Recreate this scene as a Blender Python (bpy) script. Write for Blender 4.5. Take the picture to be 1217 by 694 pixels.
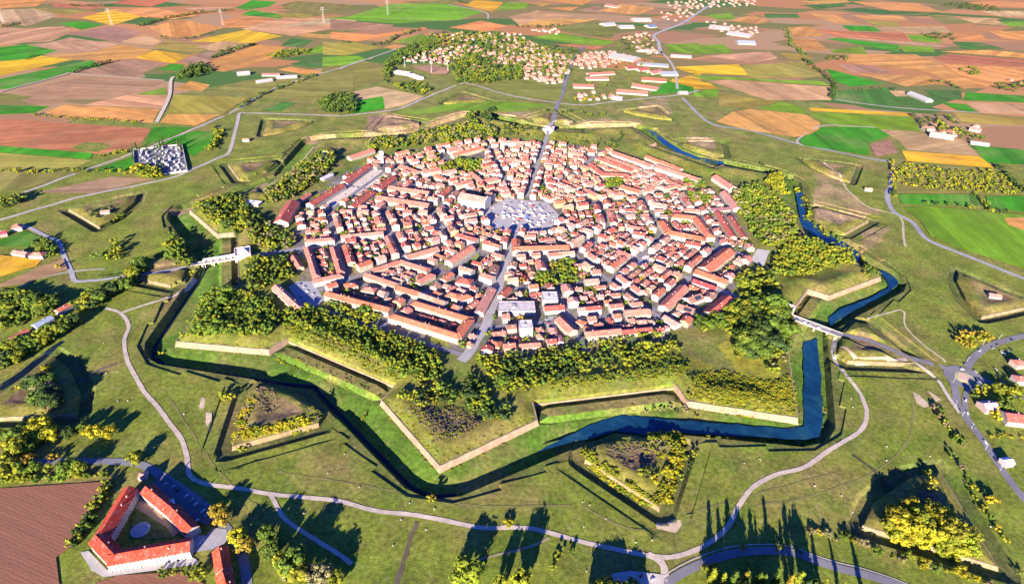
import bpy, bmesh, math, random
import numpy as np
from mathutils import Vector, Matrix
from mathutils.geometry import delaunay_2d_cdt

for o in list(bpy.data.objects):
    bpy.data.objects.remove(o, do_unlink=True)
SC = bpy.context.scene
COL = SC.collection
rng = np.random.default_rng(7)
random.seed(7)
rad = math.radians

# ------------------------------------------------------------------ camera
PW, PH = 1217.0, 694.0                 # size of the photograph, used to survey the plan
UNIT = 580.0                           # metres from the piazza to a bastion tip
FOC = 734.0
PITCH = 0.576645
ROLL = 0.0307599
CAMX, CAMY, CAMZ = -0.0217479 * UNIT, -1.712711 * UNIT, 0.834292 * UNIT
TH0 = -7.8409                          # bearing of the boulevard, degrees off the -Y axis
cam_d = bpy.data.cameras.new('camera')
cam = bpy.data.objects.new('camera', cam_d)
COL.objects.link(cam)
cam_d.sensor_fit = 'HORIZONTAL'
cam_d.sensor_width = 36.0
cam_d.lens = 36.0 * FOC / PW
cam_d.clip_start = 1.0
cam_d.clip_end = 60000.0
cam.matrix_world = Matrix.Translation((CAMX, CAMY, CAMZ)) @ Matrix.Rotation(math.pi / 2 - PITCH, 4, 'X') @ Matrix.Rotation(ROLL, 4, 'Z')
SC.camera = cam

# ------------------------------------------------------------------ light
SUN_EL = rad(16.5)
SHADOW_AZ = rad(14.0)                  # shadows fall away from the camera, 14 degrees right of +Y
world = bpy.data.worlds.new('World')
SC.world = world
world.use_nodes = True
wn = world.node_tree
bg = wn.nodes['Background']
sky = wn.nodes.new('ShaderNodeTexSky')
sky.sky_type = 'NISHITA'
sky.sun_disc = False
sky.sun_elevation = SUN_EL
sky.sun_rotation = math.pi + SHADOW_AZ
sky.air_density = 1.0
sky.dust_density = 0.3
sky.ozone_density = 6.0
tint = wn.nodes.new('ShaderNodeVectorMath')
tint.operation = 'MULTIPLY'
tint.inputs[1].default_value = (0.36, 0.64, 1.60)      # deep clear autumn blue
wn.links.new(sky.outputs[0], tint.inputs[0])
wn.links.new(tint.outputs[0], bg.inputs[0])
bg.inputs[1].default_value = 0.05
sun_d = bpy.data.lights.new('sun', 'SUN')
sun_d.energy = 5.0
sun_d.angle = rad(0.5)
sun_d.color = (1.0, 0.88, 0.69)
sun = bpy.data.objects.new('sun', sun_d)
COL.objects.link(sun)
sdir = Vector((math.sin(SHADOW_AZ) * math.cos(SUN_EL), math.cos(SHADOW_AZ) * math.cos(SUN_EL), -math.sin(SUN_EL)))
sun.rotation_euler = sdir.to_track_quat('-Z', 'Y').to_euler()
sun.location = (0, 0, 900)
SC.render.engine = 'CYCLES'
SC.cycles.diffuse_bounces = 2
SC.cycles.max_bounces = 4
SC.view_settings.view_transform = 'Standard'
SC.view_settings.look = 'None'
SC.view_settings.gamma = 1.0
SC.view_settings.use_curve_mapping = False
SC.view_settings.exposure = 1.68

# ------------------------------------------------------------------ plan helpers
_s, _c = math.sin(PITCH), math.cos(PITCH)
def G(x, y, z=0.0):
    """survey: point of the plan at height z that the photograph shows at x, y"""
    u, v = x - PW / 2, y - PH / 2
    u, v = u * math.cos(ROLL) + v * math.sin(ROLL), -u * math.sin(ROLL) + v * math.cos(ROLL)
    d = (u / FOC, _c - v / FOC * _s, -_s - v / FOC * _c)
    t = (z - CAMZ) / d[2]
    return CAMX + d[0] * t, CAMY + d[1] * t
def PJ(x, y, z=0.0):
    d = (x - CAMX, y - CAMY, z - CAMZ)
    w = d[1] * _c - d[2] * _s
    u, v = FOC * d[0] / w, -FOC * (d[1] * _s + d[2] * _c) / w
    return PW / 2 + u * math.cos(ROLL) - v * math.sin(ROLL), PH / 2 + u * math.sin(ROLL) + v * math.cos(ROLL), FOC / w
def V(x0, y0, s):
    return lambda *pts: [(x0 + a * s, y0 + b * s) for a, b in pts]
def PO(r, a):
    t = rad(a + TH0 - 90)
    return r * math.cos(t), r * math.sin(t)
def polar(x, y):
    return math.hypot(x, y), ((math.degrees(math.atan2(y, x)) + 90 - TH0 + 180) % 360) - 180
def sd(poly, P):
    """signed distance to a polygon, positive inside"""
    A = np.asarray(poly, float)
    B = np.roll(A, -1, 0)
    if len(P) < 40:
        E_ = B - A
        wx, wy = P[:, 0, None] - A[None, :, 0], P[:, 1, None] - A[None, :, 1]
        t = np.clip((wx * E_[:, 0] + wy * E_[:, 1]) / ((E_ ** 2).sum(1) + 1e-12), 0, 1)
        d = np.sqrt(((wx - E_[:, 0] * t) ** 2 + (wy - E_[:, 1] * t) ** 2).min(1))
        ey = np.where(E_[:, 1] == 0, 1e-12, E_[:, 1])
        c1 = ((A[:, 1] > P[:, 1, None]) != (B[:, 1] > P[:, 1, None])) & (P[:, 0, None] < E_[:, 0] * wy / ey + A[:, 0])
        return np.where(c1.sum(1) % 2 == 1, d, -d)
    best = np.full(len(P), 1e18)
    ins = np.zeros(len(P), bool)
    for (ax, ay), (bx, by) in zip(A, B):
        ex, ey = bx - ax, by - ay
        wx, wy = P[:, 0] - ax, P[:, 1] - ay
        t = np.clip((wx * ex + wy * ey) / (ex * ex + ey * ey + 1e-12), 0, 1)
        dx, dy = wx - ex * t, wy - ey * t
        best = np.minimum(best, dx * dx + dy * dy)
        c1 = (ay > P[:, 1]) != (by > P[:, 1])
        if by != ay:
            ins ^= c1 & (P[:, 0] < ex * (P[:, 1] - ay) / (by - ay) + ax)
    d = np.sqrt(best)
    return np.where(ins, d, -d)
def sdl(line, P):
    """distance to a polyline"""
    best = np.full(len(P), 1e18)
    for (ax, ay), (bx, by) in zip(line[:-1], line[1:]):
        ex, ey = bx - ax, by - ay
        wx, wy = P[:, 0] - ax, P[:, 1] - ay
        t = np.clip((wx * ex + wy * ey) / (ex * ex + ey * ey + 1e-12), 0, 1)
        best = np.minimum(best, (wx - ex * t) ** 2 + (wy - ey * t) ** 2)
    return np.sqrt(best)
def area2(poly):
    return sum(a[0] * b[1] - b[0] * a[1] for a, b in zip(poly, poly[1:] + poly[:1]))
def offset(poly, d):
    """mitred offset, positive = inward"""
    if area2(poly) < 0:
        poly = poly[::-1]
    n = len(poly)
    out = []
    for i in range(n):
        p0, p1, p2 = (Vector(poly[(i + k) % n]) for k in (-1, 0, 1))
        a, b = (p1 - p0).normalized(), (p2 - p1).normalized()
        na, nb = Vector((-a.y, a.x)), Vector((-b.y, b.x))
        m = na + nb
        k = d / max(0.35, m.dot(na))
        out.append((p1.x + m.x * k, p1.y + m.y * k))
    return out

# ------------------------------------------------------------------ mesh helpers
def new_mesh(name, verts, faces, mats=(), mi=None, cols=None, smooth=False):
    me = bpy.data.meshes.new(name)
    me.from_pydata([tuple(v) for v in verts], [], [tuple(f) for f in faces])
    for m in mats:
        me.materials.append(m)
    if mi is not None:
        me.polygons.foreach_set('material_index', np.asarray(mi, np.int32))
    if cols is not None:                       # one colour per face
        ca = me.color_attributes.new('Col', 'FLOAT_COLOR', 'CORNER')
        lt = np.empty(len(me.polygons), np.int32)
        me.polygons.foreach_get('loop_total', lt)
        c = np.asarray(cols, np.float32)
        if c.ndim == 1:
            c = np.tile(c, (len(me.polygons), 1))
        c4 = np.ones((len(c), 4), np.float32)
        c4[:, :3] = c[:, :3]
        ca.data.foreach_set('color', np.repeat(c4, lt, 0).ravel())
    if smooth:
        me.polygons.foreach_set('use_smooth', np.ones(len(me.polygons), bool))
    me.update()
    return me
def link(name, data, parent=None, loc=None, rz=None):
    o = bpy.data.objects.new(name, data)
    COL.objects.link(o)
    if parent:
        o.parent = parent
    if loc is not None:
        o.location = loc
    if rz is not None:
        o.rotation_euler = (0, 0, rz)
    return o
def tag(o, label=None, cat=None, group=None, kind=None):
    if label:
        o['label'] = label
    if cat:
        o['category'] = cat
    if group:
        o['group'] = group
    if kind:
        o['kind'] = kind
    return o
class MB:
    """collects faces of one mesh"""
    def __init__(s):
        s.v, s.f, s.m, s.c = [], [], [], []
    def add(s, vs, fs, m=0, c=(1, 1, 1)):
        k = len(s.v)
        s.v += vs
        for f in fs:
            s.f.append([i + k for i in f])
            s.m.append(m)
            s.c.append(c)
    def box(s, x0, x1, y0, y1, z0, z1, m=0, c=(1, 1, 1), M=None):
        vs = [(x, y, z) for z in (z0, z1) for x, y in ((x0, y0), (x1, y0), (x1, y1), (x0, y1))]
        if M:
            vs = [tuple(M @ Vector(v)) for v in vs]
        s.add(vs, [(3, 2, 1, 0), (4, 5, 6, 7), (0, 1, 5, 4), (1, 2, 6, 5), (2, 3, 7, 6), (3, 0, 4, 7)], m, c)
    def prism(s, poly, z0, z1, m=0, c=(1, 1, 1)):
        n = len(poly)
        if area2(list(poly)) < 0:
            poly = list(poly)[::-1]
        s.add([(x, y, z0) for x, y in poly] + [(x, y, z1) for x, y in poly],
              [tuple(range(n - 1, -1, -1)), tuple(range(n, 2 * n))] + [(i, (i + 1) % n, n + (i + 1) % n, n + i) for i in range(n)], m, c)
    def cyl(s, x, y, z0, z1, r0, r1, n=8, m=0, c=(1, 1, 1), cap=True):
        vs = [(x + r * math.cos(2 * math.pi * i / n), y + r * math.sin(2 * math.pi * i / n), z) for z, r in ((z0, r0), (z1, r1)) for i in range(n)]
        fs = [(i, (i + 1) % n, n + (i + 1) % n, n + i) for i in range(n)]
        if cap:
            fs += [tuple(range(n - 1, -1, -1)), tuple(range(n, 2 * n))]
        s.add(vs, fs, m, c)
    def mesh(s, name, mats, smooth=False):
        return new_mesh(name, s.v, s.f, mats, s.m, s.c, smooth)
def empty(name, loc, rz=0.0):
    o = link(name, None, None, loc, rz)
    o.empty_display_size = 2
    return o

# ------------------------------------------------------------------ materials
def material(name, color=None, rough=0.9, scales=((0.05, 0.35), (0.6, 0.25)), hue=None, spec=0.2, metal=0.0, bump=None, extra=None):
    """base colour (attribute Col or a fixed one) varied by noise at the given scales (scale, amount)"""
    m = bpy.data.materials.new(name)
    m.use_nodes = True
    nt = m.node_tree
    N, L = nt.nodes, nt.links
    b = N['Principled BSDF']
    b.inputs['Roughness'].default_value = rough
    b.inputs['Specular IOR Level'].default_value = spec
    b.inputs['Metallic'].default_value = metal
    if color is None:
        a = N.new('ShaderNodeAttribute')
        a.attribute_name = 'Col'
        cur = a.outputs['Color']
    else:
        r = N.new('ShaderNodeRGB')
        r.outputs[0].default_value = (*color, 1)
        cur = r.outputs[0]
    geo = N.new('ShaderNodeNewGeometry')
    if hue is not None:                        # (scale, colour, amount): drift towards another real colour
        for sc, hc, am, lo, hi in hue:
            nz = N.new('ShaderNodeTexNoise')
            nz.inputs['Scale'].default_value = sc
            nz.inputs['Detail'].default_value = 5
            nz.inputs['Roughness'].default_value = 0.6
            L.new(geo.outputs['Position'], nz.inputs['Vector'])
            mr = N.new('ShaderNodeMapRange')
            mr.inputs['From Min'].default_value = lo
            mr.inputs['From Max'].default_value = hi
            mr.inputs['To Max'].default_value = am
            L.new(nz.outputs['Fac'], mr.inputs['Value'])
            mx = N.new('ShaderNodeMix')
            mx.data_type = 'RGBA'
            L.new(mr.outputs[0], mx.inputs['Factor'])
            L.new(cur, mx.inputs[6])
            mx.inputs[7].default_value = (*hc, 1)
            cur = mx.outputs[2]
    for sc, am in scales:
        nz = N.new('ShaderNodeTexNoise')
        nz.inputs['Scale'].default_value = sc
        nz.inputs['Detail'].default_value = 4
        L.new(geo.outputs['Position'], nz.inputs['Vector'])
        mr = N.new('ShaderNodeMapRange')
        mr.inputs['From Min'].default_value = 0.3
        mr.inputs['From Max'].default_value = 0.7
        mr.inputs['To Min'].default_value = 1 - am
        mr.inputs['To Max'].default_value = 1 + am
        L.new(nz.outputs['Fac'], mr.inputs['Value'])
        mx = N.new('ShaderNodeVectorMath')
        mx.operation = 'MULTIPLY'
        L.new(cur, mx.inputs[0])
        L.new(mr.outputs[0], mx.inputs[1])
        cur = mx.outputs[0]
    L.new(cur, b.inputs['Base Color'])
    if bump:
        nz = N.new('ShaderNodeTexNoise')
        nz.inputs['Scale'].default_value = bump[0]
        L.new(geo.outputs['Position'], nz.inputs['Vector'])
        bp = N.new('ShaderNodeBump')
        bp.inputs['Distance'].default_value = bump[1]
        bp.inputs['Strength'].default_value = bump[2] if len(bump) > 2 else 0.6
        L.new(nz.outputs['Fac'], bp.inputs['Height'])
        L.new(bp.outputs[0], b.inputs['Normal'])
    if extra:
        extra(nt, b, geo)
    return m
def ordinal(n):
    return f"{n}{'th' if 10 <= n % 100 <= 20 else {1: 'st', 2: 'nd', 3: 'rd'}.get(n % 10, 'th')}"
# ------------------------------------------------------------------ the star fortress: plan
GATES = (60, -60, 180)
ENC, SCR, CTR = [], [], []
for k in range(9):
    a = 40 * k
    ENC += [PO(477, a - 9.6), PO(506, a - 10), PO(579, a), PO(506, a + 10), PO(477, a + 9.6)]
    SCR += [PO(506, a - 10), PO(579, a), PO(506, a + 10)]
    CTR += [PO(609, a - 2.6), PO(617, a), PO(609, a + 2.6), PO(523, a + 20)]
CWP = []                                # saw-toothed outer line of the covered way
for k in range(9):
    a = 40 * k
    for (r0, a0), (r1, a1) in (((612, a + 1.5), (523, a + 20)), ((523, a + 20), (612, a + 38.5))):
        p0, p1 = Vector(PO(r0, a0)), Vector(PO(r1, a1))
        d = (p1 - p0).normalized()
        nrm = Vector((d.y, -d.x))
        for i in range(4):
            for t, w in ((i / 4 + .002, 9.5), (i / 4 + .245, 16.5)) if r0 > r1 else ((i / 4 + .002, 16.5), (i / 4 + .245, 9.5)):
                q = p0.lerp(p1, t) + nrm * w
                CWP.append((q.x, q.y))
RAV = [[PO(628, b), PO(562, b + 5.3), PO(543, b + 4.8), PO(534, b), PO(543, b - 4.8), PO(562, b - 5.3)] for b in range(20, 380, 40)]
LUN = [[PO(786, a), PO(703, a + 5.3), PO(690, a + 2.5), PO(690, a - 2.5), PO(703, a - 5.3)] for a in range(40, 360, 40)]
Z5 = V(811, 231, .3336)
Z8 = V(811, 462, .3344)
Z7 = V(405, 462, .3344)
WATER_Z = -5.6
WATER = [
    [G(x, y, WATER_Z) for x, y in Z5((430, 525), (482, 512), (496, 692)) + Z8((500, 120), (485, 172), (440, 182), (200, 168), (0, 158)) + Z7((1100, 165), (980, 150), (900, 175), (800, 192), (730, 216), (700, 222), (780, 180), (880, 130), (1000, 90), (1214, 112)) + Z8((140, 122), (380, 142), (432, 132))],
    [G(x, y, WATER_Z) for x, y in Z5((697, 266), (745, 285), (772, 315), (735, 350), (620, 410), (525, 470), (522, 440), (560, 410), (680, 365), (735, 330), (725, 300))],
    [G(x, y, WATER_Z) for x, y in Z5((404, -8), (427, -8), (440, 85), (520, 135), (600, 185), (640, 215), (615, 265), (607, 225), (560, 195), (490, 160), (432, 120), (420, 90))],
    [G(x, y, WATER_Z) for x, y in V(620, 60, .1988)((735, 470), (790, 480), (870, 545), (960, 600), (1060, 640), (1207, 665), (1207, 685), (1050, 660), (940, 615), (850, 565), (800, 520))],
]
def ragged(w):
    out = []
    for i in range(len(w)):
        a, b = w[i], w[(i + 1) % len(w)]
        m = max(1, int(math.hypot(b[0] - a[0], b[1] - a[1]) / 9))
        out += [(a[0] + (b[0] - a[0]) * j / m + random.uniform(-1.1, 1.1), a[1] + (b[1] - a[1]) * j / m + random.uniform(-1.1, 1.1)) for j in range(m)]
    return out
WATER = [ragged(w) for w in WATER]
WBB = [(min(p[0] for p in w) - 12, max(p[0] for p in w) + 12, min(p[1] for p in w) - 12, max(p[1] for p in w) + 12) for w in WATER]
ROADCUT = [[G(x, y) for x, y in ((985, 392), (1000, 397), (1016, 401), (1036, 406), (1060, 416), (1080, 425), (1100, 430))],
           [G(x, y) for x, y in ((244, 312), (225, 316), (200, 322), (160, 326), (120, 333))]]
def _wave(P):
    x, y = P[:, 0], P[:, 1]
    return 0.45 * np.sin(x / 31 + 1.3 * np.sin(y / 57)) * np.cos(y / 37 + np.sin(x / 71)) + 0.25 * np.sin(x / 13.0 + y / 17.0)
def Hf(P):
    P = np.asarray(P, float).reshape(-1, 2)
    n = len(P)
    r = np.hypot(P[:, 0], P[:, 1])
    h = _wave(P) * np.clip((r - 430) / 60, 0, 1) * np.clip((1050 - r) / 150, 0, 1)
    near = (r > 380) & (r < 830)
    if not near.any():
        return h
    Q = P[near]
    hq = h[near]
    rq = r[near]
    for polys, pr in ((RAV, ([-30, -29, -17, -13, 0, 1.2, 12, 18, 28], [0, -1.2, -1.2, -4.6, -4.6, 0.6, 4.6, 4.6, 1.5])),
                      (LUN, ([-15, -11, 0, 1.0, 11, 17, 25], [0, -4, -4, 0.6, 4.0, 4.0, 1.5]))):
        for V_ in polys:
            cx, cy = V_[0]
            loc = np.hypot(Q[:, 0] - cx * .93, Q[:, 1] - cy * .93) < 110
            if not loc.any():
                continue
            d = sd(V_, Q[loc])
            hv = np.interp(d, *pr)
            hl = hq[loc]
            hq[loc] = np.where(d > -pr[0][0] * -1, np.where(d > 0, hv, np.minimum(hl, hv)), hl)
    dC = sd(CTR, Q)
    dW = sd(CWP, Q)
    hq = np.where(dW > 0, np.minimum(hq, np.interp(dW, [0, 1.0], [0, -1.7])), hq)
    dS = sd(SCR, Q)
    hq = np.where(dC > 0, np.minimum(hq, np.interp(dC, [0, 5], [0, 1]) * np.interp(-dS, [0, 12, 26], [-5.2, -6.4, -10.5])), hq)
    for w, bb in zip(WATER, WBB):
        loc = (Q[:, 0] > bb[0]) & (Q[:, 0] < bb[1]) & (Q[:, 1] > bb[2]) & (Q[:, 1] < bb[3])
        if loc.any():
            d = sd(w, Q[loc])
            hl = hq[loc]
            hq[loc] = np.minimum(hl, np.interp(d, [-9, -2, 2], [3, -5.3, -9.2]))
    dE = sd(ENC, Q)
    ht = np.interp(dS, [0, 6], [-6, -1.4])
    ht = np.minimum(ht, np.interp(-dE, [0, 8, 10], [-5.5, -5.5, 9]))
    hq = np.where((dS > 0) & (dE <= 0), ht, hq)
    he = np.interp(dE, [0, 1.2, 15, 24, 42, 70], [-5.5, 1.8, 7, 7, 2.5, 0])
    hq = np.where(dE > 0, he, hq)
    for g in GATES:                                    # roads through the rampart and the outworks
        dx, dy = PO(1, g)
        t = Q[:, 0] * dx + Q[:, 1] * dy
        s = np.abs(-Q[:, 0] * dy + Q[:, 1] * dx)
        w = np.clip((11 - s) / 5, 0, 1) * ((t > 380) & ((dE > 0) | (dC < 0)))
        hq = hq * (1 - w)
    for ln in ROADCUT:
        w = np.clip((12 - sdl(ln, Q)) / 6, 0, 1) * ((dE < 0) & (dC < 0))
        hq = hq * (1 - w)
    h[near] = hq
    return h
def H1(x, y):
    return float(Hf([(x, y)])[0])
def GP(x, y, lift=0.0):
    """plan point on the relief seen at x, y of the photograph"""
    z = 0.0
    for _ in range(3):
        p = G(x, y, z + lift)
        z = H1(*p)
    return p[0], p[1], z

# ------------------------------------------------------------------ ground sheet
pts, edg = [], []
def breakline(poly, close=True):
    k = len(pts)
    n = len(poly)
    q = []
    for i in range(n if close else n - 1):             # split long edges so the sheet stays even
        a, b = poly[i], poly[(i + 1) % n]
        m = max(1, int(math.hypot(b[0] - a[0], b[1] - a[1]) / 14))
        q += [(a[0] + (b[0] - a[0]) * j / m, a[1] + (b[1] - a[1]) * j / m) for j in range(m)]
    if not close:
        q.append(poly[-1])
    pts.extend(q)
    edg.extend([(k + i, k + i + 1) for i in range(len(q) - 1)])
    if close:
        edg.append((k + len(q) - 1, k))
for d in (0, 1.2, 15, 24):
    breakline(offset(ENC, d))
for k in range(9):
    a = 40 * k
    for r_ in (484.5, 486.5):
        breakline([PO(r_, a + 10.2), PO(r_, a + 29.8)], False)
for d in (0, 6):
    breakline(offset(SCR, d))
for d in (0, 5):
    breakline(offset(CTR, d))
for d in (0, 1):
    breakline(offset(CWP, d))
for polys, offs in ((RAV, (0, 1.2, 12, 18, -13, -17, -29, -30)), (LUN, (0, 1.0, 11, 17, -11, -15))):
    for p in polys:
        for d in offs:
            breakline(offset(p, d))
for w in WATER:
    breakline(w)
    for d in (-6, 2):
        breakline(offset(w[::3], d))
for g in GATES:
    ux, uy = PO(1, g)
    for s_ in (-11, -6, 6, 11):
        breakline([(ux * 385 - uy * s_, uy * 385 + ux * s_), (ux * 700 - uy * s_, uy * 700 + ux * s_)], False)
for ln in ROADCUT:
    for s_ in (-12, -6, 6, 12):
        q = []
        for i, p in enumerate(ln):
            a_, b_ = ln[max(0, i - 1)], ln[min(len(ln) - 1, i + 1)]
            l_ = math.dist(a_, b_)
            q.append((p[0] - (b_[1] - a_[1]) / l_ * s_, p[1] + (b_[0] - a_[0]) / l_ * s_))
        breakline(q, False)
step = 10.5
gx, gy = np.meshgrid(np.arange(-840, 841, step), np.arange(-840, 841, step))
jit = rng.uniform(-3, 3, (gx.size, 2))
gp = np.stack([gx.ravel(), gy.ravel()], 1) + jit
rr = np.hypot(gp[:, 0], gp[:, 1])
gp = gp[(rr < 840) & ((rr > 395) | (rng.random(len(rr)) < .12))]
pts += [tuple(p) for p in gp]
for i, r_ in enumerate((880, 960, 1060, 1250, 1600, 2300, 4000, 8000, 18000, 45000)):
    for j in range(64):
        pts.append(PO(r_, 360 * (j + .5 * (i % 2)) / 64))
breakline([PO(1150, 360 * j / 180) for j in range(180)])
cv, ce, cf, _, _, _ = delaunay_2d_cdt([Vector(p) for p in pts], edg, [], 0, 0.02)
cv = np.array([(v.x, v.y) for v in cv])
cz = Hf(cv)
cent = np.array([cv[list(f)].mean(0) for f in cf])
_y6, _y3, _y7, _y8 = V(860, 190, .1988), V(180, 140, .1988), V(400, 90, .1988), V(620, 60, .1988)
TINT = [([G(*p) for p in pl], pc) for pl, pc in (
    (_y6((540, 80), (690, 80), (740, 180), (850, 275), (960, 310), (850, 330), (700, 290), (540, 265)), (.34, .235, .12)),
    (_y6((540, 300), (700, 290), (850, 335), (780, 370), (660, 390), (550, 350)), (.36, .24, .15)),
    (_y6((820, 440), (930, 400), (1000, 400), (950, 480), (830, 560)), (.32, .22, .11)),
    (_y3((60, 552), (330, 480), (520, 425), (690, 360), (690, 392), (520, 462), (330, 515), (160, 562)), (.36, .23, .14)),
    (_y3((900, 120), (1000, 95), (1100, 95), (1080, 120), (960, 140)), (.36, .24, .13)),
    (_y7((190, 240), (330, 225), (500, 275), (480, 320), (250, 360), (160, 350)), (.30, .19, .12)),
    (_y7((530, 280), (640, 240), (800, 195), (800, 215), (650, 265), (540, 300)), (.36, .24, .14)),
    (_y7((940, 210), (1200, 225), (1200, 260), (1000, 240)), (.36, .25, .14)),
    (_y8((250, 425), (450, 410), (700, 410), (720, 440), (450, 440), (260, 440)), (.36, .26, .14)),
    (_y8((700, 320), (860, 280), (900, 380), (790, 360), (700, 350)), (.31, .22, .12)),
    (V(540, 330, .2766)((560, 400), (700, 380), (900, 320), (1020, 350), (1000, 420), (700, 445), (420, 490), (380, 470)), (.24, .25, .03)),
    (_y8((980, 510), (1140, 520), (1160, 600), (1000, 560)), (.34, .23, .14)),
)]
def zone_colour(Q):
    n = len(Q)
    r = np.hypot(Q[:, 0], Q[:, 1])
    ang = (np.degrees(np.arctan2(Q[:, 1], Q[:, 0])) + 90 - TH0) % 360
    c = np.tile(np.array([0.168, 0.200, 0.026]), (n, 1))
    back = np.clip((Q[:, 1] - 150) / 500, 0, 1)[:, None]           # the northern glacis is mown and drier
    c = c * (1 - back) + np.array([0.19, 0.20, 0.045]) * back
    near = np.where((r > 380) & (r < 830))[0]
    q = Q[near]
    cn = c[near]
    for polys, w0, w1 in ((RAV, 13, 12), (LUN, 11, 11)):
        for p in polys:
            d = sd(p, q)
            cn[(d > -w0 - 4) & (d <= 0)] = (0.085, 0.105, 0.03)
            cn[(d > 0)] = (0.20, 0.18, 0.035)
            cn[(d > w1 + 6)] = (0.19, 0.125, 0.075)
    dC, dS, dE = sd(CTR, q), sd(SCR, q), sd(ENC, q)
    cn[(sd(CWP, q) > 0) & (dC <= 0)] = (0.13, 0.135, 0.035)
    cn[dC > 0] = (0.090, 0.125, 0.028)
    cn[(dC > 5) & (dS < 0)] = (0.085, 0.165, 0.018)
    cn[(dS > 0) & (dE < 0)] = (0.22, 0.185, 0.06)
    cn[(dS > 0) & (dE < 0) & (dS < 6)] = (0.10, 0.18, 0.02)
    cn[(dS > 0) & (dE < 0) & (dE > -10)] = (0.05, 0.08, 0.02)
    m = dE > 0
    cn[m] = (0.17, 0.175, 0.028)
    a40 = np.abs(((ang[near] + 20) % 40) - 20)
    cn[m & (dE > 26) & (a40 < 8.5) & (r[near] > 462)] = (0.17, 0.165, 0.035)
    cn[m & (dE > 27) & (np.abs(((ang[near] + 180) % 360) - 180) < 8) & (r[near] > 480)] = (0.23, 0.14, 0.095)
    cn[m & (dE > 44)] = (0.15, 0.18, 0.032)
    cn[m & (dE > 15) & (np.abs(ang[near] - 40) < 12) & (r[near] > 440)] = (0.26, 0.25, 0.03)
    cn[m & (dE > 66)] = (0.16, 0.175, 0.04)
    c[near] = cn
    for poly, pc in TINT:
        c[sd(poly, Q) > 0] = pc
    c[r <= 385] = (0.15, 0.135, 0.145)
    return c
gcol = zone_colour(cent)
rc = np.hypot(cent[:, 0], cent[:, 1])
def farmland(nt, b, geo):
    """far open country: a quilt of soil, stubble and young crop"""
    N, L = nt.nodes, nt.links
    mp = N.new('ShaderNodeMapping')
    mp.inputs['Rotation'].default_value = (0, 0, 0.5)
    mp.inputs['Scale'].default_value = (1 / 420, 1 / 170, 1)
    L.new(geo.outputs['Position'], mp.inputs['Vector'])
    vo = N.new('ShaderNodeTexVoronoi')
    vo.distance = 'CHEBYCHEV'
    vo.inputs['Scale'].default_value = 1.0
    L.new(mp.outputs[0], vo.inputs['Vector'])
    sp = N.new('ShaderNodeSeparateColor')
    L.new(vo.outputs['Color'], sp.inputs[0])
    cr = N.new('ShaderNodeValToRGB')
    cr.color_ramp.interpolation = 'CONSTANT'
    el = cr.color_ramp.elements
    cols = [(0.0, (.42, .19, .075)), (.17, (.34, .18, .09)), (.34, (.38, .23, .12)), (.5, (.17, .165, .05)), (.62, (.07, .15, .03)), (.74, (.46, .22, .09)), (.87, (.22, .17, .06))]
    el[0].position, el[0].color = cols[0][0], (*cols[0][1], 1)
    el[1].position, el[1].color = cols[1][0], (*cols[1][1], 1)
    for p, c in cols[2:]:
        e = el.new(p)
        e.color = (*c, 1)
    L.new(sp.outputs[0], cr.inputs[0])
    L.new(cr.outputs[0], b.inputs['Base Color'])
M_GROUND = material('meadow', None, 0.95, ((0.035, .26), (0.22, .36), (1.1, .30)), hue=((0.011, (0.25, 0.18, 0.07), .75, .48, .68), (0.014, (0.29, 0.25, 0.05), .45, .52, .72), (0.024, (0.10, 0.175, 0.018), .75, .50, .7), (0.09, (0.28, 0.21, 0.10), .45, .56, .72)), bump=(0.9, .5))
M_FARM = material('farmland', (.2, .15, .08), 0.95, (), extra=farmland)
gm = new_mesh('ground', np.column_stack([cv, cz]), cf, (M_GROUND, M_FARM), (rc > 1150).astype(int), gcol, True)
gm.set_sharp_from_angle(angle=rad(24))
tag(link('ground', gm), 'green and olive meadow ground around the star shaped town', None, None, 'structure')

# ------------------------------------------------------------------ water
def waves(nt, b, geo):
    N, L = nt.nodes, nt.links
    nz = N.new('ShaderNodeTexNoise')
    nz.inputs['Scale'].default_value = 0.8
    L.new(geo.outputs['Position'], nz.inputs['Vector'])
    bp = N.new('ShaderNodeBump')
    bp.inputs['Distance'].default_value = 0.02
    L.new(nz.outputs['Fac'], bp.inputs['Height'])
    L.new(bp.outputs[0], b.inputs['Normal'])
M_WATER = material('moat_water', (0.007, 0.046, 0.098), 0.14, ((0.015, .35), (.12, .2)), hue=((.03, (.02, .07, .075), .7, .5, .7),), spec=0.5, extra=waves)
for w, lb in zip(WATER, ('long blue moat water bending round the right bastion', 'blue moat pool beside the right gate bridge', 'narrow blue moat arm beyond the right wood', 'dark moat water north of the long barracks')):
    wo = [(*p, WATER_Z) for p in (w if area2(w) > 0 else w[::-1])]
    tag(link('moat_water', new_mesh('moat_water', wo, [tuple(range(len(wo)))], (M_WATER,))), lb, None, None, 'structure')

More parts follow.
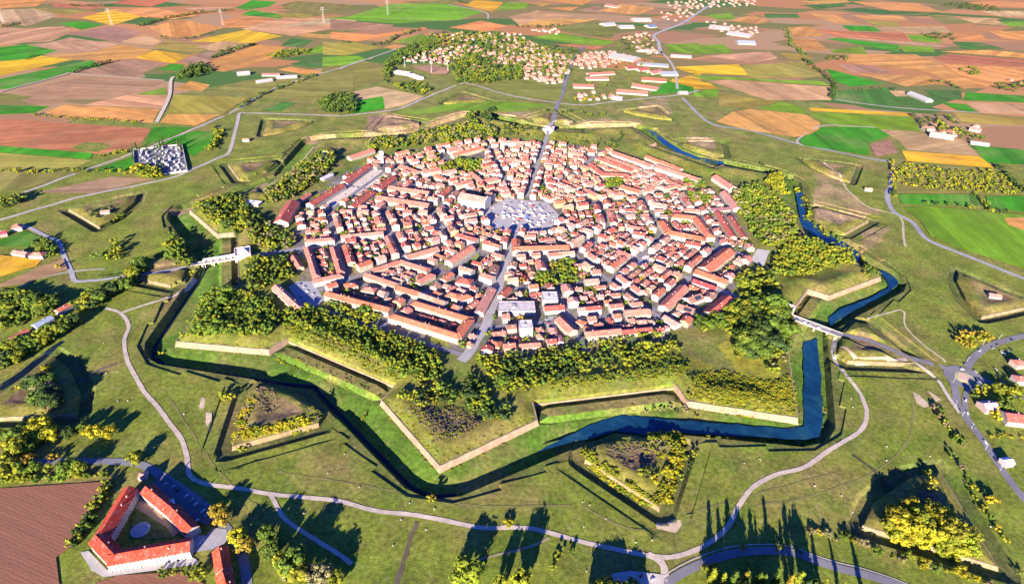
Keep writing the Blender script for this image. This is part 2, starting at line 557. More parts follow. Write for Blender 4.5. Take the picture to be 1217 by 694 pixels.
# ------------------------------------------------------------------ brick scarp walls
M_BRICK = material('old_brick', None, 0.9, ((0.12, .22), (0.9, .22)), hue=((0.06, (0.26, 0.22, 0.12), .6, .48, .66), (.16, (.14, .10, .07), .6, .56, .74)), bump=(1.2, .25))
def wallstrip(name, line, ztop, zbot, batter, label, col=(0.34, 0.215, 0.155), thick=1.5, closed=False):
    """battered revetment along a line; its outer face lies to the right of the line's direction"""
    fine = []
    for p, q in zip(line[:-1], line[1:]):
        m_ = max(1, int(math.hypot(q[0] - p[0], q[1] - p[1]) / 7))
        fine += [(p[0] + (q[0] - p[0]) * j / m_, p[1] + (q[1] - p[1]) * j / m_) for j in range(m_)]
    line = fine + [line[-1]]
    n = len(line)
    rough = [random.uniform(-.45, .1) for _ in line]
    offs = []
    for i in range(n):
        p = Vector(line[i])
        a = (p - Vector(line[i - 1])).normalized() if i else None
        b = (Vector(line[i + 1]) - p).normalized() if i < n - 1 else None
        na = Vector((a.y, -a.x)) if a else None
        nb = Vector((b.y, -b.x)) if b else None
        if na and nb:
            m = na + nb
            m = m / max(.4, m.dot(na))
        else:
            m = na or nb
        offs.append((p, m))
    mb = MB()
    vs = []
    for (p, m), e in zip(offs, rough):
        for d, z in ((batter, zbot), (.15, ztop + e), (.15 - thick, ztop + e + .12), (.15 - thick, ztop - 3)):
            vs.append((p.x + m.x * d, p.y + m.y * d, z))
    fs = []
    for i in range(n - 1):
        for j in range(3):
            q = 4 * i + j
            fs.append((q, q + 4, q + 5, q + 1))
    fs += [(0, 1, 2, 3), (4 * n - 1, 4 * n - 2, 4 * n - 3, 4 * n - 4)]
    root = empty(name, (*offs[n // 2][0], 0))
    tag(root, label, 'wall')
    ox, oy = offs[n // 2][0]
    mb.add([(x - ox, y - oy, z) for x, y, z in vs], fs, 0, col)
    link('revetment', mb.mesh('revetment', (M_BRICK,)), root)
    cb = MB()
    vs = []
    if thick < 1.4:
        return root
    for (p, m), e in zip(offs, rough):
        for d, z in ((.42, ztop + e - .1), (.42, ztop + e + .42), (-.6, ztop + e + .42), (-.6, ztop + e - .1)):
            vs.append((p.x + m.x * d - ox, p.y + m.y * d - oy, z))
    fs = [(4 * i + j, 4 * i + 4 + j, 4 * i + 4 + (j + 1) % 4, 4 * i + (j + 1) % 4) for i in range(n - 1) for j in range(4)]
    cb.add(vs, fs + [(0, 1, 2, 3), (4 * n - 1, 4 * n - 2, 4 * n - 3, 4 * n - 4)], 0, (0.30, 0.24, 0.17))
    link('coping', cb.mesh('coping', (M_BRICK,)), root)
    return root
BN = {0: 'bottom centre', 40: 'lower right', 80: 'right', 120: 'upper right', 160: 'top right', 200: 'top left', 240: 'upper left', 280: 'left', 320: 'lower left'}
for k in range(9):
    a = 40 * k
    wallstrip('bastion_wall', [PO(477, a - 9.6), PO(506, a - 10), PO(579, a), PO(506, a + 10), PO(477, a + 9.6)], 2.0, -6.4, 2.6, f'pink brick scarp wall of the {BN[a]} bastion')
    b = a + 20
    nm = f'low brick curtain wall between the {BN[a]} and {BN[(a + 40) % 360]} bastions'
    if b in (60, 180, 300):
        side = {60: 'right', 180: 'far', 300: 'left'}[b]
        mid = math.degrees(9 / 470)
        wallstrip('curtain_wall', [PO(477, a + 9.7), PO(469.2, b - mid)], 2.0, -5.8, 1.6, f'brick curtain wall on one side of the {side} gate, by the {BN[a]} bastion')
        wallstrip('curtain_wall', [PO(469.2, b + mid), PO(477, a + 30.3)], 2.0, -5.8, 1.6, f'brick curtain wall on one side of the {side} gate, by the {BN[(a + 40) % 360]} bastion')
    else:
        wallstrip('curtain_wall', [PO(477, a + 9.7), PO(477, a + 30.3)], -2.4, -5.8, 1.0, nm, (.30, .22, .13))
    wallstrip('ravelin_wall', [PO(562, b - 5.3), PO(628, b), PO(562, b + 5.3)], 0.9, -5.0, 1.2, f'weathered brick wall of the ravelin between the {BN[a]} and {BN[(a + 40) % 360]} bastions', (0.25, 0.185, 0.105), 1.2)
    if a:
        wallstrip('lunette_wall', [PO(703, a - 5.3), PO(786, a), PO(703, a + 5.3)], 0.9, -4.4, 1.2, f'pale masonry wall of the outer lunette beyond the {BN[a]} bastion', (0.25, 0.20, 0.12), 1.2)
# ------------------------------------------------------------------ fields
def tramlines(nt, b, geo):
    """drill rows: streaks along a direction of each parcel's own"""
    N, L = nt.nodes, nt.links
    oi = N.new('ShaderNodeObjectInfo')
    mu = N.new('ShaderNodeMath')
    mu.operation = 'MULTIPLY'
    mu.inputs[1].default_value = 3.14
    L.new(oi.outputs['Random'], mu.inputs[0])
    vr = N.new('ShaderNodeVectorRotate')
    vr.rotation_type = 'Z_AXIS'
    L.new(geo.outputs['Position'], vr.inputs['Vector'])
    L.new(mu.outputs[0], vr.inputs['Angle'])
    mp = N.new('ShaderNodeMapping')
    mp.inputs['Scale'].default_value = (.0022, .055, 1)
    L.new(vr.outputs[0], mp.inputs['Vector'])
    nz = N.new('ShaderNodeTexNoise')
    nz.inputs['Scale'].default_value = 1
    nz.inputs['Detail'].default_value = 6
    nz.inputs['Roughness'].default_value = .7
    L.new(mp.outputs[0], nz.inputs['Vector'])
    mr = N.new('ShaderNodeMapRange')
    mr.inputs['From Min'].default_value = .3
    mr.inputs['From Max'].default_value = .7
    mr.inputs['To Min'].default_value = .72
    mr.inputs['To Max'].default_value = 1.25
    L.new(nz.outputs['Fac'], mr.inputs['Value'])
    mx = N.new('ShaderNodeVectorMath')
    mx.operation = 'MULTIPLY'
    L.new(b.inputs['Base Color'].links[0].from_socket, mx.inputs[0])
    L.new(mr.outputs[0], mx.inputs[1])
    sx = N.new('ShaderNodeSeparateXYZ')
    L.new(vr.outputs[0], sx.inputs[0])
    fl = N.new('ShaderNodeMath')
    fl.operation = 'SNAP'
    fl.inputs[1].default_value = 34
    L.new(sx.outputs[1], fl.inputs[0])
    wn_ = N.new('ShaderNodeTexWhiteNoise')
    wn_.noise_dimensions = '1D'
    L.new(fl.outputs[0], wn_.inputs['W'])
    m3 = N.new('ShaderNodeMapRange')
    m3.inputs['To Min'].default_value = .8
    m3.inputs['To Max'].default_value = 1.18
    L.new(wn_.outputs['Value'], m3.inputs['Value'])
    m4 = N.new('ShaderNodeVectorMath')
    m4.operation = 'MULTIPLY'
    L.new(mx.outputs[0], m4.inputs[0])
    L.new(m3.outputs[0], m4.inputs[1])
    L.new(m4.outputs[0], b.inputs['Base Color'])
M_FIELD = material('field_soil', None, 0.95, ((0.004, .14), (0.03, .14), (0.2, .10)), hue=((0.006, (0.30, 0.20, 0.11), .35, .5, .72), (.012, (.16, .17, .05), .3, .55, .75)), extra=tramlines)
def furrows(nt, b, geo):
    N, L = nt.nodes, nt.links
    mp = N.new('ShaderNodeMapping')
    mp.inputs['Rotation'].default_value = (0, 0, 1.9)
    L.new(geo.outputs['Position'], mp.inputs['Vector'])
    wv = N.new('ShaderNodeTexWave')
    wv.inputs['Scale'].default_value = 0.11
    wv.inputs['Distortion'].default_value = 3.5
    wv.inputs['Detail'].default_value = 3
    wv.inputs['Detail Scale'].default_value = .4
    L.new(mp.outputs[0], wv.inputs['Vector'])
    mx = N.new('ShaderNodeMix')
    mx.data_type = 'RGBA'
    ns = N.new('ShaderNodeTexNoise')
    ns.inputs['Scale'].default_value = 1
    ns.inputs['Detail'].default_value = 5
    m5 = N.new('ShaderNodeMapping')
    m5.inputs['Scale'].default_value = (.34, .02, 1)
    L.new(mp.outputs[0], m5.inputs['Vector'])
    L.new(m5.outputs[0], ns.inputs['Vector'])
    av = N.new('ShaderNodeMix')
    av.inputs['Factor'].default_value = .72
    L.new(wv.outputs['Fac'], av.inputs[2])
    L.new(ns.outputs['Fac'], av.inputs[3])
    mr = N.new('ShaderNodeMapRange')
    mr.inputs['From Min'].default_value = .25
    mr.inputs['From Max'].default_value = .75
    L.new(av.outputs[0], mr.inputs['Value'])
    L.new(mr.outputs[0], mx.inputs['Factor'])
    mx.inputs[6].default_value = (.205, .088, .055, 1)
    mx.inputs[7].default_value = (.285, .130, .085, 1)
    L.new(mx.outputs[2], b.inputs['Base Color'])
M_PLOUGH = material('ploughed_soil', (.3, .17, .11), 0.95, (), extra=furrows, bump=(.5, .3))
FC = {'o': (.60, .27, .075), 'p': (.51, .30, .145), 'b': (.35, .195, .115), 'r': (.47, .16, .075), 'y': (.66, .37, .02), 'g': (.045, .25, .008),
      'l': (.16, .30, .015), 'd': (.06, .16, .028), 'w': (.32, .255, .045), 'v': (.21, .20, .045), 't': (.50, .33, .17)}
FL = {'o': 'orange soil', 'p': 'pink bare soil', 'b': 'brown bare soil', 'r': 'reddish soil', 'y': 'golden yellow crop', 'g': 'vivid green crop', 'l': 'bright green crop',
      'd': 'dark green crop', 'w': 'yellowish stubble', 'v': 'olive grass', 't': 'pale tan soil'}
ZF = [(V(0, 0, .3328), '''r 0,420 540,460 500,520 360,552 0,515|g 0,518 0,541 325,570 332,548|w 0,545 330,574 270,600 0,610|g 515,520 545,455 690,455 600,495|g 560,510 700,468 765,475 750,520 690,560 665,545 620,515
b 60,325 300,275 590,295 480,335 250,355 190,375 100,370|p 300,375 480,335 600,345 575,390|o 160,400 230,375 570,392 545,440 200,420|g 0,375 180,380 120,405 0,412|v 0,330 120,345 60,365 0,360|g 0,320 0,290 330,215 350,235 235,262 50,318
y 0,225 150,200 260,215 0,285|g 0,175 90,160 205,182 100,212 0,225|b 235,120 400,95 510,115 430,155|p 0,110 230,95 260,115 180,150 0,165|p 130,165 250,135 420,160 340,185|o 160,200 340,185 430,160 545,180 480,210 400,215 260,215
b 270,262 460,212 590,228 480,275|y 480,208 555,180 680,198 620,228|g 565,250 610,228 660,232 640,255|b 640,220 740,185 790,190 740,225 680,232|o 740,250 770,215 920,160 1020,170 960,215 800,258|w 545,170 600,145 760,170 700,195
p 430,150 520,125 580,150 545,165|g 215,85 300,78 370,92 290,108|o 530,100 640,70 800,100 680,135 590,130|y 790,125 880,108 1010,130 900,155 680,150|o 800,100 780,75 900,60 980,70 870,100|g 840,30 900,2 990,8 960,25 880,38|g 860,55 900,38 1020,55 1000,68
y 290,65 400,35 510,60 400,92|r 400,15 450,0 620,0 540,25|o 400,35 540,28 640,45 520,65|p 0,40 170,30 200,60 100,95 0,70|w 100,30 330,40 240,55|v 1000,20 1060,5 1217,20 1190,45 1080,50|p 860,105 980,70 1120,65 1217,90 1050,130
o 1060,130 1110,115 1217,130 1217,150|d 1000,165 1040,138 1120,145 1080,170|v 760,322 870,290 1217,250 1217,360 930,350 880,330|w 620,340 890,350 800,405 600,405|o 570,440 600,408 790,410 700,450|o 620,320 680,290 750,305 720,328|l 480,340 590,312 600,340
d 1030,230 1100,215 1217,235 1190,250|l 1080,195 1130,165 1217,150 1217,180|o 990,250 1040,240 1160,260 1140,275|d 930,400 1010,365 1060,370 1000,398|g 330,610 470,562 480,600 400,620|b 130,690 400,632 560,640 330,692|v 0,612 270,600 310,612 80,680 0,690
o 0,0 170,0 130,25 0,36|r 180,14 380,18 330,36 190,26|o 520,62 640,46 760,40 700,58 610,72|p 640,30 840,26 760,44|t 990,96 1150,70 1217,66 1217,84|w 960,60 1050,48 1180,54 1080,66|p 700,170 800,148 900,160 780,188|v 1090,120 1217,96 1217,112 1160,126'''),
(V(405, 0, .3336), '''l 30,60 180,15 380,15 510,45 420,72 190,85 0,65|b 0,70 190,90 170,105 0,110|o 0,115 120,125 300,98 310,105 60,150 0,140|l 180,150 290,122 330,140 300,160|o 385,100 500,75 600,95 520,115|o 150,170 190,160 295,168 230,185|v 0,240 60,215 160,230 150,290 0,330
t 40,330 130,310 300,345 220,380 155,392 150,345 55,360|g 55,360 150,345 158,388 45,408|v 520,310 660,290 790,310 780,358 700,352|l 190,402 450,365 470,360 700,370 740,380 620,400 400,395 270,410|y 440,20 480,0 580,10 540,45|l 550,40 590,10 670,12 660,32|p 600,60 700,40 850,60 760,75 640,95
o 640,92 700,72 930,68 840,85 740,98|l 680,135 780,118 985,150 930,165 840,158|r 740,157 850,162 960,167 900,178|o 660,10 760,10 720,25|o 730,30 850,25 820,40|b 840,40 920,20 930,50|l 1150,160 1217,155 1217,190 1180,185|y 1170,290 1217,260 1217,305|g 1100,340 1160,290 1217,312 1217,328
o 920,40 1000,15 1120,30 1060,55|b 1100,80 1200,70 1217,85 1140,110|v 200,8 380,2 430,10 300,16|o 680,0 900,0 860,20 760,8|v 760,100 900,80 990,108 960,140 800,116|w 0,150 40,152 150,170 20,200 0,196|l 0,205 60,200 90,212 20,236 0,236'''),
(V(811, 0, .3336), '''p 95,291 160,286 530,311 530,358 300,358|y 0,240 200,230 240,270 30,262|w 210,235 430,220 500,275 240,280|l 20,268 240,281 500,291 530,307 160,284 90,288|y 0,282 90,295 130,318 0,318|l 40,330 130,318 125,350 40,345|w 130,332 300,360 350,362 240,388 130,380
o 180,400 240,390 440,410 490,440 485,475 400,490 230,465 120,435|l 265,390 350,365 440,385 435,410|g 415,500 500,455 690,455 740,485 670,510 660,555 430,520|b 665,515 740,500 770,545 690,560|p 700,465 740,455 1000,500 1060,558 800,535 770,500|y 780,538 1060,560 1110,600 800,575
v 757,585 1108,602 1190,690 755,690|g 1040,520 1217,540 1217,590 1080,580|w 960,400 1050,407 1217,430 1217,450 1000,440|p 1010,367 1217,372 1217,410 1070,405|g 1010,330 1217,345 1217,368 1000,360|d 540,325 740,315 800,340 830,390 600,370 545,355|l 440,398 820,418 850,470 500,450 490,430
y 450,385 810,405 815,416 460,396|o 600,195 830,195 940,240 1080,310 1000,318 880,260 680,235 580,225|r 890,205 950,195 1217,215 1217,240 930,225|o 930,230 1217,245 1217,275 1090,310 1040,300|o 690,270 870,270 930,300 800,310 620,262|b 550,230 680,236 750,262 600,260|g 510,245 550,255 720,300 600,310 545,290
o 375,100 450,95 510,130 400,135|o 385,140 470,140 520,180 420,180|r 480,110 790,120 810,150 560,135|g 510,140 560,137 770,162 770,185 680,170|t 560,133 810,153 940,165 900,169|l 800,125 890,128 930,155 820,148|g 565,92 680,95 710,115 600,112|w 650,75 760,80 780,97 690,96|o 450,50 540,55 650,88 540,85
o 600,55 780,58 810,78 650,72|p 690,99 930,95 960,118 800,120|d 560,35 620,30 890,48 700,54|o 590,5 840,15 930,45 740,40|l 770,163 890,170 900,188 790,185|o 915,185 1100,180 1217,195 1217,213 1040,195|o 950,120 1060,120 1090,145 980,145|p 970,70 1100,65 1170,95 1050,85|l 0,165 150,160 180,190 60,195 0,185
l 80,55 170,45 190,70 130,72|o 170,75 250,55 320,80 260,88|d 290,50 410,52 420,65 300,65|p 80,200 310,185 340,210 240,225|l 525,180 640,165 660,195 540,190|p 735,325 790,325 800,345 760,345|d 860,320 990,325 1000,358 900,355|g 920,366 1010,372 1060,405 980,395|d 420,20 560,12 590,24 480,34
o 420,6 580,0 600,10 470,18|v 870,55 960,60 1040,84 940,88|l 1130,80 1217,76 1217,98 1170,96|o 1010,10 1150,4 1217,14 1217,34 1080,26|d 960,150 1060,152 1150,176 1000,176|o 1090,112 1217,112 1217,150 1140,140|t 1060,40 1217,42 1217,62 1130,60|w 350,190 430,196 470,214 380,214'''),
(V(811, 231, .3336), '''g 762,2 1050,2 1062,42 865,40 780,35|l 790,48 870,44 1217,78 1217,278 1000,198 885,148 850,100|g 1080,8 1217,8 1217,72 1090,48|o 1145,87 1217,82 1217,150 1160,110'''),
(V(0, 231, .3328), '''y 0,210 150,237 130,257 0,315|b 0,340 150,258 228,232 242,270 90,320|g 0,190 90,130 150,157 100,190'''),
]
fi = 0
for view, txt in ZF:
    for item in txt.replace('\n', '|').split('|'):
        code, *ps = item.split()
        q = [tuple(map(float, p.split(','))) for p in ps]
        ex = rng.uniform(30, 70, 2)                      # parcels run on past the sheet they were surveyed on
        q = [(a - ex[0] if a == 0 else a + ex[1] if a == 1217 else a, b) for a, b in q]
        px = view(*q)
        w = [G(x, y) for x, y in px]
        if area2(w) < 0:
            w = w[::-1]
        cx, cy = sum(p[0] for p in w) / len(w), sum(p[1] for p in w) / len(w)
        z = max(0.0, 0.45 if math.hypot(cx, cy) < 1050 else 0.0) + 0.15 + .003 * fi
        j = rng.uniform(.9, 1.1, 3) * rng.uniform(.92, 1.08)
        c = tuple(np.array(FC[code]) * j)
        o = link('field', new_mesh('field', [(x - cx, y - cy, 0) for x, y in w], [tuple(range(len(w)))], (M_FIELD,), None, c), None, (cx, cy, z))
        o['kind'] = 'structure'
        fi += 1
Z6 = V(0, 462, .3342)
for poly in ((( 0, 355), (390, 330), (370, 400), (260, 560), (200, 600), (215, 720), (0, 720)), ((340, 692), (420, 664), (640, 652), (725, 692), (720, 720), (345, 720))):
    w = [G(x, y) for x, y in Z6(*poly)]
    tag(link('ploughed_field', new_mesh('ploughed_field', [(*p, .75) for p in (w if area2(w) > 0 else w[::-1])], [tuple(range(len(w)))], (M_PLOUGH,))), None, None, None, 'structure')

# ------------------------------------------------------------------ roads and paths
M_ROAD = material('asphalt', None, 0.85, ((0.05, .12), (0.8, .10)))
M_PATH = material('gravel', None, 0.95, ((0.08, .15), (0.7, .15)), hue=((0.12, (0.22, 0.19, 0.09), .5, .52, .75),))
def smooth_line(p, step=5.0):
    out = []
    n = len(p)
    for i in range(n - 1):
        p0, p1, p2, p3 = (np.array(p[max(0, min(n - 1, i + k))]) for k in (-1, 0, 1, 2))
        m = max(2, int(np.linalg.norm(p2 - p1) / step))
        for j in range(m):
            t = j / m
            out.append(tuple(.5 * ((2 * p1) + (-p0 + p2) * t + (2 * p0 - 5 * p1 + 4 * p2 - p3) * t * t + (-p0 + 3 * p1 - 3 * p2 + p3) * t ** 3)))
    out.append(tuple(p[-1]))
    return out
def ribbon(name, line, width, mat, col, off, label=None, step=5.0, flat=None, jitter=0.0, smooth=True, kind='structure'):
    q = smooth_line(line, step) if smooth else line
    q = np.array(q)
    t = np.gradient(q, axis=0)
    t /= np.linalg.norm(t, axis=1)[:, None] + 1e-9
    nrm = np.stack([-t[:, 1], t[:, 0]], 1)
    wl = width / 2 * (1 + jitter * rng.uniform(-1, 1, len(q)))
    wr = width / 2 * (1 + jitter * rng.uniform(-1, 1, len(q)))
    Lp, Rp = q + nrm * wl[:, None], q - nrm * wr[:, None]
    zl = Hf(Lp) if flat is None else np.full(len(q), flat)
    zr = Hf(Rp) if flat is None else np.full(len(q), flat)
    far = np.clip((np.hypot(q[:, 0], q[:, 1]) - 900) / 300, 0, 1) * 1.1
    vs = [(*a, z + off + f) for a, z, f in zip(Lp, zl, far)] + [(*a, z + off + f) for a, z, f in zip(Rp, zr, far)]
    n = len(q)
    o = link(name, new_mesh(name, vs, [(i, n + i, n + i + 1, i + 1) for i in range(n - 1)], (mat,), None, col))
    return tag(o, label, None, None, kind)
GRAV, ASPH, LANE = (.52, .43, .36), (.20, .19, .215), (.42, .37, .33)
def W(px):
    return [G(x, y) for x, y in px]
Z1, Z2, Z3, Z4 = V(0, 0, .3328), V(405, 0, .3336), V(811, 0, .3336), V(0, 231, .3328)
ZB = V(780, 560, .1931)
ZR = V(1080, 380, .2306)
front = [(125, 366), (143, 372), (153, 387), (148, 404), (151, 427), (163, 451), (172, 466), (187, 483), (201, 502), (215.5, 522), (222, 542), (225, 563), (241, 574), (287, 581), (321, 587), (368, 591), (405, 596), (445, 606.5), (489, 611), (532, 619), (572, 627), (606, 626.5), (636, 629), (686, 642), (739, 654), (783, 662), (811, 659), (844, 644), (864.5, 626), (878, 601), (895, 579), (921, 564), (955, 555.5), (985, 535.5), (1022, 512), (1030, 492), (1025, 472), (1019, 462), (998, 434), (991, 414), (994, 399)]
ribbon('footpath', W(front), 4.6, M_PATH, GRAV, .30, 'long pale gravel path winding across the front glacis', jitter=.12)
ribbon('footpath', W([(321, 587), (327, 597), (338, 616), (368, 637), (405, 660), (418, 670)]), 4.0, M_PATH, GRAV, .34, 'gravel branch path at the lower left', jitter=.12)
ribbon('footpath', W([(770, 659), (786, 668), (790, 682), (784, 700)]), 6.5, M_PATH, GRAV, .36, 'short gravel spur running off the bottom edge', jitter=.1)
ribbon('footpath', W([(143, 372), (170, 363), (200, 354), (218, 342), (231, 326)]), 4.0, M_PATH, GRAV, .34, 'gravel path climbing to the left gate bridge', jitter=.1)
ribbon('footpath', W([(540, 678), (556, 669), (592, 659), (632, 649), (653, 639)]), 2.6, M_PATH, (.33, .27, .16), .30, 'faint worn track in the bottom meadow', jitter=.3)
ribbon('footpath', W(Z5((770, 412), (790, 420), (795, 470), (850, 530), (930, 590)) + [(1122, 430)]), 2.4, M_PATH, (.5, .44, .3), .30, 'thin sandy path to the roundabout', jitter=.15)
ribbon('footpath', W(Z5((660, 440), (720, 425), (770, 412))), 2.2, M_PATH, (.5, .44, .3), .32, 'thin sandy path on the right meadow', jitter=.15)
ribbon('footpath', W(ZR((20, 215), (60, 240), (140, 300), (200, 390), (262, 482))), 4.2, M_PATH, (.5, .46, .38), .40, 'cycle path beside the right hand road', jitter=.05)
ribbon('footpath', W(V(860, 190, .1988)((560, 5), (680, 85), (740, 180), (850, 275), (960, 310), (1040, 330), (1070, 370), (1072, 430), (1085, 520))), 4.0, M_PATH, (.48, .40, .26), .36, 'tan track over the right hand glacis', jitter=.2)
ribbon('footpath', W(V(180, 140, .1988)((690, 410), (760, 365), (840, 310), (900, 240), (970, 160))), 3.2, M_PATH, (.48, .42, .26), .9, 'light track along the upper left moat', jitter=.2)
bottom_road = ZB((40, 700), (185, 612), (320, 552), (480, 505), (680, 488), (850, 500), (970, 545), (1139, 600)) + [(1030, 683), (1065, 694), (1100, 708)]
ribbon('road', W(bottom_road), 8.0, M_ROAD, ASPH, .36, 'curved asphalt road along the bottom right edge')
ribbon('footpath', [(p[0] - 1.5, p[1] + 6.2) for p in W(bottom_road)], 1.3, M_PATH, LANE, .40, 'pale footway beside the bottom right road')
right_road = [(1222, 600), (1200, 571)] + ZR((430, 694), (380, 620), (312, 530), (272, 470), (248, 430), (240, 370), (222, 310))
ribbon('road', W(right_road), 8.0, M_ROAD, ASPH, .36, 'straight grey road leaving the roundabout downwards')
ribbon('road', W(ZR((300, 500), (294, 470), (288, 420), (298, 375), (310, 345))), 6.0, M_ROAD, ASPH, .38, 'short entry lane below the roundabout')
ribbon('road', W(ZR((225, 262), (190, 250), (80, 216), (0, 196)) + [(1060, 416), (1036, 406), (1016, 401), (1000, 397), (988, 393)]), 8.0, M_ROAD, ASPH, .38, 'asphalt road from the right gate bridge to the roundabout')
ribbon('road', W(ZR((300, 250), (312, 225), (350, 180), (420, 132), (500, 106), (594, 85)) + [(1240, 396)]), 9.0, M_ROAD, ASPH, .38, 'curving asphalt road climbing right from the roundabout')
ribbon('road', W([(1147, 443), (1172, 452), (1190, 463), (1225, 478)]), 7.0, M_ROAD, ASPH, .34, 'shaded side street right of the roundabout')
rc_ = G(1146, 449)
ribbon('road', [(rc_[0] + 17 * math.cos(t), rc_[1] + 17 * math.sin(t)) for t in np.linspace(0, 2 * math.pi, 33)], 11, M_ROAD, ASPH, .44, 'asphalt ring of the roundabout', smooth=False)
isl = MB()
isl.prism([(11 * math.cos(t), 11 * math.sin(t)) for t in np.linspace(0, 2 * math.pi, 24, endpoint=False)], 0, .75, 0, (.40, .42, .20))
isl.prism([(8.2 * math.cos(t), 8.2 * math.sin(t)) for t in np.linspace(0, 2 * math.pi, 24, endpoint=False)], .74, .95, 0, (.62, .42, .33))
tag(link('traffic_island', isl.mesh('traffic_island', (M_PATH,)), None, (*rc_, H1(*rc_))), 'pink gravel roundabout island with a pale kerb', 'traffic island')
ribbon('road', W(Z3((0, 350), (100, 440), (240, 466), (400, 510), (560, 545), (690, 570), (745, 582), (742, 660)) + Z5((728, 0), (750, 60), (820, 100), (870, 160), (1000, 215), (1217, 300)) + [(1260, 346)]), 9, M_ROAD, (.30, .29, .31), .42, 'grey ring road sweeping round the right side')
ribbon('road', W(Z1((40, 705), (70, 694), (400, 575), (600, 500), (820, 405), (1000, 310), (1217, 245)) + [(440, 70), (480, 56)]), 8, M_PATH, LANE, .42, 'long pale road crossing the upper left fields')
ribbon('road', W(Z1((855, 405), (845, 450), (820, 540), (780, 565), (700, 600), (600, 640), (330, 694)) + [(60, 244), (20, 256), (-10, 264)]), 8, M_PATH, LANE, .46, 'pale road passing the walled cemetery')
ribbon('road', W(Z1((855, 404), (1000, 408), (1217, 415)) + Z2((0, 415), (200, 390), (300, 350), (420, 302), (460, 300), (600, 340), (750, 365), (870, 375), (1000, 360), (1200, 340)) + [(830, 108)]), 8, M_PATH, LANE, .46, 'pale road arcing round the far side of the town')
ribbon('road', W([(657, 152), (661, 130), (669, 108), (677, 80), (683, 68), (694, 56)]), 12, M_ROAD, ASPH, .6, 'shaded straight road from the far gate into the village')
ribbon('road', W(Z2((1140, 195), (1130, 150), (1120, 125), (1217, 85)) + [(834, 13), (850, 4)]), 14, M_ROAD, (.38, .36, .37), .5, 'grey highway near the industrial sheds')
ribbon('road', W([(785, 62), (800, 80), (806, 113)]), 8, M_ROAD, LANE, .5, 'lane beside the long factory sheds')
ribbon('farm_track', W([(0, 110), (80, 89), (86, 88.5), (196, 96.5)]), 7, M_PATH, LANE, .5, 'pale farm track between the left fields')
ribbon('farm_track', W([(206, 92), (203, 98), (201, 116), (186, 146)]), 9, M_PATH, (.56, .46, .38), .52, 'short pale farm track at the upper left')
ribbon('farm_track', W(Z2((380, 18), (510, 45), (525, 70))), 9, M_PATH, LANE, .5, 'far farm track bending round a green field')
ribbon('farm_track', W(Z2((0, 248), (60, 222), (115, 210))), 7, M_PATH, LANE, .5, 'thin farm track left of the village')
ribbon('farm_track', W(Z3((540, 358), (700, 380), (830, 392), (1060, 405))), 8, M_PATH, LANE, 1.0, 'thin farm track through the right hand crops')
ribbon('farm_track', W(Z3((430, 522), (410, 500), (490, 452), (600, 452), (690, 458))), 6, M_PATH, LANE, 1.0, 'narrow lane around the bright green paddock')
ribbon('farm_track', W([(0, 346), (22, 342), (44, 332), (82, 323), (125, 320)]), 4, M_PATH, LANE, .5, 'pale lane at the left edge below the yellow field')
ribbon('road', W(V(0, 240, .1729)((150, 165), (215, 185), (320, 240), (400, 270), (440, 370), (490, 480), (520, 545), (640, 540), (690, 538)) + [(200, 322), (240, 312)]), 6.5, M_ROAD, (.36, .35, .37), .5, 'lane from the left houses to the gate bridge')
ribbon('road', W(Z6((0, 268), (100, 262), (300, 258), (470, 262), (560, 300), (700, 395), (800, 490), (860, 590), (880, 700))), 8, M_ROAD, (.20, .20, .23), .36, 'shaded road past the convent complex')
M_DITCH = material('ditch_water', (.008, .018, .035), .5, ((.1, .2),), spec=.1)
ribbon('canal_water', W(V(0, 380, .1988)((-10, 405), (120, 320), (250, 215), (375, 132))), 6.5, M_DITCH, None, .36, 'dark straight canal at the left edge')
ribbon('ditch', W(V(400, 590, .1972)((485, 150), (450, 240), (415, 350), (380, 460), (350, 560))), 4.2, M_PATH, (.13, .10, .07), .26, 'overgrown drainage ditch below the front path', jitter=.35)
ribbon('ditch', W(V(0, 380, .1988)((360, 395), (480, 345), (600, 300), (700, 262))), 4.5, M_PATH, (.15, .11, .08), .26, 'brown drainage ditch on the left meadow', jitter=.3)
ribbon('ditch', W(V(980, 540, .2219)((150, 5), (240, 70), (340, 150), (440, 215))), 3.2, M_PATH, (.07, .07, .04), .26, 'dark ditch on the lower right meadow', jitter=.3)
for lb, ln in (('faint trodden line left of the front path', ((200, 470), (260, 560), (330, 620))), ('faint trodden line above the front path', ((330, 560), (450, 580), (560, 600), (680, 600))), ('faint trodden line on the right meadow', ((900, 600), (960, 590), (1040, 560), (1080, 520), (1085, 470))), ('faint trodden line below the right ravelin', ((690, 600), (760, 630), (850, 600), (1000, 560)))):
    ribbon('footpath', W(ln), 2.0, M_PATH, (.20, .185, .06), .2, lb, jitter=.7)
ch = offset(CTR, 9)
stream = [q for q in ch if -62 < polar(*q)[1] < 17]
stream.sort(key=lambda q: polar(*q)[1])
ribbon('moat_water', [tuple(np.array(a) + (np.array(b) - np.array(a)) * j / 12) for a, b in zip(stream[:-1], stream[1:]) for j in range(12)], 4.5, M_DITCH, None, .35, 'dark narrow channel along the front and left moat', smooth=False, jitter=.25)
# ------------------------------------------------------------------ town plan: nine-sided rings round a six-sided piazza
def NF(a):
    return math.cos(rad(20)) / math.cos(rad((a % 40) - 20))
def PN(r, a):
    return PO(r * NF(a), a)
def PHEX(r, a):
    return PO(r / math.cos(rad(((a + 30) % 60) - 30)), a)
def chord(a):
    return rad(40 * math.floor(a / 40) + 20 + TH0)
RINGS = ((156, 'inner'), (247, 'middle'), (341, 'outer'))
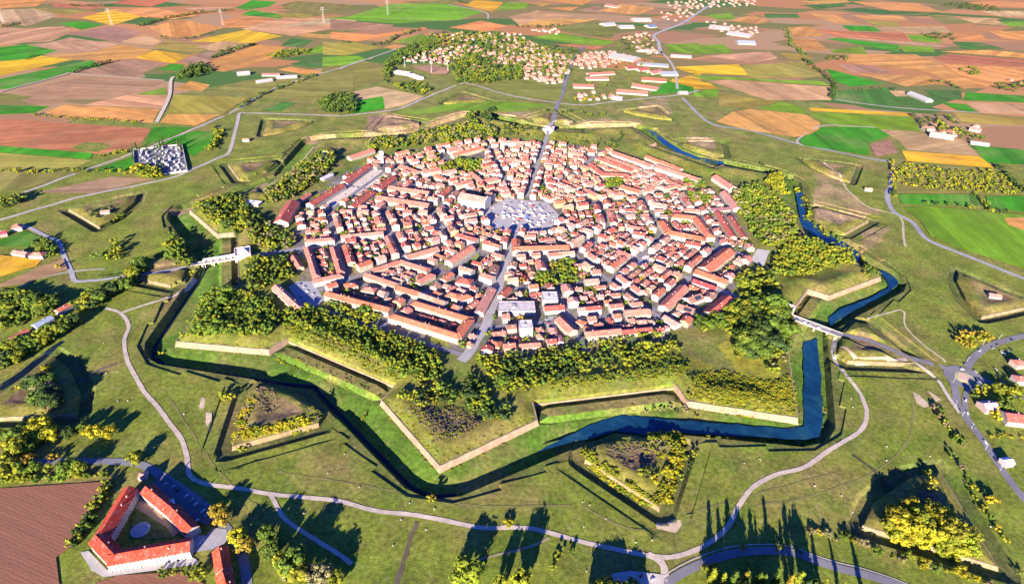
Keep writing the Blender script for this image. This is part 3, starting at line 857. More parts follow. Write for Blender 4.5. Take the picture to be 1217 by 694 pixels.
# ------------------------------------------------------------------ building kit
def tiles(nt, b, geo):
    pass
M_WALL = material('render_wall', None, 0.9, ((0.25, .08), (1.5, .06)))
M_ROOF = material('clay_roof', None, 0.88, ((0.12, .2), (0.5, .24), (2.0, .16)), hue=((0.25, (0.25, 0.16, 0.13), .6, .5, .7), (.4, (.55, .40, .33), .4, .58, .75)))
M_GLASS = material('window_glass', (.035, .045, .07), .25, (), spec=.5)
M_METAL = material('painted_metal', None, .5, ((.4, .06),), spec=.4)
ROOFS = {'salmon': (.53, .175, .13), 'orange': (.51, .145, .08), 'brick-red': (.40, .09, .07), 'pinkish': (.56, .25, .205), 'tan': (.50, .29, .20), 'brown': (.32, .16, .12)}
WALLS = {'white': (.42, .39, .385), 'cream': (.40, .34, .28), 'ochre': (.42, .29, .18), 'pink': (.44, .31, .28), 'grey': (.30, .29, .295)}
def house_parts(L, w, h, rise, kind, wc, rc_, seed=0, windows=True, chimneys=1, depth=0.0):
    """local frame: x along the ridge, base at z = 0 (foundation goes down by depth)"""
    R = random.Random(seed)
    wall, roof, win, chim = MB(), MB(), MB(), []
    hl, hw = L / 2, w / 2
    if kind == 'flat':
        wall.box(-hl, hl, -hw, hw, -depth, h, 0, wc)
        roof.box(-hl + .35, hl - .35, -hw + .35, hw - .35, h - .05, h + .12, 0, rc_)
        for x0, x1, y0, y1 in ((-hl - .1, hl + .1, -hw - .1, -hw + .35), (-hl - .1, hl + .1, hw - .35, hw + .1), (-hl - .1, -hl + .35, -hw + .35, hw - .35), (hl - .35, hl + .1, -hw + .35, hw - .35)):
            roof.box(x0, x1, y0, y1, h - .03, h + .6, 0, wc)
        roof.box(-hl * .3, -hl * .05, -hw * .4, hw * .3, h + .1, h + 1.5, 0, wc)
    else:
        o, t = .55, .28
        e = h - .1
        hip = kind == 'hip'
        rx = max(.5, hl - hw * .95) if hip else hl + o * .6
        ex = hl + (o if hip else o * .6)
        ey = hw + o
        ez = e - rise * o / hw
        if hip:
            wall.box(-hl, hl, -hw, hw, -depth, h, 0, wc)
        else:
            wall.add([(x, y, z) for x in (-hl, hl) for y, z in ((-hw, -depth), (hw, -depth), (hw, h - .12), (0, h + rise - .14), (-hw, h - .12))],
                     [(0, 4, 3, 2, 1), (5, 6, 7, 8, 9), (0, 1, 6, 5), (1, 2, 7, 6), (2, 3, 8, 7), (3, 4, 9, 8), (4, 0, 5, 9)], 0, wc)
        top = [(-ex, -ey, ez), (ex, -ey, ez), (ex, ey, ez), (-ex, ey, ez), (-rx, 0, e + rise + .1), (rx, 0, e + rise + .1)]
        fs = [(0, 1, 5, 4), (2, 3, 4, 5), (1, 2, 5), (3, 0, 4)]
        if hip:
            vs = top + [(x, y, ez - t) for x, y, _ in top[:4]]
            roof.add(vs, fs + [(0, 6, 7, 1), (1, 7, 8, 2), (2, 8, 9, 3), (3, 9, 6, 0), (9, 8, 7, 6)], 0, rc_)
        else:
            vs = top + [(x, y, z - t) for x, y, z in top]
            roof.add(vs, [(0, 1, 5, 4), (2, 3, 4, 5), (7, 6, 10, 11), (9, 8, 11, 10), (0, 6, 7, 1), (2, 8, 9, 3), (1, 7, 11, 5), (2, 5, 11, 8), (0, 4, 10, 6), (3, 9, 10, 4)], 0, rc_)
        for _ in range(chimneys):
            cx = R.uniform(-.75, .75) * hl * (.6 if hip else 1)
            cy = R.choice((-1, 1)) * R.uniform(.15, .5) * hw
            zr = e + rise * (1 - abs(cy) / hw)
            cb = MB()
            cb.box(cx - .45, cx + .45, cy - .4, cy + .4, zr - .5, zr + 1.5, 0, (.66, .50, .42))
            cb.box(cx - .6, cx + .6, cy - .55, cy + .55, zr + 1.5, zr + 1.75, 0, (.45, .25, .18))
            chim.append(cb)
    if windows:
        fl = max(1, int(h / 3.1))
        n = max(1, int((L - 1.5) / 3.0))
        for side in (-1, 1):
            y = side * (hw + .045)
            for f_ in range(fl):
                z0 = .9 + f_ * (h - .6) / fl
                for i in range(n):
                    x = -hl + L * (i + .5) / n
                    if R.random() < .12:
                        continue
                    zz = z0
                    hh = 1.45
                    if f_ == 0 and R.random() < .25:
                        zz, hh = .05, 2.3
                    q = [(x - .5, y, zz), (x + .5, y, zz), (x + .5, y, zz + hh), (x - .5, y, zz + hh)]
                    win.add(q, [(0, 1, 2, 3) if side < 0 else (3, 2, 1, 0)])
    return wall, roof, win, chim
def build_house(sp, name, label, cat, group=None):
    root = empty(name, (sp['x'], sp['y'], sp['z']), sp['rz'])
    tag(root, label, cat, group)
    add_wing(root, sp, Matrix())
    return root
def add_wing(root, sp, M):
    wall, roof, win, chim = house_parts(sp['L'], sp['w'], sp['h'], sp['rise'], sp['kind'], sp['wc'], sp['rc'], sp['seed'], sp.get('win', True), sp.get('chim', 1), sp.get('depth', .5))
    for nm, mb, mat in (('wall', wall, M_WALL), ('roof', roof, M_ROOF), ('window', win, M_GLASS)):
        if not mb.v:
            continue
        if nm == 'roof' and sp.get('metal'):
            mat = M_METAL
        o = link(nm, mb.mesh(nm, (mat,)), root)
        o.matrix_local = M
        if nm == 'window':
            o['kind'] = 'stuff'
    for cb in chim:
        link('chimney', cb.mesh('chimney', (M_WALL,)), root).matrix_local = M

# occupancy of the town in 1 m cells
OC = 520
occ = np.zeros((2 * OC, 2 * OC), bool)        # taken by anything
bocc = np.zeros((2 * OC, 2 * OC), bool)       # taken by buildings and streets
def cells(x, y, rz, L, w, pad=0.0):
    nx, ny = max(2, int((L + 2 * pad) / .9) + 1), max(2, int((w + 2 * pad) / .9) + 1)
    u, v = np.meshgrid(np.linspace(-L / 2 - pad, L / 2 + pad, nx), np.linspace(-w / 2 - pad, w / 2 + pad, ny))
    c, s = math.cos(rz), math.sin(rz)
    X, Y = (x + u * c - v * s + OC).astype(int).ravel(), (y + u * s + v * c + OC).astype(int).ravel()
    ok = (X >= 0) & (Y >= 0) & (X < 2 * OC) & (Y < 2 * OC)
    return X[ok], Y[ok]
def free(x, y, rz, L, w, pad=0.0, tol=0.0):
    X, Y = cells(x, y, rz, L, w, pad)
    return len(X) > 0 and occ[X, Y].mean() <= tol
def mark(x, y, rz, L, w, pad=0.0):
    X, Y = cells(x, y, rz, L, w, pad)
    occ[X, Y] = True
    bocc[X, Y] = True
def mark_poly(poly):
    x0, x1 = int(min(p[0] for p in poly)), int(max(p[0] for p in poly)) + 1
    y0, y1 = int(min(p[1] for p in poly)), int(max(p[1] for p in poly)) + 1
    gx, gy = np.meshgrid(np.arange(x0, x1), np.arange(y0, y1))
    P = np.stack([gx.ravel() + .5, gy.ravel() + .5], 1)
    m = sd(poly, P) > 0
    X, Y = gx.ravel()[m] + OC, gy.ravel()[m] + OC
    ok = (X >= 0) & (Y >= 0) & (X < 2 * OC) & (Y < 2 * OC)
    occ[X[ok], Y[ok]] = True

# ------------------------------------------------------------------ surveyed buildings: ridge line in the photograph, width, eaves height
ZA, ZBm, ZC, ZD, ZE, ZFm, ZG, ZH = V(320, 150, .1729), V(500, 150, .1729), V(700, 150, .1901), V(320, 260, .1729), V(500, 260, .1729), V(700, 260, .1901), V(320, 330, .2074), V(540, 330, .2766)
def bar_spec(view, x1, y1, x2, y2, w, h, wc='white', rc='salmon', kind='gable', seed=1, **kw):
    (a, b) = view((x1, y1), (x2, y2))
    rise = kw.get('rise', w * .24 if kind != 'flat' else 0)
    zg = 0.0
    for _ in range(2):
        A, B = G(*a, zg + h + rise), G(*b, zg + h + rise)
        zg = H1((A[0] + B[0]) / 2, (A[1] + B[1]) / 2)
    L = math.hypot(B[0] - A[0], B[1] - A[1])
    sp = dict(x=(A[0] + B[0]) / 2, y=(A[1] + B[1]) / 2, z=zg, rz=math.atan2(B[1] - A[1], B[0] - A[0]), L=L, w=w, h=h, rise=rise, kind=kind,
              wc=WALLS.get(wc, wc), rc=tuple(np.array(ROOFS.get(rc, rc)) * rng.uniform(.9, 1.08)), seed=seed, depth=1.0, chim=max(1, int(L / 22)))
    sp.update(kw)
    return sp
SURVEY = [  # view, ridge, width, eaves, wall, roof, kind, name, label, category
    (ZA, 75, 640, 160, 503, 24, 9, 'cream', 'brick-red', 'gable', 'barracks', 'short wide red roofed barracks beside the left rampart trees', 'barracks'),
    (ZA, 275, 525, 500, 392, 17, 8, 'white', 'brick-red', 'gable', 'barracks', 'dark red long barracks on the near left of the parade ground', 'barracks'),
    (ZA, 512, 378, 680, 258, 17, 8, 'white', 'brick-red', 'gable', 'barracks', 'dark red long barracks on the far left of the parade ground', 'barracks'),
    (ZA, 545, 205, 712, 152, 15, 7, 'cream', 'salmon', 'gable', 'barracks', 'pale salmon roofed hall behind the parade ground by the rampart', 'hall'),
    (ZA, 562, 545, 708, 440, 15, 7, 'white', 'brick-red', 'gable', 'barracks', 'red roofed barracks near right of the parade ground, beside a round tree', 'barracks'),
    (ZA, 742, 418, 852, 338, 18, 8, 'white', 'brick-red', 'gable', 'barracks', 'wide dark red barracks on the far right of the parade ground', 'barracks'),
    (ZA, 822, 408, 1100, 448, 16, 8, 'cream', 'salmon', 'gable', 'barracks', 'upper of two parallel salmon roofed barracks right of the parade ground', 'barracks'),
    (ZA, 738, 475, 1100, 530, 18, 8, 'cream', 'salmon', 'gable', 'barracks', 'lower of two parallel salmon roofed barracks right of the parade ground', 'barracks'),
    (ZA, 675, 250, 750, 265, 14, 6, 'white', 'salmon', 'gable', 'house', 'small pinkish house closing the far end of the parade ground', 'house'),
    (ZA, 900, 262, 1022, 305, 15, 7, 'cream', 'salmon', 'gable', 'house', 'salmon roofed house right of the water tower', 'house'),
    (ZA, 205, 500, 272, 455, 11, 6, 'cream', 'salmon', 'gable', 'house', 'small salmon roofed house between two red barracks at left', 'house'),
    (ZA, 360, 352, 428, 320, 11, 5, 'grey', (.45, .45, .5), 'gable', 'shed', 'grey roofed shed among trees on the upper left rampart', 'shed'),
    (ZBm, 275, 455, 455, 490, 26, 17, 'white', 'pinkish', 'gable', 'cathedral', 'big white cathedral at the left side of the central piazza', 'church'),
    (ZBm, 215, 188, 425, 135, 13, 8, 'cream', 'orange', 'gable', 'school', 'bright orange roofed school above the park trees', 'school'),
    (ZBm, 535, 98, 760, 108, 13, 8, 'white', 'pinkish', 'gable', 'barracks', 'long pale building just left of the far gate street', 'barracks'),
    (ZC, 155, 155, 395, 238, 16, 9, 'white', 'salmon', 'gable', 'barracks', 'long white walled barracks at upper right, first of the outer row', 'barracks'),
    (ZC, 362, 180, 578, 262, 14, 8, 'cream', 'orange', 'gable', 'barracks', 'long orange roofed barracks at upper right, nearest the far moat', 'barracks'),
    (ZC, 425, 240, 690, 325, 16, 9, 'white', 'salmon', 'gable', 'barracks', 'long white walled barracks at upper right, second of the outer row', 'barracks'),
    (ZC, 108, 185, 322, 262, 13, 8, 'cream', 'salmon', 'gable', 'barracks', 'inner long barracks parallel to the upper right outer row', 'barracks'),
    (ZC, 500, 335, 590, 375, 14, 7, 'cream', 'salmon', 'gable', 'house', 'salmon roofed house at the end of the upper right barracks', 'house'),
    (ZC, 795, 300, 908, 375, 19, 9, 'white', 'salmon', 'gable', 'hall', 'detached white hall with striped salmon roof by the right moat', 'hall'),
    (ZC, 848, 400, 935, 505, 17, 6, 'white', 'pinkish', 'gable', 'hall', 'low pink roofed hall below the striped hall at right', 'hall'),
    (ZC, 808, 530, 905, 685, 13, 5, 'cream', 'brick-red', 'gable', 'shed', 'left of two narrow red roofed sheds beside the right wood', 'shed'),
    (ZC, 888, 555, 975, 690, 11, 5, 'cream', 'brick-red', 'gable', 'shed', 'right of two narrow red roofed sheds beside the right wood', 'shed'),
    (ZC, 392, 470, 490, 490, 16, 9, 'white', 'pinkish', 'gable', 'house', 'tall white house with a broad sunny facade in the right quarter', 'house'),
    (ZC, 595, 515, 692, 520, 12, 7, 'cream', 'salmon', 'gable', 'house', 'salmon roofed house above the right orange courtyard', 'house'),
    (ZC, 768, 512, 880, 505, 11, 5, 'grey', (.25, .10, .13), 'gable', 'shed', 'dark purple roofed shed near the right wood', 'shed'),
    (ZC, 200, 365, 320, 398, 16, 9, 'cream', 'orange', 'gable', 'house', 'large orange roofed house left of the upper right gardens', 'house'),
    (ZFm, 722, 300, 880, 180, 22, 9, 'cream', 'orange', 'gable', 'hall', 'broad orange roofed hall slanting up at the right edge of town', 'hall'),
    (ZFm, 668, 312, 870, 382, 15, 8, 'cream', 'orange', 'gable', 'barracks', 'orange roofed wing below the broad slanting hall at right', 'barracks'),
    (ZFm, 468, 540, 600, 412, 15, 8, 'cream', 'salmon', 'gable', 'barracks', 'salmon roofed range slanting along the outer right street', 'barracks'),
    (ZFm, 655, 375, 800, 425, 12, 6, 'white', (.50, .06, .07), 'gable', 'shed', 'crimson roofed shed at the right edge of town', 'shed'),
    (ZFm, 615, 495, 700, 465, 17, 6, 'white', 'brown', 'gable', 'hall', 'brown roofed hall with dark solar panels at lower right', 'hall'),
    (ZFm, 560, 530, 660, 562, 15, 6, 'white', 'salmon', 'gable', 'hall', 'low striped roof hall in front of the solar panel hall', 'hall'),
    (ZFm, 752, 580, 880, 478, 20, 7, 'cream', 'brick-red', 'gable', 'hall', 'wide brick red roofed hall under trees by the right gate', 'hall'),
    (ZFm, 240, 570, 372, 562, 15, 7, 'cream', 'salmon', 'gable', 'house', 'wide salmon roofed house at the lower right outer street', 'house'),
    (ZFm, 475, 600, 562, 652, 13, 6, 'white', 'pinkish', 'gable', 'house', 'white house at the corner of the lower right outer street', 'house'),
    (ZD, 42, 452, 205, 602, 13, 7, 'cream', 'pinkish', 'gable', 'warehouse', 'long detached pink roofed warehouse beside the left rampart wood', 'warehouse'),
    (ZD, 390, 498, 832, 612, 13, 9, 'cream', 'orange', 'gable', 'barracks', 'very long orange roofed barracks above the lower left rampart trees', 'barracks'),
    (ZD, 660, 370, 878, 442, 12, 7, 'cream', 'salmon', 'gable', 'barracks', 'left of two thin salmon ranges behind the lower left barracks', 'barracks'),
    (ZD, 882, 458, 1032, 502, 13, 7, 'cream', 'orange', 'gable', 'barracks', 'right of two thin ranges behind the lower left barracks', 'barracks'),
    (ZD, 518, 450, 600, 430, 14, 6, 'cream', 'orange', 'hip', 'house', 'square orange hipped house behind the left end of the long barracks', 'house'),
    (ZD, 640, 465, 730, 480, 12, 6, 'cream', 'salmon', 'hip', 'house', 'small hipped house in the yard of the lower left barracks', 'house'),
    (ZD, 940, 250, 1157, 190, 14, 8, 'white', 'salmon', 'gable', 'barracks', 'long white fronted range left of the boulevard gardens', 'barracks'),
    (ZD, 490, 112, 782, 86, 12, 8, 'white', 'pinkish', 'gable', 'barracks', 'long range on the near side of the left gate street', 'barracks'),
    (ZE, 642, 190, 1020, 180, 15, 10, 'white', 'orange', 'gable', 'school', 'long orange roofed school with white facade right of the boulevard', 'school'),
    (ZE, 250, 402, 352, 420, 16, 9, 'white', 'brick-red', 'hip', 'villa', 'square red roofed white villa left of the boulevard', 'villa'),
    (ZE, 190, 282, 350, 180, 15, 8, 'cream', 'salmon', 'gable', 'house', 'salmon roofed range slanting beside a grassy lot near the boulevard', 'house'),
    (ZE, 180, 500, 265, 520, 13, 8, 'cream', 'orange', 'hip', 'villa', 'left of two orange roofed villas near the boulevard foot', 'villa'),
    (ZE, 262, 535, 345, 510, 13, 8, 'white', 'orange', 'hip', 'villa', 'right of two orange roofed villas near the boulevard foot', 'villa'),
    (ZE, 535, 600, 785, 600, 22, 9, 'white', (.62, .55, .56), 'flat', 'apartment_block', 'wide white flat roofed block right of the boulevard foot', 'apartment block'),
    (ZE, 835, 530, 940, 530, 20, 11, 'white', (.7, .68, .7), 'flat', 'apartment_block', 'white blocky building with flat roof in the lower centre', 'apartment block'),
    (ZE, 850, 602, 985, 590, 13, 7, 'white', 'brick-red', 'gable', 'house', 'bright red roofed house below the white blocky building', 'house'),
    (ZE, 402, 632, 490, 470, 13, 6, 'cream', 'pinkish', 'gable', 'house', 'pale range slanting along the left side of the boulevard foot', 'house'),
    (ZE, 555, 522, 605, 465, 12, 6, 'cream', 'brick-red', 'gable', 'house', 'small red roofed house on the right of the boulevard', 'house'),
    (ZE, 655, 130, 665, 210, 14, 9, 'white', 'orange', 'gable', 'house', 'orange roofed corner house where the boulevard meets the first ring', 'house'),
    (ZH, 280, 200, 335, 198, 16, 15, 'white', (.66, .64, .66), 'flat', 'apartment_block', 'tall white twin block below the wide flat roofed block', 'apartment block'),
    (ZH, 452, 165, 512, 222, 15, 7, 'cream', 'salmon', 'gable', 'hall', 'salmon roofed hall beside a grey parking yard at lower centre', 'hall'),
    (ZH, 566, 232, 716, 218, 13, 8, 'cream', 'salmon', 'gable', 'barracks', 'long pale salmon range at the lower edge of town', 'barracks'),
    (ZH, 722, 225, 850, 212, 11, 6, 'cream', 'brick-red', 'gable', 'barracks', 'long low red range at the lower edge of town', 'barracks'),
    (ZH, 142, 268, 200, 278, 13, 5, 'cream', 'orange', 'hip', 'house', 'orange hipped house among trees at the foot of the boulevard', 'house'),
    (ZH, 280, 285, 370, 278, 10, 4, 'cream', 'salmon', 'gable', 'shed', 'low salmon roofed shed under the rampart trees', 'shed'),
    (ZH, 532, 175, 560, 190, 10, 5, 'cream', 'orange', 'hip', 'house', 'small orange house right of the grey parking yard', 'house'),
    (ZH, 735, 140, 842, 135, 14, 7, 'cream', 'salmon', 'gable', 'house', 'wide salmon house at the lower right of town', 'house'),
]
for i, (vw, x1, y1, x2, y2, w, h, wc, rc, kd, nm, lb, ct) in enumerate(SURVEY):
    sp = bar_spec(vw, x1, y1, x2, y2, w, h, wc, rc, kd, 100 + i)
    if nm == 'apartment_block':
        sp['chim'] = 0
    mark(sp['x'], sp['y'], sp['rz'], sp['L'], sp['w'], 2.5)
    root = build_house(sp, nm, lb, ct)
    if nm == 'cathedral':                           # taller nave front and a portal towards the piazza
        fr = MB()
        fr.box(sp['L'] / 2 - .2, sp['L'] / 2 + 2, -sp['w'] / 2 - .8, sp['w'] / 2 + .8, -1, sp['h'] + 3, 0, WALLS['white'])
        fr.add([(sp['L'] / 2 + x, y, z) for x in (-.2, 2) for y, z in ((-sp['w'] / 2, sp['h'] + 3), (sp['w'] / 2, sp['h'] + 3), (0, sp['h'] + 9))], [(0, 1, 2), (5, 4, 3), (0, 3, 4, 1), (1, 4, 5, 2), (2, 5, 3, 0)], 0, WALLS['white'])
        link('facade', fr.mesh('facade', (M_WALL,)), root)
        dr = MB()
        for y in (0,):
            dr.box(sp['L'] / 2 + 2, sp['L'] / 2 + 2.1, y - 1.4, y + 1.4, 0, 5 if y else 7, 0, (.1, .06, .05))
        link('portal', dr.mesh('portal', (M_GLASS,)), root)
    if 'solar' in lb:
        pb = MB()
        pb.add([(-2, -7.5, sp['h'] + sp['rise'] * .12 + .2), (9, -7.5, sp['h'] + sp['rise'] * .12 + .2), (9, -2, sp['h'] + sp['rise'] * .76 + .2), (-2, -2, sp['h'] + sp['rise'] * .76 + .2)], [(0, 1, 2, 3)])
        link('solar_panel', pb.mesh('solar_panel', (M_GLASS,)), root)
def court(name, label, cat, bars, wc, rc, w, h, view, seed, kind='hip', pitch=.24):
    """one building of several wings around a yard"""
    sps = [bar_spec(view, *b, w, h, wc, rc, kind, seed + i, rise=w * pitch) for i, b in enumerate(bars)]
    cx, cy = np.mean([s['x'] for s in sps]), np.mean([s['y'] for s in sps])
    z0 = min(s['z'] for s in sps)
    root = empty(name, (cx, cy, z0))
    tag(root, label, cat)
    for k, s in enumerate(sps):
        s['L'] += w * .9
        s['rise'] += .04 * k
        mark(s['x'], s['y'], s['rz'], s['L'], s['w'], 2.5)
        add_wing(root, s, Matrix.Translation((s['x'] - cx, s['y'] - cy, s['z'] - z0 + .03 * k)) @ Matrix.Rotation(s['rz'], 4, 'Z'))
    return root
court('barracks', 'courtyard barracks of orange roofed wings at the lower left rampart', 'barracks', [(715, 208, 1075, 318), (840, 135, 1135, 222), (1085, 312, 1140, 238)], 'cream', 'orange', 13, 9, ZG, 300)
court('town_house', 'block of houses round a narrow yard at the left edge of town', 'house', [(262, 190, 322, 380), (325, 412, 480, 378), (440, 190, 488, 350), (265, 142, 425, 130)], 'white', 'salmon', 11, 8, ZD, 310)
court('barracks', 'salmon roofed wings round a garden left of the boulevard', 'barracks', [(730, 335, 885, 285), (905, 282, 1075, 335), (1035, 415, 1105, 375)], 'cream', 'salmon', 12, 7, ZD, 320)
court('palace', 'orange roofed palace round a yard in the right quarter', 'palace', [(545, 548, 665, 560), (680, 572, 755, 670), (505, 652, 705, 690), (465, 590, 500, 640)], 'cream', 'orange', 16, 9, ZC, 330)
court('palace', 'red roofed block round a rectangular yard at the upper right', 'palace', [(65, 192, 255, 262), (20, 235, 85, 285), (100, 292, 240, 296)], 'cream', 'brick-red', 14, 8, ZC, 340)
court('convent', 'salmon roofed convent wings beside the park trees', 'convent', [(350, 310, 420, 365), (425, 370, 520, 350)], 'cream', 'salmon', 14, 8, ZBm, 350)

# ------------------------------------------------------------------ open yards of the town
M_PAVE = material('stone_paving', None, .9, ((.06, .12), (.5, .12)))
def sheet(name, poly, col, mat, off, label, keep=True):
    if area2(poly) < 0:
        poly = poly[::-1]
    hs = Hf(poly)
    z = float(hs.max())
    if keep:
        mark_poly(poly)
    if hs.max() - hs.min() > .35:                     # follow the relief
        bd = []
        for a, b in zip(poly, poly[1:] + poly[:1]):
            m = max(1, int(math.dist(a, b) / 3))
            bd += [(a[0] + (b[0] - a[0]) * j / m, a[1] + (b[1] - a[1]) * j / m) for j in range(m)]
        gx, gy = np.meshgrid(np.arange(min(p[0] for p in poly), max(p[0] for p in poly), 3.5), np.arange(min(p[1] for p in poly), max(p[1] for p in poly), 3.5))
        P = np.stack([gx.ravel(), gy.ravel()], 1)
        P = P[sd(poly, P) > 1]
        n = len(bd)
        cv_, _, cf_, _, _, _ = delaunay_2d_cdt([Vector(p) for p in bd] + [Vector(p) for p in P], [(i, (i + 1) % n) for i in range(n)], [], 1, .01)
        cv_ = np.array([(v.x, v.y) for v in cv_])
        me = new_mesh(name, np.column_stack([cv_, Hf(cv_) + off + .1]), cf_, (mat,), None, col)
        tag(link(name, me), label, None, None, 'structure')
        return
    tag(link(name, new_mesh(name, [(x, y, z + off) for x, y in poly], [tuple(range(len(poly)))], (mat,), None, col)), label, None, None, 'structure')
sheet('parade_ground', W(ZA((370, 548), (420, 500), (560, 400), (700, 305), (770, 300), (800, 330), (700, 410), (560, 500), (450, 560))), (.60, .50, .44), M_PAVE, .10, 'pale gravel parade ground between the barracks')
sheet('piazza', [PO(75, t) for t in range(30, 390, 60)], (.40, .37, .39), M_PAVE, .08, 'six sided paved piazza in the middle of the town')
sheet('yard', W(ZD((190, 430), (300, 430), (330, 480), (380, 560), (330, 600), (230, 610), (130, 470))), (.34, .33, .37), M_PAVE, .10, 'open asphalt yard at the left edge of town')
sheet('yard', W(ZFm((1050, 190), (1130, 200), (1090, 300), (1010, 260))), (.50, .46, .45), M_PAVE, .5, 'grey yard beside the right wood')
sheet('yard', W(ZFm((290, 230), (380, 230), (360, 290), (280, 290))), (.60, .54, .53), M_PAVE, .10, 'small bright square in the right quarter')
sheet('yard', W(ZH((388, 170), (440, 165), (455, 215), (400, 222))), (.40, .38, .38), M_PAVE, .10, 'grey parking yard at lower centre')
sheet('lawn', W(ZE((250, 320), (390, 225), (420, 280), (330, 345))), (.22, .25, .07), M_GROUND, .12, 'grassy lot left of the boulevard')
for poly in (ZBm((150, 230), (250, 190), (430, 190), (420, 290), (330, 330), (200, 320)), ZE((920, 300), (1040, 300), (1090, 470), (980, 490)), ZE((790, 390), (900, 390), (950, 470), (800, 480)), ZC((90, 340), (190, 330), (220, 380), (110, 400))):
    mark_poly(W(poly))
bl = [PO(r_, 0) for r_ in (68, 100, 150, 200, 250, 300, 340)] + W([(567, 402), (558, 418), (548, 429)])
ribbon('road', bl, 13, M_ROAD, (.36, .33, .35), .16, 'straight boulevard running down from the piazza')
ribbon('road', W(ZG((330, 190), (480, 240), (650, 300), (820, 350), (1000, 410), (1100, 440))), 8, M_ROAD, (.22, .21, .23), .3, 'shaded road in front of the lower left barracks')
for g, nm in ((60, 'right'), (-60, 'left'), (180, 'far')):
    ribbon('road', [PO(r_, g) for r_ in (80, 200, 330, 470)], 10, M_ROAD, (.30, .28, .30), .16, f'street from the piazza to the {nm} gate', flat=0, smooth=False)
for k_, a in enumerate([q for q in range(0, 360, 20) if q % 60]):
    ribbon('road', [PO(r_, a) for r_ in (150, 210, 270, 330, 388)], 7.5, M_ROAD, (.25, .235, .265), .14, f'narrow side street running outwards, {ordinal(k_ + 1)} counted round the town', flat=0, smooth=False)
for r_, nm in RINGS:
    ribbon('road', [PN(r_, 10 * t) for t in range(37)], 8, M_ROAD, (.21, .195, .22), .12, f'{nm} ring street of the town', flat=0, smooth=False)

# ------------------------------------------------------------------ streets keep clear, then blocks are filled with houses
for a in range(0, 360, 20):
    main = a % 60 == 0
    x0, r1 = (60, 470) if main else (156, 392)
    cx, cy = PO((x0 + r1) / 2, a)
    mark(cx, cy, rad(a + TH0 - 90), r1 - x0, 11.0 if main else 8.5)
for r_, _n in RINGS:
    for a in range(0, 360, 2):
        cx, cy = PN(r_, a + 1)
        mark(cx, cy, chord(a + 1), r_ * rad(2) + 1, 7.5)
BANDS = [(66, 151.5, 'piazza-side', 60), (160.5, 242.5, 'inner-ring', 20), (251.5, 336.5, 'middle-ring', 20), (346, 400, 'outer-ring', 20)]
HOUSES, GARDEN = [], []
def try_house(x, y, rz, L, w, h, block, pad=.1, tol=.03, row=False):
    if not free(x, y, rz, L, w, pad, tol):
        return False
    mark(x, y, rz, L, w, .15)
    rn = random.choices(list(ROOFS), (30, 16, 18, 16, 10, 10))[0]
    wn_ = random.choices(list(WALLS), (50, 26, 8, 12, 4))[0]
    kind = 'hip' if (not row and random.random() < .35) else 'gable'
    HOUSES.append(dict(x=x, y=y, z=H1(x, y), rz=rz, L=L, w=w, h=h, rise=w * (random.uniform(.185, .2) if row else random.uniform(.17, .23)), kind=kind, wc=tuple(np.array(WALLS[wn_]) * rng.uniform(.93, 1.04)),
                       rc=tuple(np.array(ROOFS[rn]) * rng.uniform(.74, 1.14)), seed=len(HOUSES), block=block, rn=rn, wn=wn_, depth=1.5, chim=random.choice((1, 1, 2))))
    return True
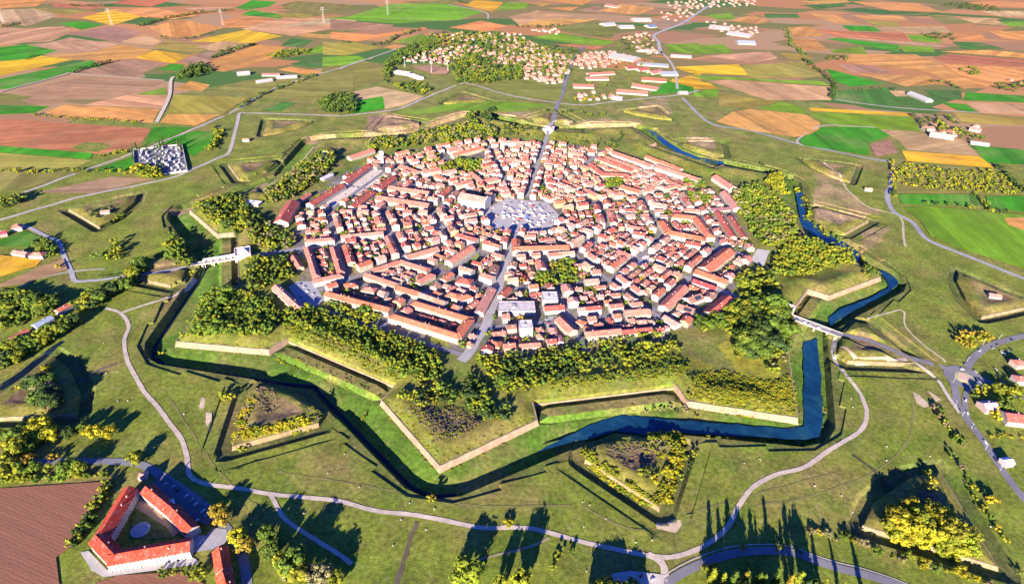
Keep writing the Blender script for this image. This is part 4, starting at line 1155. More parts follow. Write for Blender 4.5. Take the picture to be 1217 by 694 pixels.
for bi, (r0, r1, bn, stp) in enumerate(BANDS):
    for a0 in range(0, 360, stp):
        a1 = a0 + stp
        block = (bi, a0)
        nseg = max(1, stp // 20)
        hb = (12, 10.2, 9.4, 8)[bi]
        rows = []
        PI = PN if bi else PHEX
        for s in range(nseg):
            b0, b1 = a0 + 20 * s, a0 + 20 * (s + 1)
            rows += [(PN(r1, b0), PN(r1, b1), -1), (PI(r0, b1), PI(r0, b0), -1)]
        rows += [(PI(r0, a0), PN(r1, a0), 1), (PN(r1, a1), PI(r0, a1), 1)]
        for ri, (A, B, sg) in enumerate(rows):
            ax, ay = A
            L_ = math.hypot(B[0] - ax, B[1] - ay)
            ux, uy = (B[0] - ax) / L_, (B[1] - ay) / L_
            radial = ri >= len(rows) - 2
            if radial:                                   # houses line the block's side of the street
                nx, ny = (-uy, ux)
                main = (a0 if ri == len(rows) - 2 else a1) % 60 == 0
                st = 5.9 if main else 4.7
            else:
                nx, ny = (-uy, ux)
                st = 0.5
            mid = PO((r0 + r1) / 2, a0 + stp / 2)
            if (mid[0] - ax) * nx + (mid[1] - ay) * ny < 0:
                nx, ny = -nx, -ny
            t = 4.0
            hrow = hb * random.uniform(.86, 1.08)
            drow = random.uniform(11, 14)
            while t < L_ - 7:
                fl = random.uniform(9, 24) if bi < 3 else random.uniform(9, 18)
                fl = min(fl, L_ - t - 3)
                if fl < 6.5:
                    break
                dep = drow + random.uniform(-.25, .25) if random.random() < .85 else random.uniform(9, 12)
                if random.random() < (.02 if bi < 2 else .06 if bi == 2 else .35):
                    t += fl
                    continue
                cx = ax + ux * (t + fl / 2) + nx * (st + dep / 2)
                cy = ay + uy * (t + fl / 2) + ny * (st + dep / 2)
                try_house(cx, cy, math.atan2(uy, ux), fl - .12, dep, hrow * random.uniform(.975, 1.025), block, 0, .06, True)
                t += fl
        if bi < 3:                                       # terraces behind the street front, parallel to the ring
            for rr in np.arange(r0 + 19.5, r1 - 17, random.uniform(12.5, 14)):
                hrow = hb * random.uniform(.55, .85)
                for s in range(nseg):
                    A, B = PN(rr, a0 + 20 * s), PN(rr, a0 + 20 * s + 20)
                    L_ = math.dist(A, B)
                    ux, uy = (B[0] - A[0]) / L_, (B[1] - A[1]) / L_
                    t = 4 + random.uniform(0, 3)
                    while t < L_ - 6:
                        fl = random.uniform(7, 19)
                        if random.random() > .16:
                            try_house(A[0] + ux * (t + fl / 2), A[1] + uy * (t + fl / 2), math.atan2(uy, ux), fl - .1, random.uniform(8.5, 10.5), hrow * random.uniform(.96, 1.04), block, 0, .05, True)
                        t += fl
        for _ in range(170 if bi else 420):               # back buildings inside the block
            r_ = random.uniform(r0 + 12, r1 - 12) if r1 - r0 > 30 else 0
            a = random.uniform(a0, a1)
            if not r_:
                continue
            x, y = PN(r_, a)
            if len([1 for h_ in HOUSES if h_['block'] == block]) > (50 if bi else 150):
                break
            am = chord(a) + random.choice((0, math.pi / 2))
            L_ = random.uniform(7, 18)
            try_house(x, y, am, L_, random.uniform(7, 11), random.uniform(2.8, 5.2), block, .15, .05)
        for _ in range(60 if bi else 110):
            x, y = PN(random.uniform(r0 + 12, r1 - 5), random.uniform(a0, a1))
            if free(x, y, 0, 4, 4, 0, .1):
                GARDEN.append((x, y))
                mark(x, y, 0, 4, 4)
for sp in HOUSES:
    px, py, s = PJ(sp['x'], sp['y'], sp['z'] + sp['h'])
    sp['px'], sp['size'] = px, sp['L'] * sp['w'] * s * s + sp['L'] * sp['h'] * s * s
byblock = {}
for sp in HOUSES:
    byblock.setdefault(sp['block'], []).append(sp)
for blk, lst in byblock.items():
    lst.sort(key=lambda s: s['px'])
    for i, s in enumerate(lst):
        s['rank'] = i + 1
top = sorted(HOUSES, key=lambda s: -s['size'])
N_HOUSE = 300
for sp in top[:N_HOUSE]:
    bi, a0 = sp['block']
    stp = BANDS[bi][3]
    k = a0 // stp
    n = 360 // stp
    if k < n // 2:
        where = f"{ordinal(k + 1)} block right of the bottom boulevard"
    else:
        where = f"{ordinal(n - k)} block left of the bottom boulevard"
    lb = f"{sp['wn']} house, {sp['rn']} roof, {ordinal(sp['rank'])} from left in {BANDS[bi][2]} {where}"
    build_house(sp, 'town_house', lb, 'house', 'town houses lining the ring and radial streets')
def merge_houses(lst, name, label, win=True):
    mb = MB()
    for sp in lst:
        wall, roof, wn_, chim = house_parts(sp['L'], sp['w'], sp['h'], sp['rise'], sp['kind'], sp['wc'], sp['rc'], sp['seed'], win, sp.get('chim', 1), sp.get('depth', 1))
        M = Matrix.Translation((sp['x'], sp['y'], sp['z'])) @ Matrix.Rotation(sp['rz'], 4, 'Z')
        for part, mi in [(wall, 0), (roof, 1), (wn_, 2)] + [(c, 0) for c in chim]:
            k = len(mb.v)
            mb.v += [tuple(M @ Vector(v)) for v in part.v]
            mb.f += [[i + k for i in f] for f in part.f]
            mb.m += [mi] * len(part.f)
            mb.c += part.c
    o = link(name, mb.mesh(name, (M_WALL, M_ROOF, M_GLASS)))
    return tag(o, label, 'houses', None, 'stuff')
merge_houses(top[N_HOUSE:], 'houses', 'mass of smaller tiled houses filling the far blocks of the town')
print('town houses', len(HOUSES), 'gardens', len(GARDEN))
# ------------------------------------------------------------------ trees
def leafy(name):
    def ex(nt, b, geo):
        N, L = nt.nodes, nt.links
        oi = N.new('ShaderNodeObjectInfo')
        at = N.new('ShaderNodeAttribute')
        at.attribute_name = 'Col'
        mx = N.new('ShaderNodeVectorMath')
        mx.operation = 'MULTIPLY'
        L.new(at.outputs['Color'], mx.inputs[0])
        L.new(oi.outputs['Color'], mx.inputs[1])
        nz = N.new('ShaderNodeTexNoise')
        nz.inputs['Scale'].default_value = .45
        L.new(geo.outputs['Position'], nz.inputs['Vector'])
        mr = N.new('ShaderNodeMapRange')
        mr.inputs['From Min'].default_value = .3
        mr.inputs['From Max'].default_value = .7
        mr.inputs['To Min'].default_value = .75
        mr.inputs['To Max'].default_value = 1.25
        L.new(nz.outputs['Fac'], mr.inputs['Value'])
        m2 = N.new('ShaderNodeVectorMath')
        m2.operation = 'MULTIPLY'
        L.new(mx.outputs[0], m2.inputs[0])
        L.new(mr.outputs[0], m2.inputs[1])
        L.new(m2.outputs[0], b.inputs['Base Color'])
        tr = N.new('ShaderNodeBsdfTranslucent')
        L.new(m2.outputs[0], tr.inputs['Color'])
        ms = N.new('ShaderNodeMixShader')
        ms.inputs[0].default_value = .22
        L.new(b.outputs[0], ms.inputs[1])
        L.new(tr.outputs[0], ms.inputs[2])
        L.new(ms.outputs[0], N['Material Output'].inputs['Surface'])
    return material(name, (1, 1, 1), .8, (), extra=ex)
M_LEAF = leafy('foliage')
M_BARK = material('bark', (.11, .08, .055), .95, ((1.0, .3),))
_t = (1 + 5 ** .5) / 2
ICO = np.array([(-1, _t, 0), (1, _t, 0), (-1, -_t, 0), (1, -_t, 0), (0, -1, _t), (0, 1, _t), (0, -1, -_t), (0, 1, -_t), (_t, 0, -1), (_t, 0, 1), (-_t, 0, -1), (-_t, 0, 1)]) / math.hypot(1, _t)
ICF = [(0, 11, 5), (0, 5, 1), (0, 1, 7), (0, 7, 10), (0, 10, 11), (1, 5, 9), (5, 11, 4), (11, 10, 2), (10, 7, 6), (7, 1, 8), (3, 9, 4), (3, 4, 2), (3, 2, 6), (3, 6, 8), (3, 8, 9), (4, 9, 5), (2, 4, 11), (6, 2, 10), (8, 6, 7), (9, 8, 1)]
def crown_arrays(seed, nc, nl, form):
    """crown of unit height and unit width made of leaf clumps: vertices, triangles/quads, tone per face"""
    R = np.random.default_rng(seed)
    v, f, c = [], [], []
    for i in range(nc):
        if form == 'column':
            z = .08 + .88 * (i + .5) / nc
            rr_ = .34 * (1 - abs(z - .4) ** 1.5 * 1.1)
            th = R.uniform(0, 6.28)
            ctr = np.array([math.cos(th) * rr_ * .35, math.sin(th) * rr_ * .35, z])
            cr = np.array([rr_, rr_, .12]) * R.uniform(.8, 1.15)
        else:
            d = R.normal(size=3)
            d /= np.linalg.norm(d)
            k = R.uniform(.45, .78)
            base, hz = (.60, .40) if form == 'round' else (.45, .5)
            ctr = np.array([d[0] * .40 * k / .6, d[1] * .40 * k / .6, base + d[2] * hz * k])
            if form == 'bush':
                ctr[2] = max(.15, ctr[2])
            q = R.uniform(.17, .27)
            cr = np.array([q, q, q * .9])
        tone = R.uniform(.80, 1.15)
        k0 = len(v)
        v += list(ctr + ICO * cr * .86 * R.uniform(.85, 1.12, (12, 1)))
        f += [tuple(k0 + j for j in t) for t in ICF]
        c += [tone * .9] * 20
        for _ in range(nl):
            d = R.normal(size=3)
            d /= np.linalg.norm(d)
            p = ctr + d * cr * R.uniform(.92, 1.22)
            nrm = d + R.normal(size=3) * .18
            nrm /= np.linalg.norm(nrm)
            a = np.cross(nrm, R.normal(size=3))
            a /= np.linalg.norm(a)
            b = np.cross(nrm, a)
            s = R.uniform(.045, .085) if form != 'column' else R.uniform(.05, .1)
            zs = np.array([1, 1, .5]) if form == 'column' else 1
            k0 = len(v)
            v += [p + (a * s + b * s * .3) * zs, p + (b * s) * zs, p - (a * s + b * s * .2) * zs, p - b * s * .9 * zs]
            f.append((k0, k0 + 1, k0 + 2, k0 + 3))
            c.append(tone * R.uniform(.88, 1.14))
    return np.array(v), f, np.array(c)
FORMS = ['round', 'round', 'round', 'bush', 'bush', 'column', 'column']
HI, LO = [], []
for i, fm in enumerate(FORMS):
    va, fa, ca = crown_arrays(50 + i, 13 if fm != 'column' else 11, 34, fm)
    HI.append(new_mesh('crown', va, fa, (M_LEAF,), None, np.repeat(ca[:, None], 3, 1), True))
    LO.append(crown_arrays(80 + i, 7 if fm != 'column' else 6, 9, fm))
TRK = []
for i in range(3):
    mb = MB()
    mb.cyl(0, 0, -.04, .34, .035, .024, 7)
    mb.cyl(0, 0, .34, .62, .024, .010, 6)
    for k in range(4):
        th = 1.57 * k + i
        p0, p1 = Vector((0, 0, .32 + .04 * k)), Vector((math.cos(th) * .22, math.sin(th) * .22, .55 + .04 * k))
        ax = (p1 - p0).normalized()
        sx = ax.orthogonal().normalized()
        sy = ax.cross(sx)
        vs = [tuple(p + (sx * math.cos(q) + sy * math.sin(q)) * r_) for p, r_ in ((p0, .014), (p1, .005)) for q in (0, 2.09, 4.19)]
        mb.add(vs, [(0, 1, 4, 3), (1, 2, 5, 4), (2, 0, 3, 5)])
    TRK.append(mb.mesh('trunk', (M_BARK,)))
SPEC = {'v': ((.25, .275, .022), 'yellow-green'), 'g': ((.125, .19, .024), 'green'), 'd': ((.06, .105, .026), 'dark green'), 'y': ((.40, .36, .02), 'golden yellow'),
        'o': ((.38, .27, .03), 'orange tinted'), 'p': ((.26, .235, .10), 'pale olive'), 'n': ((.27, .195, .12), 'brownish'), 'l': ((.17, .26, .03), 'light green')}
TREES = []
def put(x, y, h, wr, sp, form, region, z=None):
    TREES.append(dict(x=x, y=y, z=z, h=h * (q_ := rng.uniform(.78, 1.2)), w=h * wr * q_ * 1.42, sp=sp, form=form, region=region))
def fill(view, poly, spacing, hr, mix, region, wr=(.75, 1.05), form='round', lift=3.0, keep=1.0):
    w = [GP(x, y, lift)[:2] for x, y in view(*poly)]
    x0, x1, y0, y1 = min(p[0] for p in w), max(p[0] for p in w), min(p[1] for p in w), max(p[1] for p in w)
    gx, gy = np.meshgrid(np.arange(x0, x1 + spacing, spacing), np.arange(y0, y1 + spacing, spacing))
    P = np.stack([gx.ravel(), gy.ravel()], 1) + rng.uniform(-.45, .45, (gx.size, 2)) * spacing
    P = P[(sd(w, P) > 0) & (rng.random(len(P)) < keep)]
    if not len(P):
        return
    Z = Hf(P)
    for (x, y), z in zip(P, Z):
        if math.hypot(x, y) < 400 and bocc[int(x + OC), int(y + OC)]:
            continue
        put(x, y, rng.uniform(*hr), rng.uniform(*wr), random.choice(mix), form, region, z)
def row(view, line, spacing, hr, mix, region, wr=(.7, 1.0), form='round', jit=1.0, lift=2.0, keep=1.0):
    w = [GP(x, y, lift)[:2] for x, y in view(*line)]
    for a, b in zip(w[:-1], w[1:]):
        L_ = math.hypot(b[0] - a[0], b[1] - a[1])
        n = max(1, int(L_ / spacing))
        for i in range(n):
            if rng.random() > keep:
                continue
            t = (i + rng.uniform(.2, .8)) / n
            put(a[0] + (b[0] - a[0]) * t + rng.uniform(-jit, jit), a[1] + (b[1] - a[1]) * t + rng.uniform(-jit, jit), rng.uniform(*hr), rng.uniform(*wr), random.choice(mix), form, region)
ID = V(0, 0, 1)
VZ0 = V(600, 0, .2465)
Y1, Y2, Y3, Y4 = V(0, 380, .1988), V(0, 230, .1988), V(180, 140, .1988), V(180, 260, .1988)
Y5, Y6, Y7, Y8 = V(860, 340, .1988), V(860, 190, .1988), V(400, 90, .1988), V(620, 60, .1988)
K1, K2, K3, K4, K6 = V(420, 430, .2074), V(200, 440, .2074), V(660, 480, .1729), V(980, 540, .2219), V(0, 480, .1479)
KC = V(80, 560, .1972)
# ramparts and bastions
fill(Z4, ((690, 480), (790, 375), (860, 340), (960, 380), (1000, 430), (965, 505), (800, 500), (650, 505)), 5.6, (5, 9), 'vvggl', 'the lower left bastion')
fill(ZG, ((30, 220), (140, 160), (260, 170), (420, 230), (520, 260), (800, 340), (960, 420), (990, 560), (860, 595), (700, 540), (560, 440), (330, 330), (180, 270)), 5.4, (5, 8.5), 'vvggvl', 'the lower left rampart')
fill(ZG, ((60, 240), (180, 280), (420, 390), (640, 500), (800, 570), (700, 575), (410, 465), (100, 325)), 3.4, (1.4, 3.2), 'vvvl', 'the sunny bank of the lower left rampart', (1.0, 1.4), 'bush')
fill(ZG, ((320, 110), (600, 180), (640, 240), (540, 260), (330, 160)), 9, (7, 11), 'vgg', 'the avenue before the long lower left barracks')
fill(ZG, ((40, 430), (300, 500), (560, 590), (700, 660), (620, 690), (330, 590), (30, 470)), 5, (1.0, 2.2), 'vppy', 'the low terrace left of the bottom bastion', (1.1, 1.5), 'bush', keep=.6)
fill(K1, ((255, 180), (500, 110), (640, 170), (600, 230), (470, 245), (390, 255), (290, 225)), 6.5, (5, 9), 'vvgd', 'the bottom bastion, left of its ramp')
fill(K1, ((660, 70), (770, 100), (770, 230), (890, 260), (900, 320), (760, 330), (640, 240), (620, 190)), 6, (5, 9), 'gggvd', 'the bottom bastion, right of its ramp')
fill(K1, ((170, 200), (240, 180), (310, 280), (420, 380), (480, 470), (480, 560), (420, 520), (300, 370)), 5.5, (.8, 1.8), 'vyp', 'the left bank of the bottom bastion', (1.1, 1.6), 'bush', keep=.5)
fill(K1, ((500, 520), (700, 420), (900, 330), (1010, 290), (1020, 320), (700, 460), (510, 570)), 5.5, (.8, 1.8), 'vypo', 'the right bank of the bottom bastion', (1.1, 1.6), 'bush', keep=.5)
fill(K1, ((350, 290), (500, 270), (600, 270), (700, 340), (560, 400), (450, 370)), 5, (.7, 1.7), 'nnp', 'the brown hollow of the bottom bastion', (1.1, 1.6), 'bush', keep=.8)
fill(K1, ((300, 250), (500, 255), (620, 250), (740, 330), (700, 370), (560, 430), (480, 450), (380, 350)), 3.2, (.8, 2.2), 'nnpv', 'the brown scrub of the bottom bastion', (1.2, 1.7), 'bush')
fill(ZH, ((95, 350), (240, 360), (400, 330), (520, 300), (560, 380), (420, 440), (300, 490), (190, 480)), 5.6, (5, 9), 'ggvvd', 'the rampart right of the boulevard foot')
fill(ZH, ((400, 430), (700, 400), (900, 320), (1010, 340), (1000, 410), (700, 445), (420, 490)), 4, (1.4, 3.4), 'vvvl', 'the sunny bank of the lower right rampart', (1.0, 1.4), 'bush', keep=.85)
row(ZH, ((90, 350), (300, 330), (430, 305), (540, 305), (700, 270), (900, 245)), 9, (6, 10), 'vvg', 'the avenue along the lower right rampart', jit=2.5)
row(ZH, ((640, 290), (740, 310), (800, 300), (880, 300), (900, 330)), 10, (8, 11), 'vvo', 'the lower right rampart top', jit=3)
fill(ZH, ((360, 590), (700, 545), (960, 480), (1030, 500), (1000, 530), (700, 560)), 6, (.8, 1.8), 'pyv', 'the low terrace right of the bottom bastion', (1.1, 1.6), 'bush', keep=.4)
fill(Y5, ((0, 150), (60, 90), (280, 90), (330, 130), (260, 240), (230, 320), (110, 350), (70, 290), (0, 280)), 7, (7, 12), 'vvvg', 'the wood inside the right gate')
fill(Y5, ((0, 560), (150, 540), (300, 560), (420, 540), (450, 690), (0, 690)), 3.8, (1.2, 2.6), 'vvvy', 'the flat top of the lower right bastion', (1.4, 1.9), 'bush')
fill(V(811, 462, .3344), ((20, 30), (20, 0), (405, 0), (410, 85), (200, 50)), 3.8, (1.2, 2.6), 'vvvy', 'the lower edge of the lower right bastion', (1.1, 1.5), 'bush')
fill(ID, ((822, 442), (860, 438), (946, 468), (946, 496), (880, 486), (826, 472)), 3.8, (1.2, 2.6), 'vvvy', 'the front of the lower right bastion', (1.4, 1.9), 'bush')
fill(ZH, ((420, 350), (560, 310), (800, 290), (960, 270), (1000, 330), (880, 330), (700, 390), (520, 400)), 9, (6, 9), 'vvgl', 'the green strip of the lower right rampart', keep=.75)
fill(Y5, ((280, 320), (350, 310), (380, 420), (330, 530), (180, 480), (200, 400)), 8, (6, 10), 'vpg', 'the pond wood on the lower right bastion', keep=.6)
fill(ZFm, ((650, 680), (700, 620), (850, 610), (920, 560), (950, 470), (1010, 440), (1100, 470), (1157, 500), (1157, 690), (700, 694)), 7.5, (8, 13), 'vvgg', 'the wood right of the lower right houses')
fill(ZFm, ((900, 420), (960, 330), (1020, 320), (1100, 330), (1157, 330), (1157, 440), (1020, 440)), 7.5, (8, 12), 'vvg', 'the tree clump near the grey right yard')
fill(Y6, ((60, 190), (200, 140), (260, 180), (330, 240), (400, 320), (430, 400), (410, 480), (300, 520), (220, 500), (170, 420), (110, 330), (60, 240)), 7.5, (7, 12), 'vvgglp', 'the large wood along the right rampart')
fill(Y6, ((230, 130), (350, 100), (370, 200), (320, 220)), 7, (7, 11), 'vvy', 'the yellow clump on the upper right bastion')
fill(Y6, ((360, 520), (480, 490), (640, 520), (760, 560), (770, 620), (600, 640), (500, 690), (300, 690), (280, 620)), 7, (7, 12), 'vvvg', 'the wood on the right bastion')
fill(Y6, ((800, 610), (900, 620), (940, 690), (850, 690)), 7, (6, 9), 'vg', 'the tip of the right bastion')
row(Y6, ((440, 190), (490, 260), (510, 350), (540, 390), (600, 440), (700, 500), (780, 520), (830, 580)), 8, (6, 10), 'gdvy', 'the right hand moat bank', jit=5)
fill(Y3, ((680, 450), (760, 400), (900, 270), (1010, 200), (1110, 230), (1000, 370), (900, 440), (800, 500), (690, 520)), 8, (7, 12), 'gvvpd', 'the upper left rampart')
fill(Y3, ((250, 530), (380, 480), (520, 460), (560, 500), (640, 600), (700, 640), (480, 690), (330, 610)), 8, (7, 11), 'vvgd', 'the left bastion')
fill(Y4, ((590, 70), (700, 20), (760, 70), (860, 100), (850, 160), (720, 190), (600, 140)), 8, (7, 11), 'vggp', 'the upper side of the left gate')
fill(Y4, ((570, 250), (650, 240), (800, 240), (850, 350), (720, 390), (600, 440), (560, 420)), 7, (6, 11), 'vvggd', 'the lower side of the left gate')
fill(Y4, ((350, 440), (560, 470), (720, 480), (740, 640), (600, 690), (230, 690), (270, 560)), 7, (6, 11), 'gggvl', 'the left wood behind the lower left bastion')
fill(Y7, ((160, 420), (300, 380), (430, 390), (540, 335), (700, 320), (780, 290), (840, 310), (950, 310), (960, 365), (700, 395), (540, 400), (420, 425), (230, 440)), 9, (8, 13), 'vvgdp', 'the far rampart behind the town')
row(Y7, ((780, 250), (830, 310), (880, 330)), 6, (10, 15), 'vgd', 'the far bastion beyond the park', jit=6)
fill(Y7, ((870, 220), (930, 200), (960, 260), (900, 280)), 10, (9, 13), 'dd', 'the dark clump on the far bastion')
fill(Y7, ((980, 300), (1150, 290), (1200, 320), (1190, 360), (980, 360)), 9, (5, 8), 'vvd', 'the rampart left of the far gate', keep=.5)
fill(Y7, ((600, 545), (740, 495), (800, 520), (860, 520), (860, 560), (720, 595), (650, 585)), 7.5, (8, 12), 'lgv', 'the town park')
fill(Y7, ((490, 480), (600, 460), (640, 480), (610, 530), (500, 510)), 8, (7, 10), 'ovp', 'the park edge avenue')
fill(Y8, ((200, 500), (460, 520), (600, 560), (580, 590), (200, 530)), 11, (4, 7), 'vvd', 'the garden strip below the far rampart', keep=.6)
row(Y8, ((560, 490), (610, 510), (570, 560), (520, 540)), 14, (7, 10), 'dg', 'the lawn of the far bastion', jit=3)
row(Y8, ((150, 365), (250, 370), (330, 370), (420, 390), (500, 380)), 12, (7, 10), 'ddg', 'the road outside the far gate', jit=5)
row(Y8, ((290, 300), (380, 300), (460, 290)), 9, (8, 12), 'oyg', 'the crossroads beyond the far gate', jit=6)
row(Y8, ((730, 470), (790, 500), (830, 540)), 8, (5, 8), 'dgd', 'the far moat bend', jit=4)
row(Y8, ((1020, 650), (1100, 660), (1200, 670)), 9, (5, 8), 'dgd', 'the upper right moat', jit=4)
row(Y6, ((90, 20), (230, 30), (300, 50), (400, 90), (430, 110)), 9, (6, 9), 'dgv', 'the upper right moat edge', jit=3)
# glacis and left side
fill(Y2, ((980, 330), (1030, 250), (1130, 320), (1110, 420), (1010, 420)), 8, (8, 12), 'vgg', 'the left gate ravelin, upper part')
row(Y2, ((1160, 390), (1100, 450), (1160, 500)), 12, (8, 11), 'vg', 'the left gate ravelin path', jit=3)
fill(Y2, ((560, 390), (640, 350), (700, 290), (740, 330), (700, 400), (600, 410)), 11, (8, 12), 'vvg', 'the meadow below the left lunette', keep=.7)
row(Y2, ((440, 680), (560, 610), (700, 540), (800, 490), (860, 420)), 6, (7, 12), 'gdv', 'the diagonal tree row at left, upper end', jit=6)
row(Y1, ((-20, 180), (100, 150), (200, 110), (300, 60), (420, 10)), 5, (6, 10), 'gdgv', 'the diagonal tree row at left, lower end', jit=6)
row(Y1, ((60, 420), (150, 370), (230, 320), (290, 270)), 4, (3, 6), 'vypg', 'the yellow scrub beside the left canal', jit=4, form='bush', wr=(.9, 1.3))
fill(Y1, ((180, 400), (300, 330), (310, 420), (380, 500), (280, 560), (200, 520)), 7, (9, 14), 'dgdn', 'the far left lunette')
fill(Y2, ((-20, 620), (60, 590), (200, 610), (320, 620), (330, 680), (150, 710), (-20, 710)), 7, (8, 12), 'vgg', 'the wood at the left edge')
fill(V(0, 231, .3328), ((-10, 360), (60, 350), (190, 380), (200, 420), (100, 450), (30, 480), (-10, 480)), 8, (8, 12), 'vgg', 'the left edge wood above the canal houses')
fill(Y2, ((0, 40), (60, 20), (140, 10), (160, 40), (60, 80), (0, 90)), 9, (8, 12), 'gdv', 'the upper left roadside trees')
fill(Y2, ((200, 290), (280, 280), (340, 330), (350, 370), (270, 380)), 8, (7, 10), 'gvg', 'the gardens by the left houses')
row(Y2, ((330, 440), (360, 450)), 8, (8, 9), 'y', 'the brown field corner at left')
fill(Y2, ((500, 110), (600, 80), (700, 60), (680, 110), (560, 150)), 7, (3, 5), 'gpd', 'the top of the left lunette', (1, 1.3), 'bush')
row(Y2, ((640, 190), (700, 150), (740, 130)), 6, (6, 9), 'gdv', 'the left lunette ditch', jit=4)
row(Y3, ((370, 60), (400, 110), (380, 190)), 7, (7, 10), 'vyg', 'the lane right of the cemetery', jit=4)
row(Z1, ((740, 540), (770, 510), (790, 470)), 9, (7, 10), 'vyg', 'the roadside above the cemetery', jit=5)
row(Z1, ((120, 410), (250, 425), (400, 430), (500, 438)), 10, (5, 8), 'vgv', 'the upper left field hedge', jit=4)
row(Z1, ((0, 610), (100, 620), (220, 610), (400, 612), (560, 625)), 11, (6, 10), 'vyvg', 'the hedge left of the cemetery', jit=4)
row(Z1, ((405, 545), (460, 540), (330, 560)), 10, (6, 9), 'vy', 'the corner above the cemetery', jit=5)
row(Z1, ((90, 215), (140, 195)), 14, (6, 8), 'd', 'the far left crop edge')
row(Z1, ((250, 262), (320, 242), (400, 222)), 10, (8, 12), 'd', 'the far left hedgerow', jit=5)
row(Z1, ((495, 95), (600, 65), (740, 45), (830, 38)), 12, (9, 13), 'dg', 'the distant left hedgerow', jit=6)
row(Z1, ((750, 210), (850, 175), (910, 160)), 11, (8, 12), 'dg', 'the distant orange field hedge', jit=5)
fill(Z1, ((670, 240), (720, 225), (760, 255), (700, 275), (620, 285)), 14, (10, 14), 'dgd', 'the copse by the pale farm track')
row(Z1, ((570, 130), (590, 138), (680, 140), (760, 118)), 16, (6, 9), 'dv', 'the far field corner', jit=5)
row(Z1, ((780, 185), (860, 168), (910, 158)), 11, (7, 10), 'dg', 'the far brown field hedge', jit=4)
row(Z1, ((840, 390), (900, 360), (960, 330), (1040, 300), (1120, 270)), 12, (8, 12), 'dgv', 'the long road hedge at upper left', jit=7)
fill(Z1, ((1130, 370), (1180, 340), (1270, 340), (1270, 405), (1160, 405)), 11, (9, 14), 'dg', 'the square copse at upper left')
row(Z1, ((0, 100), (80, 82)), 10, (7, 10), 'd', 'the far left field end', jit=4)
row(Z1, ((240, 20), (300, 24), (390, 22)), 14, (8, 11), 'd', 'the top left horizon trees', jit=6)
fill(Z1, ((950, 200), (1010, 180), (1100, 170), (1110, 185), (1000, 208)), 14, (7, 10), 'gv', 'the far vineyard patch')
# village
fill(Z2, ((150, 230), (210, 180), (300, 140), (330, 120), (360, 150), (250, 210), (190, 240), (160, 300)), 17, (9, 14), 'dgg', 'the left side of the village')
fill(Z2, ((380, 230), (450, 190), (520, 200), (560, 240), (640, 230), (650, 280), (500, 300), (420, 300)), 17, (9, 14), 'dggv', 'the village park')
fill(Z2, ((320, 120), (450, 115), (560, 120), (600, 170), (520, 180), (400, 160)), 28, (8, 13), 'dgv', 'the village gardens, left', keep=.8)
fill(Z2, ((600, 130), (740, 170), (830, 170), (820, 260), (700, 260), (620, 200)), 32, (8, 12), 'dgv', 'the village gardens, right', keep=.8)
fill(Z2, ((180, 300), (260, 290), (330, 310), (300, 340), (220, 320)), 15, (8, 12), 'dgv', 'the field edge below the sports ground')
row(Z2, ((620, 95), (700, 100), (800, 90)), 20, (8, 12), 'd', 'the hedge above the village', jit=10)
row(Z2, ((760, 180), (840, 180), (850, 200)), 16, (9, 13), 'd', 'the trees above the village street', jit=8)
fill(Z2, ((1000, 130), (1080, 115), (1130, 150), (1080, 190), (960, 170)), 30, (8, 12), 'dg', 'the trees by the industrial lane')
row(Z2, ((0, 150), (40, 155)), 14, (8, 11), 'd', 'the field left of the village')
row(Z2, ((110, 160), (160, 160), (200, 130), (290, 105)), 18, (8, 12), 'dg', 'the hedge left of the village', jit=6)
row(Z2, ((420, 10), (450, 14)), 12, (10, 14), 'd', 'the small copse at the top')
fill(Z2, ((270, 200), (330, 130), (560, 120), (680, 150), (830, 200), (800, 290), (650, 270), (540, 220), (400, 225)), 24, (9, 13), 'gdgv', 'the village gardens', keep=.8)
fill(VZ0, ((330, 420), (460, 330), (640, 270), (760, 300), (640, 470), (480, 480)), 46, (7, 11), 'gvd', 'the factory surroundings', keep=.6)
# right side
fill(V(1060, 130, .1874), ((60, 330), (250, 360), (450, 385), (640, 380), (800, 510), (810, 545), (560, 530), (300, 510), (40, 480), (20, 400)), 12.5, (5, 8.5), 'vvvyg', 'the orchard below the yellow strip')
fill(Z3, ((850, 420), (950, 410), (990, 450), (1080, 500), (1000, 500), (880, 450)), 17, (8, 12), 'dgv', 'the farm at upper right', keep=.8)
row(Z3, ((820, 410), (850, 445), (870, 472)), 13, (8, 11), 'd', 'the drive of the upper right farm', jit=4)
row(Z3, ((430, 210), (500, 265), (540, 300), (535, 350)), 13, (9, 13), 'd', 'the stream hedge at upper right', jit=7)
row(Z3, ((370, 110), (390, 160), (440, 200)), 16, (8, 12), 'dg', 'the lane hedge at upper right', jit=9)
fill(Z3, ((490, 205), (590, 195), (590, 215), (520, 215)), 20, (8, 11), 'dg', 'the far right garden')
fill(Z3, ((980, 245), (1040, 240), (1070, 270), (1020, 270)), 22, (8, 12), 'g', 'the round thicket in the right fields')
fill(Z3, ((1090, 300), (1217, 290), (1217, 330), (1110, 318)), 22, (8, 12), 'dg', 'the far right hamlet')
row(Z3, ((600, 320), (700, 315), (760, 320)), 20, (6, 9), 'dg', 'the dark green field edge', jit=5)
fill(Z3, ((840, 118), (960, 120), (980, 145), (890, 140)), 26, (8, 12), 'd', 'the far wood strip at right')
fill(Z3, ((900, 10), (1100, 20), (1140, 45), (980, 30)), 34, (9, 13), 'd', 'the top right wood strip')
row(Z3, ((880, 290), (950, 298), (990, 320)), 18, (8, 12), 'dg', 'the right field copse', jit=8)
row(V(1060, 130, .1874), ((540, 540), (600, 610), (640, 650), (700, 660), (760, 650)), 9, (7, 10), 'dgv', 'the green crop corner at right', jit=5)
